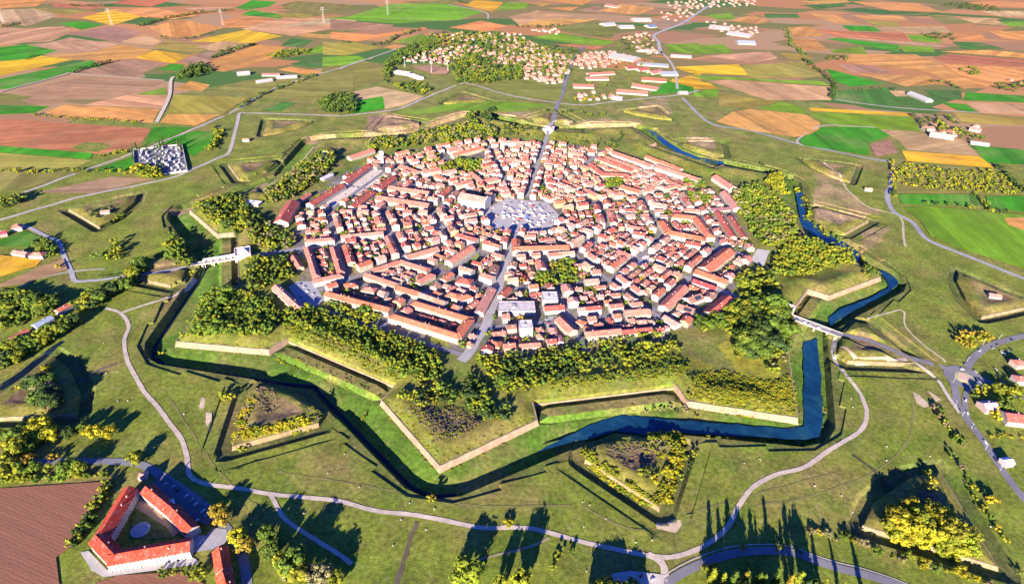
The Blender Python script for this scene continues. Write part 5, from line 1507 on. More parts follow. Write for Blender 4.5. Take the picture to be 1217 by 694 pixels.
row(V(1060, 130, .1874), ((150, 590), (210, 590), (280, 600), (400, 620), (480, 620), (550, 620)), 13, (7, 10), 'vdg', 'the bright field trees at right', jit=6)
row(V(1060, 130, .1874), ((0, 330), (10, 390), (15, 450), (10, 560)), 10, (6, 9), 'ydv', 'the ring road bend at right', jit=3)
row(V(1060, 130, .1874), ((660, 350), (740, 430), (800, 490), (840, 530)), 9, (7, 10), 'dgd', 'the far right orchard hedge', jit=5)
fill(ZR, ((245, 90), (300, 60), (420, 70), (430, 110), (370, 120), (330, 150), (260, 120)), 6.5, (6, 10), 'vvyo', 'the thicket above the roundabout')
row(ZR, ((340, 420), (370, 370), (430, 350), (500, 380), (460, 480), (440, 500), (480, 520)), 9, (7, 11), 'vvyg', 'the garden of the house below the roundabout', jit=5)
fill(ZR, ((510, 350), (594, 330), (594, 420), (520, 430)), 8, (7, 11), 'vgd', 'the gardens at the right edge')
row(ZR, ((420, 590), (500, 590), (560, 600), (594, 605)), 5, (2.5, 4), 'vyo', 'the hedge below the red roof house', jit=2, form='bush', wr=(.9, 1.3))
row(ZR, ((130, 430), (160, 480), (200, 540), (240, 600), (280, 650)), 5, (3, 6), 'ngv', 'the scrub left of the right road', jit=3, form='bush', wr=(.9, 1.3))
row(Z8, ((950, 240), (1000, 300), (1020, 340), (1060, 400), (1110, 480), (1150, 560)), 7, (3, 7), 'gvyn', 'the scrub line right of the lunette', jit=4)
row(Z8, ((900, 80), (960, 140), (990, 200), (1010, 230)), 6, (4, 8), 'gnv', 'the scrub strip left of the right road', jit=4)
fill(K4, ((290, 350), (420, 295), (560, 310), (650, 310), (660, 400), (740, 480), (820, 530), (640, 515), (480, 470), (380, 450)), 5.4, (9, 14), 'yyvv', 'the golden thicket at lower right')
fill(K4, ((530, 60), (560, 50), (550, 100), (600, 250), (560, 220)), 6, (6, 9), 'vyg', 'the tip of the lower right lunette')
fill(K4, ((700, 440), (780, 380), (850, 470), (780, 500)), 7, (5, 8), 'gvl', 'the lower right lunette floor')
row(K4, ((860, 240), (910, 250), (930, 290)), 9, (7, 9), 'yo', 'the lone golden trees at right', jit=3)
row(Z8, ((450, 510), (540, 520), (600, 530), (720, 580), (800, 600), (900, 640), (1000, 660), (1100, 680)), 5, (3, 6), 'vgyp', 'the hedge above the bottom right road', jit=4, form='bush', wr=(.9, 1.3))
row(Z8, ((1180, 640), (1217, 670)), 8, (5, 8), 'vg', 'the bottom right corner')
row(ZB, ((310, 640), (360, 630)), 9, (11, 13), 'vo', 'the bottom edge, left of the poplars', jit=2)
row(ZB, ((520, 470), (540, 470)), 6, (6, 7), 'v', 'the road verge, leftmost small tree', jit=.5)
row(ZB, ((745, 470), (760, 470)), 6, (7, 8), 'v', 'the road verge, middle small tree', jit=.5)
row(ZB, ((820, 480), (880, 490)), 8, (6, 8), 'vg', 'the road verge, right small trees', jit=1)
row(ID, ((838, 694), (850, 702), (862, 698), (870, 705), (882, 700), (893, 694), (902, 703), (914, 698), (926, 694), (938, 702), (948, 698)), 6, (20, 30), 'vvgo', 'the poplar row at the bottom edge', (.16, .24), 'column', jit=2)
row(ID, ((975, 702), (990, 706), (1015, 708), (1035, 712)), 12, (18, 26), 'vg', 'the poplar row at the bottom right', (.16, .24), 'column', jit=3)
# convent and bottom left
row(K6, ((-10, 600), (100, 600), (250, 600), (400, 590), (560, 580), (700, 570), (860, 560)), 4, (4.5, 6.5), 'vgvl', 'the hedge above the ploughed field', (.8, 1.1), 'bush', jit=2)
row(KC, ((270, 60), (220, 140), (160, 230), (110, 310), (60, 390), (20, 450)), 4.5, (5, 8), 'dgvd', 'the hedge between field and convent', (.7, 1.0), 'bush', jit=2)
fill(K6, ((130, 230), (200, 200), (220, 260), (150, 270)), 7, (10, 13), 'gv', 'the lawn left of the bottom left road')
fill(K6, ((230, 240), (330, 200), (430, 220), (420, 280), (260, 290)), 6.5, (11, 15), 'yvy', 'the golden clump at bottom left')
row(K6, ((540, 270), (620, 225), (700, 225)), 7, (10, 14), 'ggd', 'the shaded bushes at bottom left', jit=3)
row(K6, ((730, 255), (800, 255), (860, 245), (930, 255)), 6, (9, 13), 'yvy', 'the bright bushes at bottom left', jit=2)
fill(K6, ((140, 440), (270, 430), (260, 490), (180, 500)), 8, (13, 16), 'yo', 'the big yellow tree group at bottom left')
fill(K6, ((300, 430), (450, 410), (450, 450), (330, 460)), 9, (8, 10), 'o', 'the orange trees at bottom left')
row(K6, ((30, 540), (200, 540), (320, 540), (460, 530), (540, 520), (700, 530)), 9, (9, 14), 'gvl', 'the roadside trees at bottom left', jit=3)
row(K6, ((1070, 460), (1130, 470)), 7, (11, 13), 'vy', 'the bright tree by the convent gate', jit=2)
row(KC, ((870, 230), (930, 280), (930, 310)), 9, (9, 12), 'yov', 'the yellow trees beside the convent car park', jit=3)
row(KC, ((1000, 380), (1050, 450), (1080, 460), (1040, 480)), 8, (9, 12), 'yoo', 'the orange trees below the convent car park', jit=3)
row(KC, ((800, 560), (830, 620), (800, 640), (560, 620), (600, 600)), 8, (5, 8), 'gv', 'the convent garden end', jit=4)
row(Z6, ((950, 490), (970, 540), (990, 600), (1030, 640), (1070, 600), (1060, 650)), 6, (11, 18), 'gvdg', 'the bottom tree group right of the convent', (.5, .8), jit=5)
row(V(330, 600, .1355), ((180, 500), (30, 560), (110, 600), (130, 660), (600, 640)), 8, (12, 18), 'vgpn', 'the bottom trees in deep shade', (.6, .9), jit=4)
row(V(400, 590, .1972), ((730, 500), (780, 510)), 6, (14, 18), 'vg', 'the bottom edge shaded group', jit=4)
row(V(400, 590, .1972), ((960, 540), (1020, 545), (1100, 550), (1200, 552)), 9, (17, 23), 'vg', 'the bottom edge tall group', (.4, .6), jit=4)
row(V(405, 462, .3344), ((730, 655), (840, 560)), 12, (5, 7), 'vg', 'the path side bushes at bottom', jit=3)
fill(V(140, 160, .1008), ((180, 400), (330, 380), (520, 440), (500, 510), (330, 500), (200, 460)), 7, (9, 13), 'vyvg', 'the yellow grove below the cemetery')
fill(Y1, ((0, 300), (0, 170), (60, 180), (170, 130), (300, 40), (420, -20), (480, 10), (300, 130), (150, 220)), 6, (8, 13), 'gdgv', 'the thick left tree row, lower end')
fill(Y2, ((440, 690), (480, 640), (600, 590), (760, 500), (840, 420), (880, 440), (830, 520), (700, 600), (560, 690)), 7, (8, 13), 'gdv', 'the thick left tree row, upper end')
fill(ID, ((838, 712), (1000, 712), (1010, 730), (838, 730)), 9, (20, 27), 'gvd', 'the dense poplar belt below the bottom edge', (.3, .45))
fill(ID, ((700, 700), (760, 702), (760, 715), (700, 715)), 9, (12, 16), 'gv', 'the trees below the bottom hall')
fill(Y5, ((90, 300), (260, 240), (330, 130), (380, 200), (370, 330), (250, 420), (100, 420)), 9, (13, 18), 'gvgd', 'the tall wood on the lower right bastion')
row(KC, ((250, 70), (200, 150), (140, 240), (90, 320), (40, 400), (0, 460)), 5, (6, 9), 'gvdv', 'the thick hedge left of the convent', jit=2)
row(K6, ((0, 300), (120, 330), (260, 350), (60, 420), (160, 470)), 9, (13, 17), 'dgyv', 'the tall shade trees at bottom left', jit=6)
row(Z8, ((500, 20), (505, 90), (495, 150)), 6, (2, 4), 'vgp', 'the reeds beside the right moat water', (1, 1.4), 'bush', jit=2)
row(Z8, ((440, 188), (300, 180), (200, 175), (60, 168)), 7, (2, 4), 'vgpd', 'the reeds below the right moat water', (1, 1.4), 'bush', jit=2)
row(ZH, ((1000, 420), (1020, 470), (1010, 520)), 7, (3, 6), 'vgo', 'the gully at the lower right bastion shoulder', jit=3)
# ravelins
fill(K2, ((360, 410), (420, 190), (480, 140), (500, 170), (430, 320), (440, 370)), 3.4, (2, 4), 'vyop', 'the left ravelin, outer bank', (1.2, 1.5), 'bush')
fill(K2, ((430, 340), (600, 300), (790, 260), (800, 310), (620, 350), (430, 385)), 3.2, (2.5, 4.5), 'yyv', 'the left ravelin, front bank', (1.2, 1.5), 'bush')
row(K2, ((310, 130), (370, 170), (330, 150)), 5, (6, 9), 'yv', 'the bright trees at the left ravelin ditch', jit=4)
fill(K2, ((500, 80), (600, 100), (640, 200), (560, 250), (500, 180)), 3.6, (1, 2.2), 'nnp', 'the left ravelin hollow', (1.2, 1.6), 'bush')
fill(K2, ((780, 210), (880, 220), (890, 280), (820, 320)), 6, (2, 4), 'npv', 'the left ravelin gorge', (1, 1.3), 'bush')
row(K3, ((215, 290), (240, 370), (350, 460), (500, 560), (640, 640), (720, 680)), 1.5, (2.2, 3.8), 'vvyv', 'the right ravelin, left bank', (1.3, 1.7), 'bush', jit=5)
row(K3, ((740, 670), (780, 560), (820, 450), (860, 320), (850, 260), (800, 185), (740, 190), (660, 210)), 1.5, (2.8, 5), 'vyyv', 'the right ravelin, right bank', (1.2, 1.5), 'bush', jit=5)
fill(K3, ((600, 260), (700, 220), (780, 260), (740, 360), (640, 350)), 6, (2, 4), 'vpy', 'the right ravelin top', (1, 1.3), 'bush')
fill(K3, ((560, 460), (660, 430), (740, 450), (690, 540), (600, 510)), 6, (4, 7), 'vyd', 'the right ravelin corner')
fill(K3, ((195, 280), (240, 300), (300, 400), (480, 520), (640, 600), (700, 640), (730, 700), (640, 660), (480, 590), (330, 500), (215, 400)), 2.8, (1.6, 3.2), 'vvyv', 'the right ravelin rim, left', (1.3, 1.7), 'bush')
fill(K3, ((730, 690), (700, 620), (760, 500), (800, 400), (820, 300), (780, 220), (650, 230), (650, 190), (800, 175), (870, 290), (840, 440), (790, 580)), 2.8, (1.8, 3.8), 'vvyv', 'the right ravelin rim, right', (1.3, 1.7), 'bush')
fill(K3, ((300, 290), (560, 230), (620, 290), (600, 400), (480, 420), (380, 330)), 4, (.8, 2), 'nnp', 'the brown scrub of the right ravelin', (1.2, 1.6), 'bush')
row(K3, ((880, 520), (930, 440), (950, 340), (980, 330)), 8, (3, 6), 'vyd', 'the right ravelin ditch', jit=3)
row(K3, ((600, 50), (640, 40), (770, 30), (920, 60), (960, 70)), 8, (4, 7), 'pvg', 'the moat bank above the right ravelin', jit=3)
row(ID, ((437, 488), (432, 500)), 6, (4, 5), 'v', 'the moat floor left of the bottom bastion', jit=2)
row(ID, ((602, 622), (604, 621)), 3, (6, 6.5), 'y', 'the lone round bush above the front path', (.9, 1.0), 'bush', jit=.2)
row(ID, ((287, 535), (289, 536)), 3, (6, 7), 'v', 'the lone bush on the left ravelin ditch', jit=.2)
row(ID, ((510, 594), (514, 590)), 3, (5, 6), 'vo', 'the counterscarp tip below the bottom bastion', jit=2)
row(ID, ((176, 407), (212, 432)), 30, (6, 7), 'y', 'the left moat bend', jit=1)
for k_ in (280, 320, 0, 40, 80):                           # growth along the scarp tops and at their feet
    cr = [PO(506, k_ - 10), PO(579, k_), PO(506, k_ + 10)]
    for a_, b_ in zip(cr[:-1], cr[1:]):
        n_ = int(math.dist(a_, b_) / 3)
        for i in range(n_):
            t_ = (i + rng.random()) / n_
            x_, y_ = a_[0] + (b_[0] - a_[0]) * t_, a_[1] + (b_[1] - a_[1]) * t_
            f_ = 1 - rng.uniform(1.5, 4.5) / 540 if rng.random() < .6 else 1 + rng.uniform(4, 7) / 540
            if rng.random() < .55:
                put(x_ * f_, y_ * f_, rng.uniform(.7, 1.8), rng.uniform(1.1, 1.6), random.choice('vvgpy'), 'bush', 'the bastion wall growth')
for x, y in GARDEN:
    put(x, y, rng.uniform(4, 8), rng.uniform(.75, 1.05), random.choice('vgglvo'), 'round', 'the town gardens', 0.0)
for poly, n_ in ((ZE((920, 305), (1040, 305), (1085, 465), (985, 480)), 'the walled garden right of the school'), (ZE((795, 395), (900, 395), (945, 465), (805, 475)), 'the tree square right of the boulevard'), (ZC((92, 342), (188, 332), (215, 378), (112, 398)), 'the small park at upper right'), (ZC((600, 340), (720, 340), (720, 390), (600, 400)), 'the gardens by the upper right halls'), (ZC((600, 430), (780, 420), (760, 500), (600, 480)), 'the gardens above the purple shed')):
    w = W(poly)
    P = rng.uniform([min(p[0] for p in w), min(p[1] for p in w)], [max(p[0] for p in w), max(p[1] for p in w)], (70, 2))
    P = P[sd(w, P) > 0][:34]
    for x, y in P:
        put(x, y, rng.uniform(7, 11), rng.uniform(.8, 1.05), random.choice('vlg'), 'round', n_, H1(x, y))
# cypresses of the cemetery
for x, y in V(140, 160, .1008)((180, 190), (190, 290), (205, 350), (450, 200), (470, 300), (490, 390), (510, 180), (520, 260), (530, 340), (545, 420), (740, 150), (720, 150), (540, 130), (745, 200), (230, 200), (350, 220)):
    p = GP(x, y)
    put(p[0], p[1], rng.uniform(15, 20), rng.uniform(.2, .28), 'd', 'column', 'the cemetery cypresses', p[2])

_need = [t for t in TREES if t['z'] is None]
for t, z in zip(_need, Hf([(t['x'], t['y']) for t in _need])):
    t['z'] = z
for t in TREES:
    px, py, s = PJ(t['x'], t['y'], t['z'] + t['h'] * .5)
    t['px'], t['py'] = px, py
    vis = -15 < px < PW + 15 and -15 < py < PH + 22
    t['size'] = (t['w'] * t['h'] * s * s) if vis else 0
TREES = [t for t in TREES if t['size'] > 0]
TREES.sort(key=lambda t: -t['size'])
N_TREE = 300
big = [t for t in TREES if t['form'] != 'bush'][:N_TREE]
bsh = [t for t in TREES if t['form'] == 'bush'][:110]
ids = {id(t) for t in big + bsh}
byreg = {}
for t in big + bsh:
    byreg.setdefault(t['region'], []).append(t)
for reg, lst in byreg.items():
    lst.sort(key=lambda t: t['px'])
    for i, t in enumerate(lst):
        kn = {'round': 'tree', 'bush': 'shrub', 'column': 'slender tree'}[t['form']]
        nm = {'round': 'broadleaf_tree', 'bush': 'shrub', 'column': 'columnar_tree'}[t['form']]
        lb = f"{SPEC[t['sp']][1]} {kn} in {reg}" + (f", {ordinal(i + 1)} from left" if len(lst) > 1 else '')
        ch = [k for k, f_ in enumerate(FORMS) if f_ == t['form']]
        pi = random.choice(ch)
        root = empty(nm, (t['x'], t['y'], t['z'] - .1), rng.uniform(0, 6.28))
        tag(root, lb, 'shrub' if t['form'] == 'bush' else 'tree', {'round': 'broadleaf trees', 'bush': 'shrubs on the banks', 'column': 'slender columnar trees'}[t['form']])
        c = link('crown', HI[pi], root)
        c.scale = (t['w'], t['w'], t['h'])
        cc = np.array(SPEC[t['sp']][0]) * rng.uniform(.8, 1.2) * rng.uniform(.93, 1.07, 3)
        c.color = (*cc, 1)
        k = link('trunk', TRK[i % 3], root)
        k.scale = (t['h'], t['h'], t['h']) if t['form'] != 'column' else (t['h'] * .5, t['h'] * .5, t['h'])
LOA = []
for va, fa, ca in LO:
    it = [i for i, f_ in enumerate(fa) if len(f_) == 3]
    iq = [i for i, f_ in enumerate(fa) if len(f_) == 4]
    LOA.append((va, np.array([fa[i] for i in it]), np.array([fa[i] for i in iq]), ca[it], ca[iq]))
STEM = np.array([(dx, dy, z) for z in (0, 1) for dx, dy in ((1, 0), (-.5, .87), (-.5, -.87))])
STEMF = np.array([(0, 1, 4, 3), (1, 2, 5, 4), (2, 0, 3, 5)])
def merge_trees(lst, name, label, cat):
    vs, tri, quad, ct, cq = [], [], [], [], []
    k = 0
    for t in lst:
        va, tf, qf, tc, qc = LOA[random.choice([i for i, f_ in enumerate(FORMS) if f_ == t['form']])]
        a = rng.uniform(0, 6.28)
        c_, s_ = math.cos(a), math.sin(a)
        x, y = va[:, 0] * t['w'], va[:, 1] * t['w']
        vs.append(np.stack([t['x'] + x * c_ - y * s_, t['y'] + x * s_ + y * c_, t['z'] - .1 + va[:, 2] * t['h']], 1))
        cc = np.array(SPEC[t['sp']][0]) * rng.uniform(.78, 1.22) * rng.uniform(.93, 1.07, 3)
        tri.append(tf + k)
        quad.append(qf + k)
        ct.append(tc[:, None] * cc)
        cq.append(qc[:, None] * cc)
        k += len(va)
        if t['form'] == 'round':
            vs.append(STEM * (t['h'] * .03, t['h'] * .03, t['h'] * .5 + .3) + (t['x'], t['y'], t['z'] - .3))
            quad.append(STEMF + k)
            cq.append(np.tile((.11, .08, .055), (3, 1)))
            k += 6
    V_, T, Q = np.concatenate(vs), np.concatenate(tri), np.concatenate(quad)
    me = bpy.data.meshes.new(name)
    me.vertices.add(len(V_))
    me.vertices.foreach_set('co', V_.astype(np.float32).ravel())
    nl = T.size + Q.size
    me.loops.add(nl)
    me.loops.foreach_set('vertex_index', np.concatenate([T.ravel(), Q.ravel()]).astype(np.int32))
    lt = np.concatenate([np.full(len(T), 3), np.full(len(Q), 4)]).astype(np.int32)
    me.polygons.add(len(lt))
    me.polygons.foreach_set('loop_start', (np.cumsum(lt) - lt).astype(np.int32))
    me.update(calc_edges=True)
    me.polygons.foreach_set('use_smooth', np.ones(len(lt), bool))
    me.materials.append(M_LEAF)
    c4 = np.ones((len(lt), 4), np.float32)
    c4[:, :3] = np.concatenate(ct + cq)
    me.color_attributes.new('Col', 'FLOAT_COLOR', 'CORNER').data.foreach_set('color', np.repeat(c4, lt, 0).ravel())
    me.validate()
    return tag(link(name, me), label, cat, None, 'stuff')
rest = [t for t in TREES if id(t) not in ids]
merge_trees([t for t in rest if t['form'] != 'bush'], 'woodland', 'mass of smaller trees on ramparts, hedgerows and village gardens', 'trees')
merge_trees([t for t in rest if t['form'] == 'bush'], 'scrub', 'low yellow green scrub covering the banks', 'scrub')
print('trees', len(TREES), 'rest', len(rest))
# ------------------------------------------------------------------ convent complex at the bottom left
court('convent', 'orange roofed three winged convent beside the ploughed field', 'convent', [(352, 118, 196, 378), (190, 402, 262, 478), (292, 496, 690, 428)], (.46, .43, .41), (.45, .055, .030), 13.5, 10.5, KC, 400, 'gable', .30)
court('convent_wing', 'detached orange roofed wing between convent yard and car park', 'convent', [(490, 104, 590, 186), (632, 222, 728, 318)], (.46, .43, .41), (.45, .056, .030), 12, 9, KC, 410, 'gable', .30)
court('house', 'pair of orange roofed houses right of the convent at the bottom', 'house', [(918, 480, 930, 550), (942, 625, 962, 690)], (.46, .43, .41), (.50, .075, .035), 12, 8, KC, 420, 'gable', .30)
cw = MB()
cx_, cy_ = G(*KC((612, 205))[0], 8)
cw.box(-5, 5, -4, 4, 0, 9.4, 0, WALLS['white'])
cw.box(-5.3, 5.3, -4.3, 4.3, 9.4, 9.7, 0, (.7, .68, .65))
cw.box(-1.2, 1.2, -1.2, 1.2, 9.7, 11.2, 0, WALLS['cream'])
tag(link('stair_tower', cw.mesh('stair_tower', (M_WALL,)), None, (cx_, cy_, H1(cx_, cy_)), rad(35)), 'white flat topped stair tower in the gap of the convent wing', 'tower')
def flatsheet(name, poly, col, mat, off, label):
    sheet(name, poly, col, mat, off, label, False)
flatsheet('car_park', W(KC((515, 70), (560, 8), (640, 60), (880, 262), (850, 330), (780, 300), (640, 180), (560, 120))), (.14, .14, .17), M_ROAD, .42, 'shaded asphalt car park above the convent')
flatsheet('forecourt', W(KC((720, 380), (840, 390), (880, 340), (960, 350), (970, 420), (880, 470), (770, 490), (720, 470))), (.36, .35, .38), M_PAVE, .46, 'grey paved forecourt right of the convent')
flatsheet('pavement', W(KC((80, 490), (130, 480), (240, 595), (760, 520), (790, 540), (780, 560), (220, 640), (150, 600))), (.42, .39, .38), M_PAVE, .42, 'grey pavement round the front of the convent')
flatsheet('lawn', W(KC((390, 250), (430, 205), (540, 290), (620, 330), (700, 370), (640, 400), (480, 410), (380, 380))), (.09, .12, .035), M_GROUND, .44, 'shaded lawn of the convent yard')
flatsheet('garden_path', W(KC((440, 160), (470, 150), (700, 340), (640, 400), (600, 340), (410, 220))), (.36, .23, .16), M_PAVE, .50, 'brick paved walk in the convent yard')
pd = MB()
pd.cyl(0, 0, 0, .5, 8, 8, 28, 0, (.36, .38, .42))  # grey-blue of the shaded yard is put into the stone colours
pd.cyl(0, 0, .5, .9, 5.0, 5.0, 24, 0, (.30, .34, .40))
pd.cyl(5.5, 3, .9, 2.6, 1.2, .2, 12, 0, (.7, .7, .72))
fx, fy = G(*KC((442, 352))[0], 0)
tag(link('round_terrace', pd.mesh('round_terrace', (M_PAVE,)), None, (fx, fy, H1(fx, fy) + .45)), 'round stone terrace in the convent yard, blue shade in its colour', 'terrace')
gl = bar_spec(KC, 425, 18, 478, 8, 7, 4, 'white', 'pinkish', 'hip', 431, chim=0)
build_house(gl, 'gate_lodge', 'small white gate lodge at the top corner of the convent', 'lodge')

# ------------------------------------------------------------------ other surveyed houses
EDGE = [
    (Z4, 35, 512, 92, 478, 10, 7, 'white', 'orange', 'gable', 'house', 'orange roofed white house beside the left tree row', 'house'),
    (Z4, 118, 465, 180, 432, 11, 7, 'white', (.30, .38, .52), 'gable', 'house', 'bluish roofed house in the middle of the left tree row', 'house'),
    (Z4, 198, 412, 250, 384, 10, 6, 'white', 'orange', 'gable', 'house', 'orange roofed house at the upper end of the left tree row', 'house'),
    (Z4, -12, 548, 15, 535, 10, 6, 'white', 'salmon', 'gable', 'house', 'house cut by the left edge below the orange roofed house', 'house'),
    (V(0, 240, .1729), 75, 160, 145, 150, 13, 7, 'white', 'salmon', 'hip', 'house', 'white house with salmon hipped roof at the left edge', 'house'),
    (V(0, 240, .1729), -10, 205, 40, 195, 11, 6, 'pink', (.40, .05, .10), 'gable', 'house', 'crimson roofed house cut by the left edge', 'house'),
    (V(0, 240, .1729), 90, 330, 185, 345, 11, 5, 'white', 'pinkish', 'gable', 'house', 'long white house above the yellow field', 'house'),
    (V(0, 240, .1729), 205, 345, 300, 345, 13, 6, 'white', 'salmon', 'hip', 'house', 'salmon roofed house above the tip of the yellow field', 'house'),
    (ZR, 385, 430, 455, 425, 15, 6, 'pink', (.42, .32, .36), 'gable', 'house', 'mauve roofed house below the roundabout', 'house'),
    (ZR, 500, 478, 610, 490, 18, 7, 'white', (.42, .10, .08), 'gable', 'house', 'wide dark red roofed house at the right edge', 'house'),
    (ZR, 550, 210, 600, 205, 12, 7, 'cream', 'salmon', 'hip', 'house', 'salmon house at the right edge above the side street', 'house'),
    (ZR, 555, 290, 610, 290, 12, 7, 'white', 'salmon', 'hip', 'house', 'salmon house at the right edge below the side street', 'house'),
    (V(1100, 460, .1441), 650, 600, 720, 590, 9, 5, 'white', (.66, .68, .74), 'gable', 'shed', 'white shed beside the straight right road', 'shed'),
    (ID, 700, 700, 735, 702, 14, 6, 'white', 'tan', 'gable', 'hall', 'hall at the bottom edge beside a pale parking lot', 'hall'),
    (Y2, 600, 105, 655, 100, 9, 5, 'cream', 'pinkish', 'gable', 'guard_house', 'small pale guard house on the left lunette', 'guard house'),
    (V(1100, 290, .1728), 440, 335, 525, 350, 10, 4, 'white', 'pinkish', 'gable', 'guard_house', 'pale guard house inside the right lunette', 'guard house'),
    (Y3, 545, 125, 585, 125, 9, 4, 'white', 'tan', 'gable', 'guard_house', 'pale guard house on the upper left lunette ditch', 'guard house'),
    (Y6, 845, 165, 890, 170, 9, 4, 'white', 'tan', 'gable', 'guard_house', 'pale guard house on the upper right lunette', 'guard house'),
    (Y3, 570, 500, 650, 510, 14, 4, 'white', (.75, .78, .85), 'flat', 'shed', 'white flat shed on the left bastion', 'shed'),
    (Y3, 1020, 210, 1065, 205, 10, 5, 'white', (.6, .6, .66), 'gable', 'house', 'small white house on the upper left rampart', 'house'),
    (Y4, 845, 215, 890, 285, 10, 5, 'cream', 'salmon', 'gable', 'house', 'narrow salmon roofed house just inside the left gate', 'house'),
    (V(1060, 130, .1874), 245, 140, 400, 165, 22, 6, 'white', (.66, .56, .5), 'gable', 'farm_shed', 'long pale farm shed at the upper right farm', 'farm shed'),
    (V(1060, 130, .1874), 200, 110, 270, 112, 14, 5, 'white', 'salmon', 'gable', 'farm_house', 'salmon roofed house of the upper right farm', 'house'),
    (V(1060, 130, .1874), 500, 110, 570, 125, 16, 5, 'white', 'pinkish', 'gable', 'farm_house', 'white farm house right of the upper right farm', 'house'),
    (V(1060, 130, .1874), 500, 200, 620, 215, 14, 4, 'white', (.6, .6, .62), 'gable', 'farm_shed', 'thin grey shed by the far right green crop', 'farm shed'),
    (Z1, 845, 258, 890, 254, 18, 6, 'white', (.75, .75, .78), 'gable', 'farm_shed', 'white farm shed among the upper left fields, leftmost', 'farm shed'),
    (Z1, 915, 288, 970, 280, 16, 5, 'white', (.7, .68, .7), 'gable', 'farm_shed', 'pale low farm shed in the upper left fields, lower one', 'farm shed'),
    (Z1, 935, 262, 1000, 262, 14, 5, 'white', 'pinkish', 'gable', 'farm_shed', 'pink roofed farm shed in the upper left fields', 'farm shed'),
    (Z1, 985, 272, 1060, 268, 16, 5, 'white', (.55, .56, .6), 'gable', 'farm_shed', 'grey roofed farm shed in the upper left fields, rightmost', 'farm shed'),
    (Z3, 815, 325, 885, 352, 24, 6, 'white', (.72, .7, .7), 'gable', 'farm_shed', 'white farm shed on the dark green field at upper right', 'farm shed'),
    (V(460, 60, .1643), 60, 150, 160, 165, 20, 7, 'white', (.8, .8, .82), 'flat', 'grandstand', 'left half of the white sports stand by the village', 'grandstand'),
    (V(460, 60, .1643), 165, 170, 250, 200, 18, 6, 'white', (.8, .8, .82), 'flat', 'grandstand', 'right half of the white sports stand by the village', 'grandstand'),
]
for i, (vw, x1, y1, x2, y2, w, h, wc, rc, kd, nm, lb, ct) in enumerate(EDGE):
    sp = bar_spec(vw, x1, y1, x2, y2, w, h, wc, rc, kd, 500 + i)
    if 'shed' in nm or nm in ('grandstand', 'guard_house'):
        sp['chim'] = 0
    sp['metal'] = 'shed' in nm
    if nm == 'farm_shed':
        sp['rc'], sp['wc'] = tuple(np.array(sp['rc']) * .6), tuple(np.array(sp['wc']) * .7)
    build_house(sp, nm, lb, ct)
flatsheet('parking_lot', W([(728, 681), (750, 678), (790, 683), (788, 700), (720, 700)]), (.52, .45, .42), M_PAVE, .44, 'pale gravel parking lot at the bottom edge')
flatsheet('sports_pitch', W(V(460, 60, .1643)((170, 120), (330, 110), (460, 140), (430, 180), (330, 175))), (.42, .23, .15), M_FIELD, 1.6, 'reddish sports pitch beside the village')
# village sheds
VZ = V(600, 0, .2465)
SHED = [(330, 405, 430, 408, 30, 'salmon', 'nearest red shed beside the village road'), (400, 352, 525, 345, 26, 'salmon', 'top shed of the small red group'), (392, 372, 500, 372, 26, 'salmon', 'middle shed of the small red group'),
        (585, 322, 640, 318, 30, 'brick-red', 'leftmost of the upper factory sheds'), (640, 330, 690, 325, 30, 'brick-red', 'middle of the upper factory sheds'), (700, 345, 750, 335, 30, 'salmon', 'rightmost red upper factory shed'),
        (660, 372, 780, 380, 34, 'orange', 'orange factory shed with pale vents'), (620, 402, 740, 420, 34, 'salmon', 'long factory shed of the lower row, upper'), (540, 430, 690, 440, 34, 'salmon', 'long factory shed of the lower row, lower'), (520, 462, 570, 468, 24, (.75, .73, .72), 'white shed at the factory corner'),
        (750, 345, 830, 345, 40, (.55, .60, .70), 'bluish factory shed with panels'), (640, 300, 790, 310, 30, (.50, .55, .62), 'grey blue factory shed behind the red ones'), (520, 255, 640, 275, 60, (.70, .66, .64), 'big pale logistics shed'), (470, 112, 525, 108, 45, (.75, .75, .78), 'white far shed, leftmost of three'), (550, 122, 620, 122, 45, (.75, .73, .72), 'white far shed, middle of three'),
        (615, 88, 700, 88, 50, (.78, .74, .72), 'white far shed at the top'), (685, 120, 722, 118, 45, (.25, .38, .55), 'blue far shed'), (1120, 195, 1205, 198, 50, (.62, .68, .78), 'pale blue far shed at right'), (990, 120, 1090, 130, 50, (.74, .70, .68), 'long pale far shed at right, upper'), (1080, 150, 1190, 165, 50, (.74, .70, .68), 'long pale far shed at right, lower'), (640, 238, 710, 240, 24, (.72, .68, .64), 'pale shed by the industrial lane'), (800, 262, 900, 268, 24, (.72, .66, .62), 'pale shed on the right of the industrial lane'), (490, 20, 550, 28, 40, 'salmon', 'salmon far shed near the top edge'), (840, 440, 880, 440, 20, (.8, .78, .76), 'white shed by the yellow field')]
for i, (x1, y1, x2, y2, w, rc, lb) in enumerate(SHED):
    sp = bar_spec(VZ, x1, y1, x2, y2, w, 4.5, (.42, .36, .33), rc, 'gable', 700 + i, rise=w * .15, chim=0)
    sp['metal'] = True
    if not isinstance(rc, str):
        sp['rc'] = tuple(np.array(rc) * .5)
    build_house(sp, 'industrial_shed', lb + (', beyond the fortress' if len(lb.split()) < 6 else ''), 'shed', 'industrial sheds beyond the far gate')
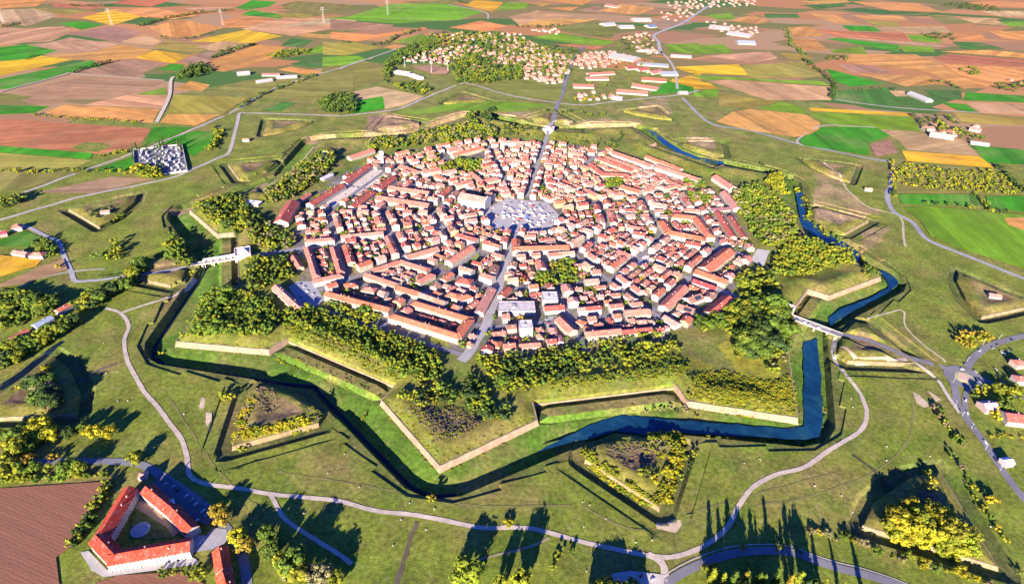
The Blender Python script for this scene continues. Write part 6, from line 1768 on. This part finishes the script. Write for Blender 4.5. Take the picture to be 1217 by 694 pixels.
# village houses, too small to pick apart
VILL = []
def hamlet(view, poly, spacing, keep=.8, hr=(3.6, 5.2)):
    w = W(view(*poly))
    x0, x1, y0, y1 = min(p[0] for p in w), max(p[0] for p in w), min(p[1] for p in w), max(p[1] for p in w)
    gx, gy = np.meshgrid(np.arange(x0, x1, spacing), np.arange(y0, y1, spacing))
    P = np.stack([gx.ravel(), gy.ravel()], 1) + rng.uniform(-.3, .3, (gx.size, 2)) * spacing
    P = P[(sd(w, P) > 0) & (rng.random(len(P)) < keep)]
    for x, y in P:
        rn = random.choices(list(ROOFS), (30, 14, 8, 30, 14, 4))[0]
        wd = random.uniform(9, 12)
        VILL.append(dict(x=x, y=y, z=.2, rz=rad(12) + random.choice((0, math.pi / 2)) + random.uniform(-.2, .2), L=random.uniform(10, 16), w=wd, h=random.uniform(*hr), rise=wd * .24, kind=random.choice(('gable', 'hip', 'hip')),
                         wc=tuple(np.array(WALLS[random.choice(('white', 'cream', 'pink', 'white'))]) * .8), rc=tuple(np.array(ROOFS[rn]) * rng.uniform(.85, 1.1)), seed=len(VILL), chim=1, depth=1))
hamlet(Z2, ((270, 200), (330, 175), (450, 160), (520, 175), (540, 205), (460, 215), (400, 230), (330, 230)), 22, .7)
hamlet(Z2, ((310, 130), (420, 118), (560, 118), (640, 125), (680, 160), (600, 180), (480, 150), (340, 150)), 26, .6)
hamlet(Z2, ((580, 165), (680, 155), (760, 190), (830, 205), (800, 300), (700, 290), (650, 260), (620, 210)), 21, .75)
hamlet(Z2, ((500, 200), (560, 185), (640, 215), (600, 245), (540, 230)), 22)
hamlet(Z2, ((680, 110), (790, 105), (780, 125), (700, 122)), 26)
hamlet(Z2, ((840, 195), (960, 185), (1040, 205), (1000, 225), (860, 235)), 24)
hamlet(Z2, ((820, 340), (900, 330), (960, 350), (890, 365), (830, 360)), 22, .7)
hamlet(Z2, ((1000, 135), (1110, 120), (1120, 145), (1060, 190)), 30, .5)
hamlet(VZ, ((600, 160), (700, 165), (690, 195), (570, 190)), 30, .6)
hamlet(VZ, ((640, 235), (740, 225), (730, 265), (660, 265)), 26, .7)
hamlet(VZ, ((760, 10), (940, 0), (1217, 0), (1217, 40), (960, 40), (880, 70), (760, 25)), 42, .8)
hamlet(VZ, ((860, 60), (930, 50), (900, 90), (850, 85)), 36, .6)
hamlet(Z3, ((1140, 285), (1217, 285), (1217, 305), (1150, 305)), 30, .6)
hamlet(Z3, ((870, 445), (1000, 470), (990, 495), (880, 465)), 24, .4)
hamlet(Z3, ((1030, 440), (1110, 450), (1090, 480), (1040, 470)), 26, .4)
hamlet(Z2, ((210, 215), (270, 195), (330, 215), (300, 232), (230, 228)), 24, .6)
hamlet(Z2, ((420, 235), (520, 225), (560, 250), (460, 262)), 26, .5)
hamlet(Z2, ((640, 262), (790, 285), (780, 305), (660, 290)), 20, .8)
hamlet(VZ, ((330, 300), (480, 250), (560, 300), (470, 330), (340, 340)), 24, .75)
hamlet(VZ, ((480, 455), (600, 470), (560, 487), (470, 480)), 24, .6)
hamlet(VZ, ((950, 105), (1217, 130), (1217, 175), (1080, 165), (960, 130)), 40, .7)
hamlet(VZ, ((740, 40), (860, 60), (830, 110), (740, 90)), 38, .5)
merge_houses(VILL, 'village_houses', 'small pale houses of the village and suburbs beyond the far gate', False)

# ------------------------------------------------------------------ gates, bridges, aqueduct
def gatehouse(g, side, dome):
    ux, uy = PO(1, g)
    x, y = PO(462, g)
    root = empty('gatehouse', (x, y, 0), math.atan2(uy, ux))
    tag(root, f'{"domed" if dome else "flat roofed"} white stone town gate at the {side} entrance', 'gate')
    w = MB()
    wc = (.60, .53, .48)
    w.box(-12, 10, -13, -3.2, -1, 9.5, 0, wc)
    w.box(-12, 10, 3.2, 13, -1, 9.5, 0, wc)
    w.box(-12, 10, -3.2, 3.2, 6.2, 9.5, 0, wc)
    for i in range(6):                                  # arch head inside the passage
        t0 = math.pi * i / 6
        w.box(-12.1, 10.1, -3.2 * math.cos(t0) - .25, -3.2 * math.cos(t0) + .25, 6.2 - (1 - math.sin(t0)) * 2.6 - .1, 6.25, 0, wc)
    link('wall', w.mesh('wall', (M_WALL,)), root)
    p = MB()
    for x0, x1, y0, y1 in ((-12.4, 10.4, -13.4, -12.4), (-12.4, 10.4, 12.4, 13.4), (-12.4, -11.4, -12.4, 12.4), (9.4, 10.4, -12.4, 12.4)):
        p.box(x0, x1, y0, y1, 9.4, 10.8, 0, (.62, .57, .54))
    link('parapet', p.mesh('parapet', (M_WALL,)), root)
    r = MB()
    r.box(-11.4, 9.4, -12.4, 12.4, 9.45, 9.7, 0, (.55, .40, .36))
    if dome:
        r.cyl(-1, 0, 9.7, 12.5, 6.5, 6.3, 12, 0, (.82, .74, .68))
        r.cyl(-1, 0, 12.5, 15.5, 6.8, 1.0, 12, 0, (.60, .36, .27))
    else:
        r.add([(x_, y_, z_) for z_ in (9.7, 11.6) for x_, y_ in ((-8, -7), (6, -7), (6, 7), (-8, 7))] + [(-4, 0, 14), (2, 0, 14)], [(0, 1, 5, 4), (1, 2, 6, 5), (2, 3, 7, 6), (3, 0, 4, 7), (4, 5, 9, 8), (6, 7, 8, 9), (5, 6, 9), (7, 4, 8)], 0, (.86, .80, .78))
    link('roof', r.mesh('roof', (M_ROOF,)), root)
    f = MB()
    for s in (-1, 1):
        for yy in (4.2, 8.2, 12.2):
            f.box(10, 10.7, s * yy - .6, s * yy + .6, -1, 9.3, 0, (.86, .80, .74))
    f.box(9.9, 10.9, -13.2, 13.2, 8.4, 9.2, 0, (.86, .80, .74))
    link('pilaster', f.mesh('pilaster', (M_WALL,)), root)
for g, sd_, dm in ((60, 'right', True), (-60, 'left', False), (180, 'far', True)):
    gatehouse(g, sd_, dm)
def bridge(g, r0, r1, width, label, arches=4):
    ux, uy = PO(1, g)
    x, y = PO((r0 + r1) / 2, g)
    root = empty('bridge', (x, y, 0), math.atan2(uy, ux))
    tag(root, label, 'bridge')
    L_ = r1 - r0
    hw = width / 2
    d = MB()
    d.box(-L_ / 2, L_ / 2, -hw, hw, -.7, .25, 0, (.36, .33, .34))
    link('deck', d.mesh('deck', (M_ROAD,)), root)
    for s in (-1, 1):
        p = MB()
        p.box(-L_ / 2, L_ / 2, s * hw - .35, s * hw + .35, -.9, 1.3, 0, (.42, .36, .32))
        link('parapet', p.mesh('parapet', (M_BRICK,)), root)
    for i in range(arches + 1):
        p = MB()
        xx = -L_ / 2 + L_ * i / arches
        p.box(xx - 1, xx + 1, -hw + .1, hw - .1, -9, -.75, 0, (.62, .48, .38))
        link('pier', p.mesh('pier', (M_BRICK,)), root)
bridge(60, 472, 540, 11, 'arched road bridge across the moat at the right gate')
bridge(-60, 472, 536, 8, 'road bridge beside the aqueduct at the left gate')
bridge(180, 472, 536, 11, 'road bridge over the moat at the far gate')
ax0, ax1 = G(241, 309, 5), G(289, 301, 5)
aL = math.hypot(ax1[0] - ax0[0], ax1[1] - ax0[1])
aq = empty('aqueduct', ((ax0[0] + ax1[0]) / 2, (ax0[1] + ax1[1]) / 2, 0), math.atan2(ax1[1] - ax0[1], ax1[0] - ax0[0]))
tag(aq, 'white arcaded aqueduct reaching the left gate', 'aqueduct')
nb = 6
bw = aL / nb
for i in range(nb):
    m = MB()
    xa = -aL / 2 + bw * i
    m.box(xa, xa + 1.4, -1.3, 1.3, -9, 1.6, 0, (.86, .80, .76))
    k = 8
    ra = (bw - 1.4) / 2
    xc = xa + 1.4 + ra
    for j in range(k):
        t0, t1 = math.pi * j / k, math.pi * (j + 1) / k
        x0, z0, x1, z1 = xc - ra * math.cos(t0), 1.6 + 2.6 * math.sin(t0), xc - ra * math.cos(t1), 1.6 + 2.6 * math.sin(t1)
        vs = [(x, y, z) for y in (-1.3, 1.3) for x, z in ((x0, z0), (x1, z1), (x1, 5.2), (x0, 5.2))]
        m.add(vs, [(0, 1, 2, 3), (7, 6, 5, 4), (0, 4, 5, 1)], 0, (.86, .80, .76))
    m.box(xa, xa + 1.4, -1.3, 1.3, 1.6, 5.2, 0, (.86, .80, .76))
    link('arch', m.mesh('arch', (M_WALL,)), aq)
m = MB()
m.box(-aL / 2, aL / 2 + 1, -1.6, 1.6, 5.2, 6.2, 0, (.90, .86, .83))
link('channel', m.mesh('channel', (M_WALL,)), aq)

# ------------------------------------------------------------------ water tower
wx, wy = G(*ZA((778, 262))[0], 0)
wt = empty('water_tower', (wx, wy, 0))
tag(wt, 'tall white water tower behind the parade ground', 'water tower')
m = MB()
m.cyl(0, 0, -1, 19, 3.4, 3.0, 16, 0, (.82, .80, .78))
link('shaft', m.mesh('shaft', (M_WALL,)), wt)
m = MB()
m.cyl(0, 0, 19, 21, 3.0, 5.0, 16, 0, (.84, .82, .80))
m.cyl(0, 0, 21, 27, 5.0, 5.0, 16, 0, (.84, .82, .80))
m.cyl(0, 0, 27, 28.5, 5.2, .6, 16, 0, (.70, .66, .64))
link('tank', m.mesh('tank', (M_WALL,)), wt)

# ------------------------------------------------------------------ piazza
st = empty('flagstaff_monument', (0, 0, .08))
tag(st, 'stone flagstaff monument in the centre of the piazza', 'monument')
m = MB()
for i, (r_, z0, z1) in enumerate(((7, 0, .5), (5.5, .5, 1.0), (3, 1.0, 3.2), (2, 3.2, 4.0))):
    m.cyl(0, 0, z0, z1, r_, r_ * .96, 6, 0, (.72, .68, .64))
link('plinth', m.mesh('plinth', (M_PAVE,)), st)
m = MB()
m.cyl(0, 0, 4, 30, .35, .18, 8, 0, (.7, .68, .66))
link('staff', m.mesh('staff', (M_METAL,)), st)
def stall_mesh(col):
    c = MB()
    c.add([(x, y, 2.5) for x, y in ((-2.2, -2.2), (2.2, -2.2), (2.2, 2.2), (-2.2, 2.2))] + [(x, y, 2.15) for x, y in ((-2.25, -2.25), (2.25, -2.25), (2.25, 2.25), (-2.25, 2.25))] + [(0, 0, 3.7)],
          [(0, 1, 8), (1, 2, 8), (2, 3, 8), (3, 0, 8), (4, 5, 1, 0), (5, 6, 2, 1), (6, 7, 3, 2), (7, 4, 0, 3)], 0, col)
    return c.mesh('canopy', (M_METAL,))
pm = MB()
pm.box(-.05, .05, -.05, .05, 0, 2.3, 0, (.6, .6, .6))
POST = pm.mesh('post', (M_METAL,))
tm = MB()
tm.box(-1.8, 1.8, -.6, .6, .75, .85, 0, (.5, .35, .2))
for sx in (-1.6, 1.6):
    tm.box(sx - .06, sx + .06, -.5, .5, 0, .75, 0, (.4, .3, .2))
TABLE = tm.mesh('table', (M_METAL,))
SCOL = {'white': (.62, .61, .62), 'red': (.5, .06, .06), 'blue': (.12, .2, .5), 'orange': (.75, .35, .06), 'striped cream': (.8, .7, .5)}
SM = {k: stall_mesh(v) for k, v in SCOL.items()}
stalls, carpos = [], []
for i in range(80):
    r_, a = random.uniform(9, 50), random.uniform(0, 360)
    x, y = PO(r_, a)
    if all(math.hypot(x - q[0], y - q[1]) > 7.0 for q in stalls):
        stalls.append((x, y))
cnt = {}
stalls.sort(key=lambda q: PJ(*q)[0])
for x, y in stalls:
    cn = random.choices(list(SM), (74, 5, 6, 5, 10))[0]
    cnt[cn] = cnt.get(cn, 0) + 1
    root = empty('market_stall', (x, y, .08), random.uniform(0, 1.57))
    sc = random.uniform(1.0, 1.5)
    root.scale = (sc, sc, 1)
    tag(root, f'market stall with {cn} canopy on the piazza, {ordinal(cnt[cn])} of its colour from left', 'market stall', 'market stalls on the piazza')
    link('canopy', SM[cn], root)
    for sx in (-2, 2):
        for sy in (-2, 2):
            link('post', POST, root, (sx, sy, 0))
    link('table', TABLE, root)

# ------------------------------------------------------------------ cars
M_PAINT = material('car_paint', None, .3, (), spec=.5)
M_TYRE = material('tyre_rubber', (.02, .02, .022), .9, ())
def car_body(col):
    b = MB()
    prof = [(-2.15, .35), (2.15, .35), (2.2, .75), (1.3, .95), (.75, 1.05), (-1.75, 1.05), (-2.2, .8)]
    n = len(prof)
    b.add([(x, y, z) for y in (-.88, .88) for x, z in prof], [tuple(range(n)), tuple(range(2 * n - 1, n - 1, -1))] + [(i, n + i, n + (i + 1) % n, (i + 1) % n) for i in range(n)], 0, col)
    roof = [(-1.3, 1.46), (.1, 1.46)]
    b.add([(x, y, z) for z in (1.44, 1.5) for x, y in ((-1.3, -.66), (.1, -.66), (.1, .66), (-1.3, .66))], [(3, 2, 1, 0), (4, 5, 6, 7), (0, 1, 5, 4), (1, 2, 6, 5), (2, 3, 7, 6), (3, 0, 4, 7)], 0, col)
    return b.mesh('body', (M_PAINT,))
gb = MB()
gb.add([(-1.8, -.8, 1.04), (.8, -.8, 1.04), (.8, .8, 1.04), (-1.8, .8, 1.04), (-1.3, -.66, 1.45), (.1, -.66, 1.45), (.1, .66, 1.45), (-1.3, .66, 1.45)], [(0, 1, 5, 4), (1, 2, 6, 5), (2, 3, 7, 6), (3, 0, 4, 7), (4, 5, 6, 7)])
CGLASS = gb.mesh('windows', (M_GLASS,))
wb = MB()
wb.add([(.33 * math.cos(t), y, .33 * math.sin(t)) for y in (-.11, .11) for t in np.linspace(0, 6.2832, 10, endpoint=False)], [tuple(range(9, -1, -1)), tuple(range(10, 20))] + [(i, (i + 1) % 10, 10 + (i + 1) % 10, 10 + i) for i in range(10)])
CWHEEL = wb.mesh('wheel', (M_TYRE,))
CCOL = {'white': (.82, .82, .82), 'silver': (.45, .46, .48), 'black': (.03, .03, .035), 'red': (.45, .03, .03), 'blue': (.05, .10, .30), 'grey': (.18, .18, .2)}
CB = {k: car_body(v) for k, v in CCOL.items()}
carn = {}
def car(x, y, rz, where, z=None, col=None):
    cn = col or random.choices(list(CB), (34, 22, 14, 8, 10, 12))[0]
    k = (cn, where)
    carn[k] = carn.get(k, 0) + 1
    root = empty('car', (x, y, H1(x, y) + .4 if z is None else z), rz)
    root['_n'] = carn[k]
    lb = f'{cn} car {where}' if carn[k] == 1 else f'{ordinal(carn[k])} {cn} car {where}'
    tag(root, lb, 'car', 'cars on roads and parking places')
    del root['_n']
    link('body', CB[cn], root)
    link('windows', CGLASS, root)
    for sx in (-1.35, 1.35):
        for sy in (-.82, .82):
            link('wheel', CWHEEL, root, (sx, sy, .33))
def carpx(px, py, ang_to, where, z=None, col=None):
    x, y = G(px, py, 0.5)
    qx, qy = G(*ang_to, .5)
    car(x, y, math.atan2(qy - y, qx - x), where, z, col)
for px, py in Y5((405, 165), (450, 185), (495, 200), (525, 214), (575, 238)):
    r_, _ = polar(*G(px, py, 1))
    x, y = PO(r_, 60)
    ux, uy = PO(1, 60)
    side = random.choice((-2, 2))
    car(x - uy * side, y + ux * side, math.atan2(uy, ux), 'on the right gate bridge, counted from the gate', .26)
RZ = V(1100, 400, .098)
for (a, b), to in (((440, 400), (520, 410)), ((600, 430), (640, 470)), ((480, 340), (520, 330)), ((820, 140), (900, 110)), ((660, 170), (720, 120)), ((1050, 40), (1100, 30)), ((880, 105), (950, 80))):
    carpx(*RZ((a, b))[0], RZ(to)[0], 'at the roundabout and its upper arm, counted clockwise')
for (a, b), to in (((400, 330), (440, 390)), ((490, 455), (530, 510)), ((290, 200), (320, 260)), ((330, 110), (320, 160)), ((345, 215), (360, 250)), ((580, 600), (620, 650))):
    carpx(*V(1100, 460, .1441)((a, b))[0], V(1100, 460, .1441)(to)[0], 'on the straight right road, counted from the roundabout')
for a, b in ((920, 190), (960, 215), (1000, 180), (1040, 160), (850, 400), (870, 440), (890, 480), (930, 560)):
    carpx(*RZ((a, b))[0], RZ((a + 60, b + 60))[0], 'parked on the shaded lot right of the roundabout')
for a, b in ((540, 40), (565, 60), (590, 80), (640, 95), (665, 115), (720, 150), (750, 175), (775, 200), (820, 240), (840, 265), (780, 300), (740, 270)):
    carpx(*KC((a, b))[0], KC((a + 30, b - 25))[0], 'in the convent car park, counted from the top')
for a, b in ((790, 440), (810, 420), (750, 470), (735, 450)):
    carpx(*KC((a, b))[0], KC((a + 40, b - 20))[0], 'on the convent forecourt')
carpx(762, 684, (766, 680), 'on the pale lot at the bottom edge', None, 'red')
carpx(776, 688, (780, 684), 'on the pale lot at the bottom edge', None, 'white')
for i in range(26):
    a = 360 * i / 26
    if min(abs((a - q + 180) % 360 - 180) for q in range(0, 360, 60)) < 6:
        continue
    x, y = PO(57, a)
    car(x, y, rad(a + TH0), 'parked along the rim of the piazza, counted round the rim', .1)
for a, b in ((210, 450), (240, 470), (260, 500), (220, 540), (250, 560), (300, 520), (200, 500)):
    carpx(*ZD((a, b))[0], ZD((a + 30, b + 5))[0], 'in the open yard at the left edge of town')
for a, b in ((640, 400), (660, 390), (520, 470), (600, 420), (700, 350)):
    carpx(*ZA((a, b))[0], ZA((a + 30, b - 20))[0], 'on the parade ground')
for a, b in ((395, 180), (405, 195), (415, 210), (430, 180), (440, 205)):
    carpx(*ZH((a, b))[0], ZH((a + 20, b - 2))[0], 'in the grey parking yard at lower centre')

# ------------------------------------------------------------------ cemetery
cz_ = V(140, 160, .1008)
cp = [G(x, y) for x, y in cz_((190, 195), (760, 130), (825, 440), (560, 480), (200, 400))]
flatsheet('cemetery_ground', cp, (.20, .20, .22), M_PAVE, .9, 'paved ground of the walled cemetery, cypress shade in its colour')  # deep shade of the cypresses is put into the dark ground colour
zc = 1.0
for i in range(5):
    a, b = cp[i], cp[(i + 1) % 5]
    L_ = math.hypot(b[0] - a[0], b[1] - a[1])
    m = MB()
    m.box(0, L_, -.4, .4, -1, 2.8, 0, (.38, .36, .35))
    m.box(0, L_, -.55, .55, 2.8, 3.05, 0, (.66, .55, .48))
    tag(link('cemetery_wall', m.mesh('cemetery_wall', (M_WALL,)), None, (*a, zc), math.atan2(b[1] - a[1], b[0] - a[0])), 'pale cemetery wall along its ' + ('upper edge', 'right edge', 'lower right edge', 'lower left edge', 'left edge')[i], 'wall')
tb = []
for k, (cw_, cl_, ch_) in enumerate(((3.2, 4.2, 3.4), (2.6, 3.4, 2.4), (5, 7, 4.6))):
    m = MB()
    m.box(-cw_ / 2, cw_ / 2, -cl_ / 2, cl_ / 2, 0, ch_, 0, (.30, .30, .32))
    m.add([(x, y, z) for x in (-cw_ / 2 - .2, cw_ / 2 + .2) for y, z in ((-cl_ / 2 - .2, ch_), (cl_ / 2 + .2, ch_), (0, ch_ + 1.2))], [(0, 2, 1), (3, 4, 5), (0, 3, 5, 2), (1, 2, 5, 4), (0, 1, 4, 3)], 0, (.30, .29, .31))
    m.box(-cw_ / 2 - .05, -cw_ / 2, -.5, .5, 0, 2, 0, (.2, .2, .22))
    tb.append(m.mesh('tomb', (M_WALL,)))
tp = []
while len(tp) < 64:
    q = cp[0][0] + random.uniform(-20, 170), cp[2][1] + random.uniform(-60, 170)
    if sd(cp, np.array([q]))[0] > 4 and all(math.hypot(q[0] - o[0], q[1] - o[1]) > 7 for o in tp):
        tp.append(q)
tp.sort(key=lambda q: PJ(*q)[0])
for i, (x, y) in enumerate(tp):
    o = link('tomb', tb[random.choices((0, 1, 2), (5, 5, 2))[0]], None, (x, y, zc - .05), rad(15))
    tag(o, f'white family tomb in the walled cemetery, {ordinal(i + 1)} from left', 'tomb', 'tombs in the cemetery')

# ------------------------------------------------------------------ pylons, floodlights, lamp posts
def mast_mesh(h, w, arms):
    legs = MB()
    for sx in (-1, 1):
        for sy in (-1, 1):
            for z0, z1, a, b in ((0, h * .6, w, w * .4), (h * .6, h, w * .4, w * .15)):
                t = .22
                vs = [(sx * r_ + dx, sy * r_ + dy, z) for z, r_ in ((z0, a), (z1, b)) for dx, dy in ((-t, -t), (t, -t), (t, t), (-t, t))]
                legs.add(vs, [(0, 1, 5, 4), (1, 2, 6, 5), (2, 3, 7, 6), (3, 0, 4, 7)], 0, (.34, .33, .32))
    for z in np.linspace(h * .1, h * .9, 9):
        r_ = np.interp(z, [0, h * .6, h], [w, w * .4, w * .15])
        legs.box(-r_, r_, -r_ - .2, -r_ + .2, z - .25, z + .25, 0, (.34, .33, .32))
        legs.box(-r_, r_, r_ - .2, r_ + .2, z - .25, z + .25, 0, (.34, .33, .32))
    ar = MB()
    for z, l in arms:
        ar.box(-l, l, -.5, .5, z, z + 1.2, 0, (.34, .33, .32))
    return legs.mesh('lattice', (M_METAL,)), ar.mesh('crossarm', (M_METAL,))
PL = mast_mesh(62, 3.2, ((52, 9), (58, 7)))
for (px, py), nm in zip(Z1((14, 86), (400, 92), (797, 95), (1157, 84)) + Z2((168, 56)), ('leftmost', 'second from left', 'third from left', 'fourth from left', 'rightmost')):
    x, y = G(px, py)
    root = empty('power_pylon', (x, y, 0), .4)
    tag(root, f'pale lattice power pylon in the far fields, {nm} of five', 'pylon', 'power pylons in the far fields')
    link('lattice', PL[0], root)
    link('crossarm', PL[1], root)
FLm = mast_mesh(30, 1.4, ((28, 4), (30, 4)))
for (px, py), nm in zip(V(460, 60, .1643)((128, 122), (268, 92), (322, 165), (440, 150)), ('leftmost', 'second', 'third', 'rightmost')):
    x, y = G(px, py)
    root = empty('floodlight_mast', (x, y, 0))
    tag(root, f'floodlight mast at the sports pitch, {nm} from the left', 'floodlight', 'floodlight masts of the sports pitch')
    link('mast', FLm[0], root)
    link('lamp_head', FLm[1], root)
lp = MB()
lp.cyl(0, 0, 0, 8, .12, .08, 6, 0, (.7, .7, .7))
lh = MB()
lh.box(0, 1.8, -.07, .07, 7.9, 8.05, 0, (.7, .7, .7))
lh.box(1.5, 2.3, -.18, .18, 7.8, 7.98, 0, (.8, .8, .8))
LP, LH = lp.mesh('pole', (M_METAL,)), lh.mesh('lamp_head', (M_METAL,))
for i, (px, py) in enumerate(V(1100, 460, .1441)((375, 345), (490, 515), (300, 240), (240, 160), (610, 690)) + RZ((500, 300), (690, 105), (890, 30), (330, 560), (640, 620))):
    x, y = G(px, py)
    root = empty('street_lamp', (x, y, H1(x, y)), random.uniform(0, 6))
    tag(root, ('grey street lamp on the straight right road, ' if i < 5 else 'grey street lamp around the roundabout, ') + ordinal(i % 5 + 1) + ' of five', 'street lamp', 'street lamps on the right')
    link('pole', LP, root)
    link('lamp_head', LH, root)

# ------------------------------------------------------------------ stone blocks and vents scattered on the glacis
sb = bmesh.new()
bmesh.ops.create_cube(sb, size=1.0)
bmesh.ops.bevel(sb, geom=sb.edges[:], offset=.18, segments=1, affect='EDGES')
me = bpy.data.meshes.new('stone')
sb.to_mesh(me)
sb.free()
me.materials.append(material('pale_stone', (.42, .39, .34), .9, ((1.5, .2),)))
spots = V(640, 570, .1008)((520, 265), (605, 300), (795, 460), (535, 555)) + V(860, 500, .1008)((240, 500), (435, 470)) + V(400, 590, .1972)((340, 295), (390, 140), (540, 200), (440, 40), (590, 75)) + Y1((620, 140), (705, 485), (765, 485), (635, 320), (1100, 565), (480, 430)) + K2((915, 590), (1095, 670), (90, 250), (1010, 480)) + Z8((600, 35), (605, 65), (725, 205), (725, 255), (565, 380), (470, 345), (275, 250), (1095, 490), (605, 440), (880, 240)) + V(690, 640, .115)((570, 40), (740, 15), (535, 240), (60, 335), (155, 165)) + V(330, 600, .1355)((170, 70), (230, 75), (445, 605))
spots.sort()
for i, (px, py) in enumerate(spots):
    x, y, z = GP(px, py)
    o = link('stone_block', me, None, (x, y, z + .5), rng.uniform(0, 3))
    o.scale = (rng.uniform(.9, 1.8), rng.uniform(.7, 1.2), rng.uniform(.8, 1.4))
    tag(o, f'pale stone block lying on the grass glacis, {ordinal(i + 1)} from left', 'stone block', 'stone blocks on the glacis')
for nm, poly, lb in (('bare_patch', Y5((690, 370), (720, 360), (800, 430), (1090, 430), (1100, 450), (800, 450)), 'tan earth bank of the right gate ravelin'), ('bare_patch', ZR((20, 370), (50, 385), (110, 440), (80, 455), (40, 430)), 'pink bare earth patch near the cycle path'), ('bare_patch', ZR((95, 365), (130, 385), (170, 415), (140, 420)), 'small bare earth patch near the cycle path'), ('bare_patch', K2((190, 155), (215, 160), (205, 220), (175, 220)), 'upper pale worn patch left of the left ravelin'), ('bare_patch', K2((215, 240), (250, 245), (250, 310), (235, 360), (215, 300)), 'lower pale worn patch left of the left ravelin'), ('bare_patch', ZB((0, 310), (110, 290), (170, 310), (120, 380), (0, 350)), 'pale gravel patch beside the right ravelin tip')):
    w = [GP(x, y)[:2] for x, y in poly]
    flatsheet(nm, w, (.55, .42, .30), M_PATH, .12, lb)
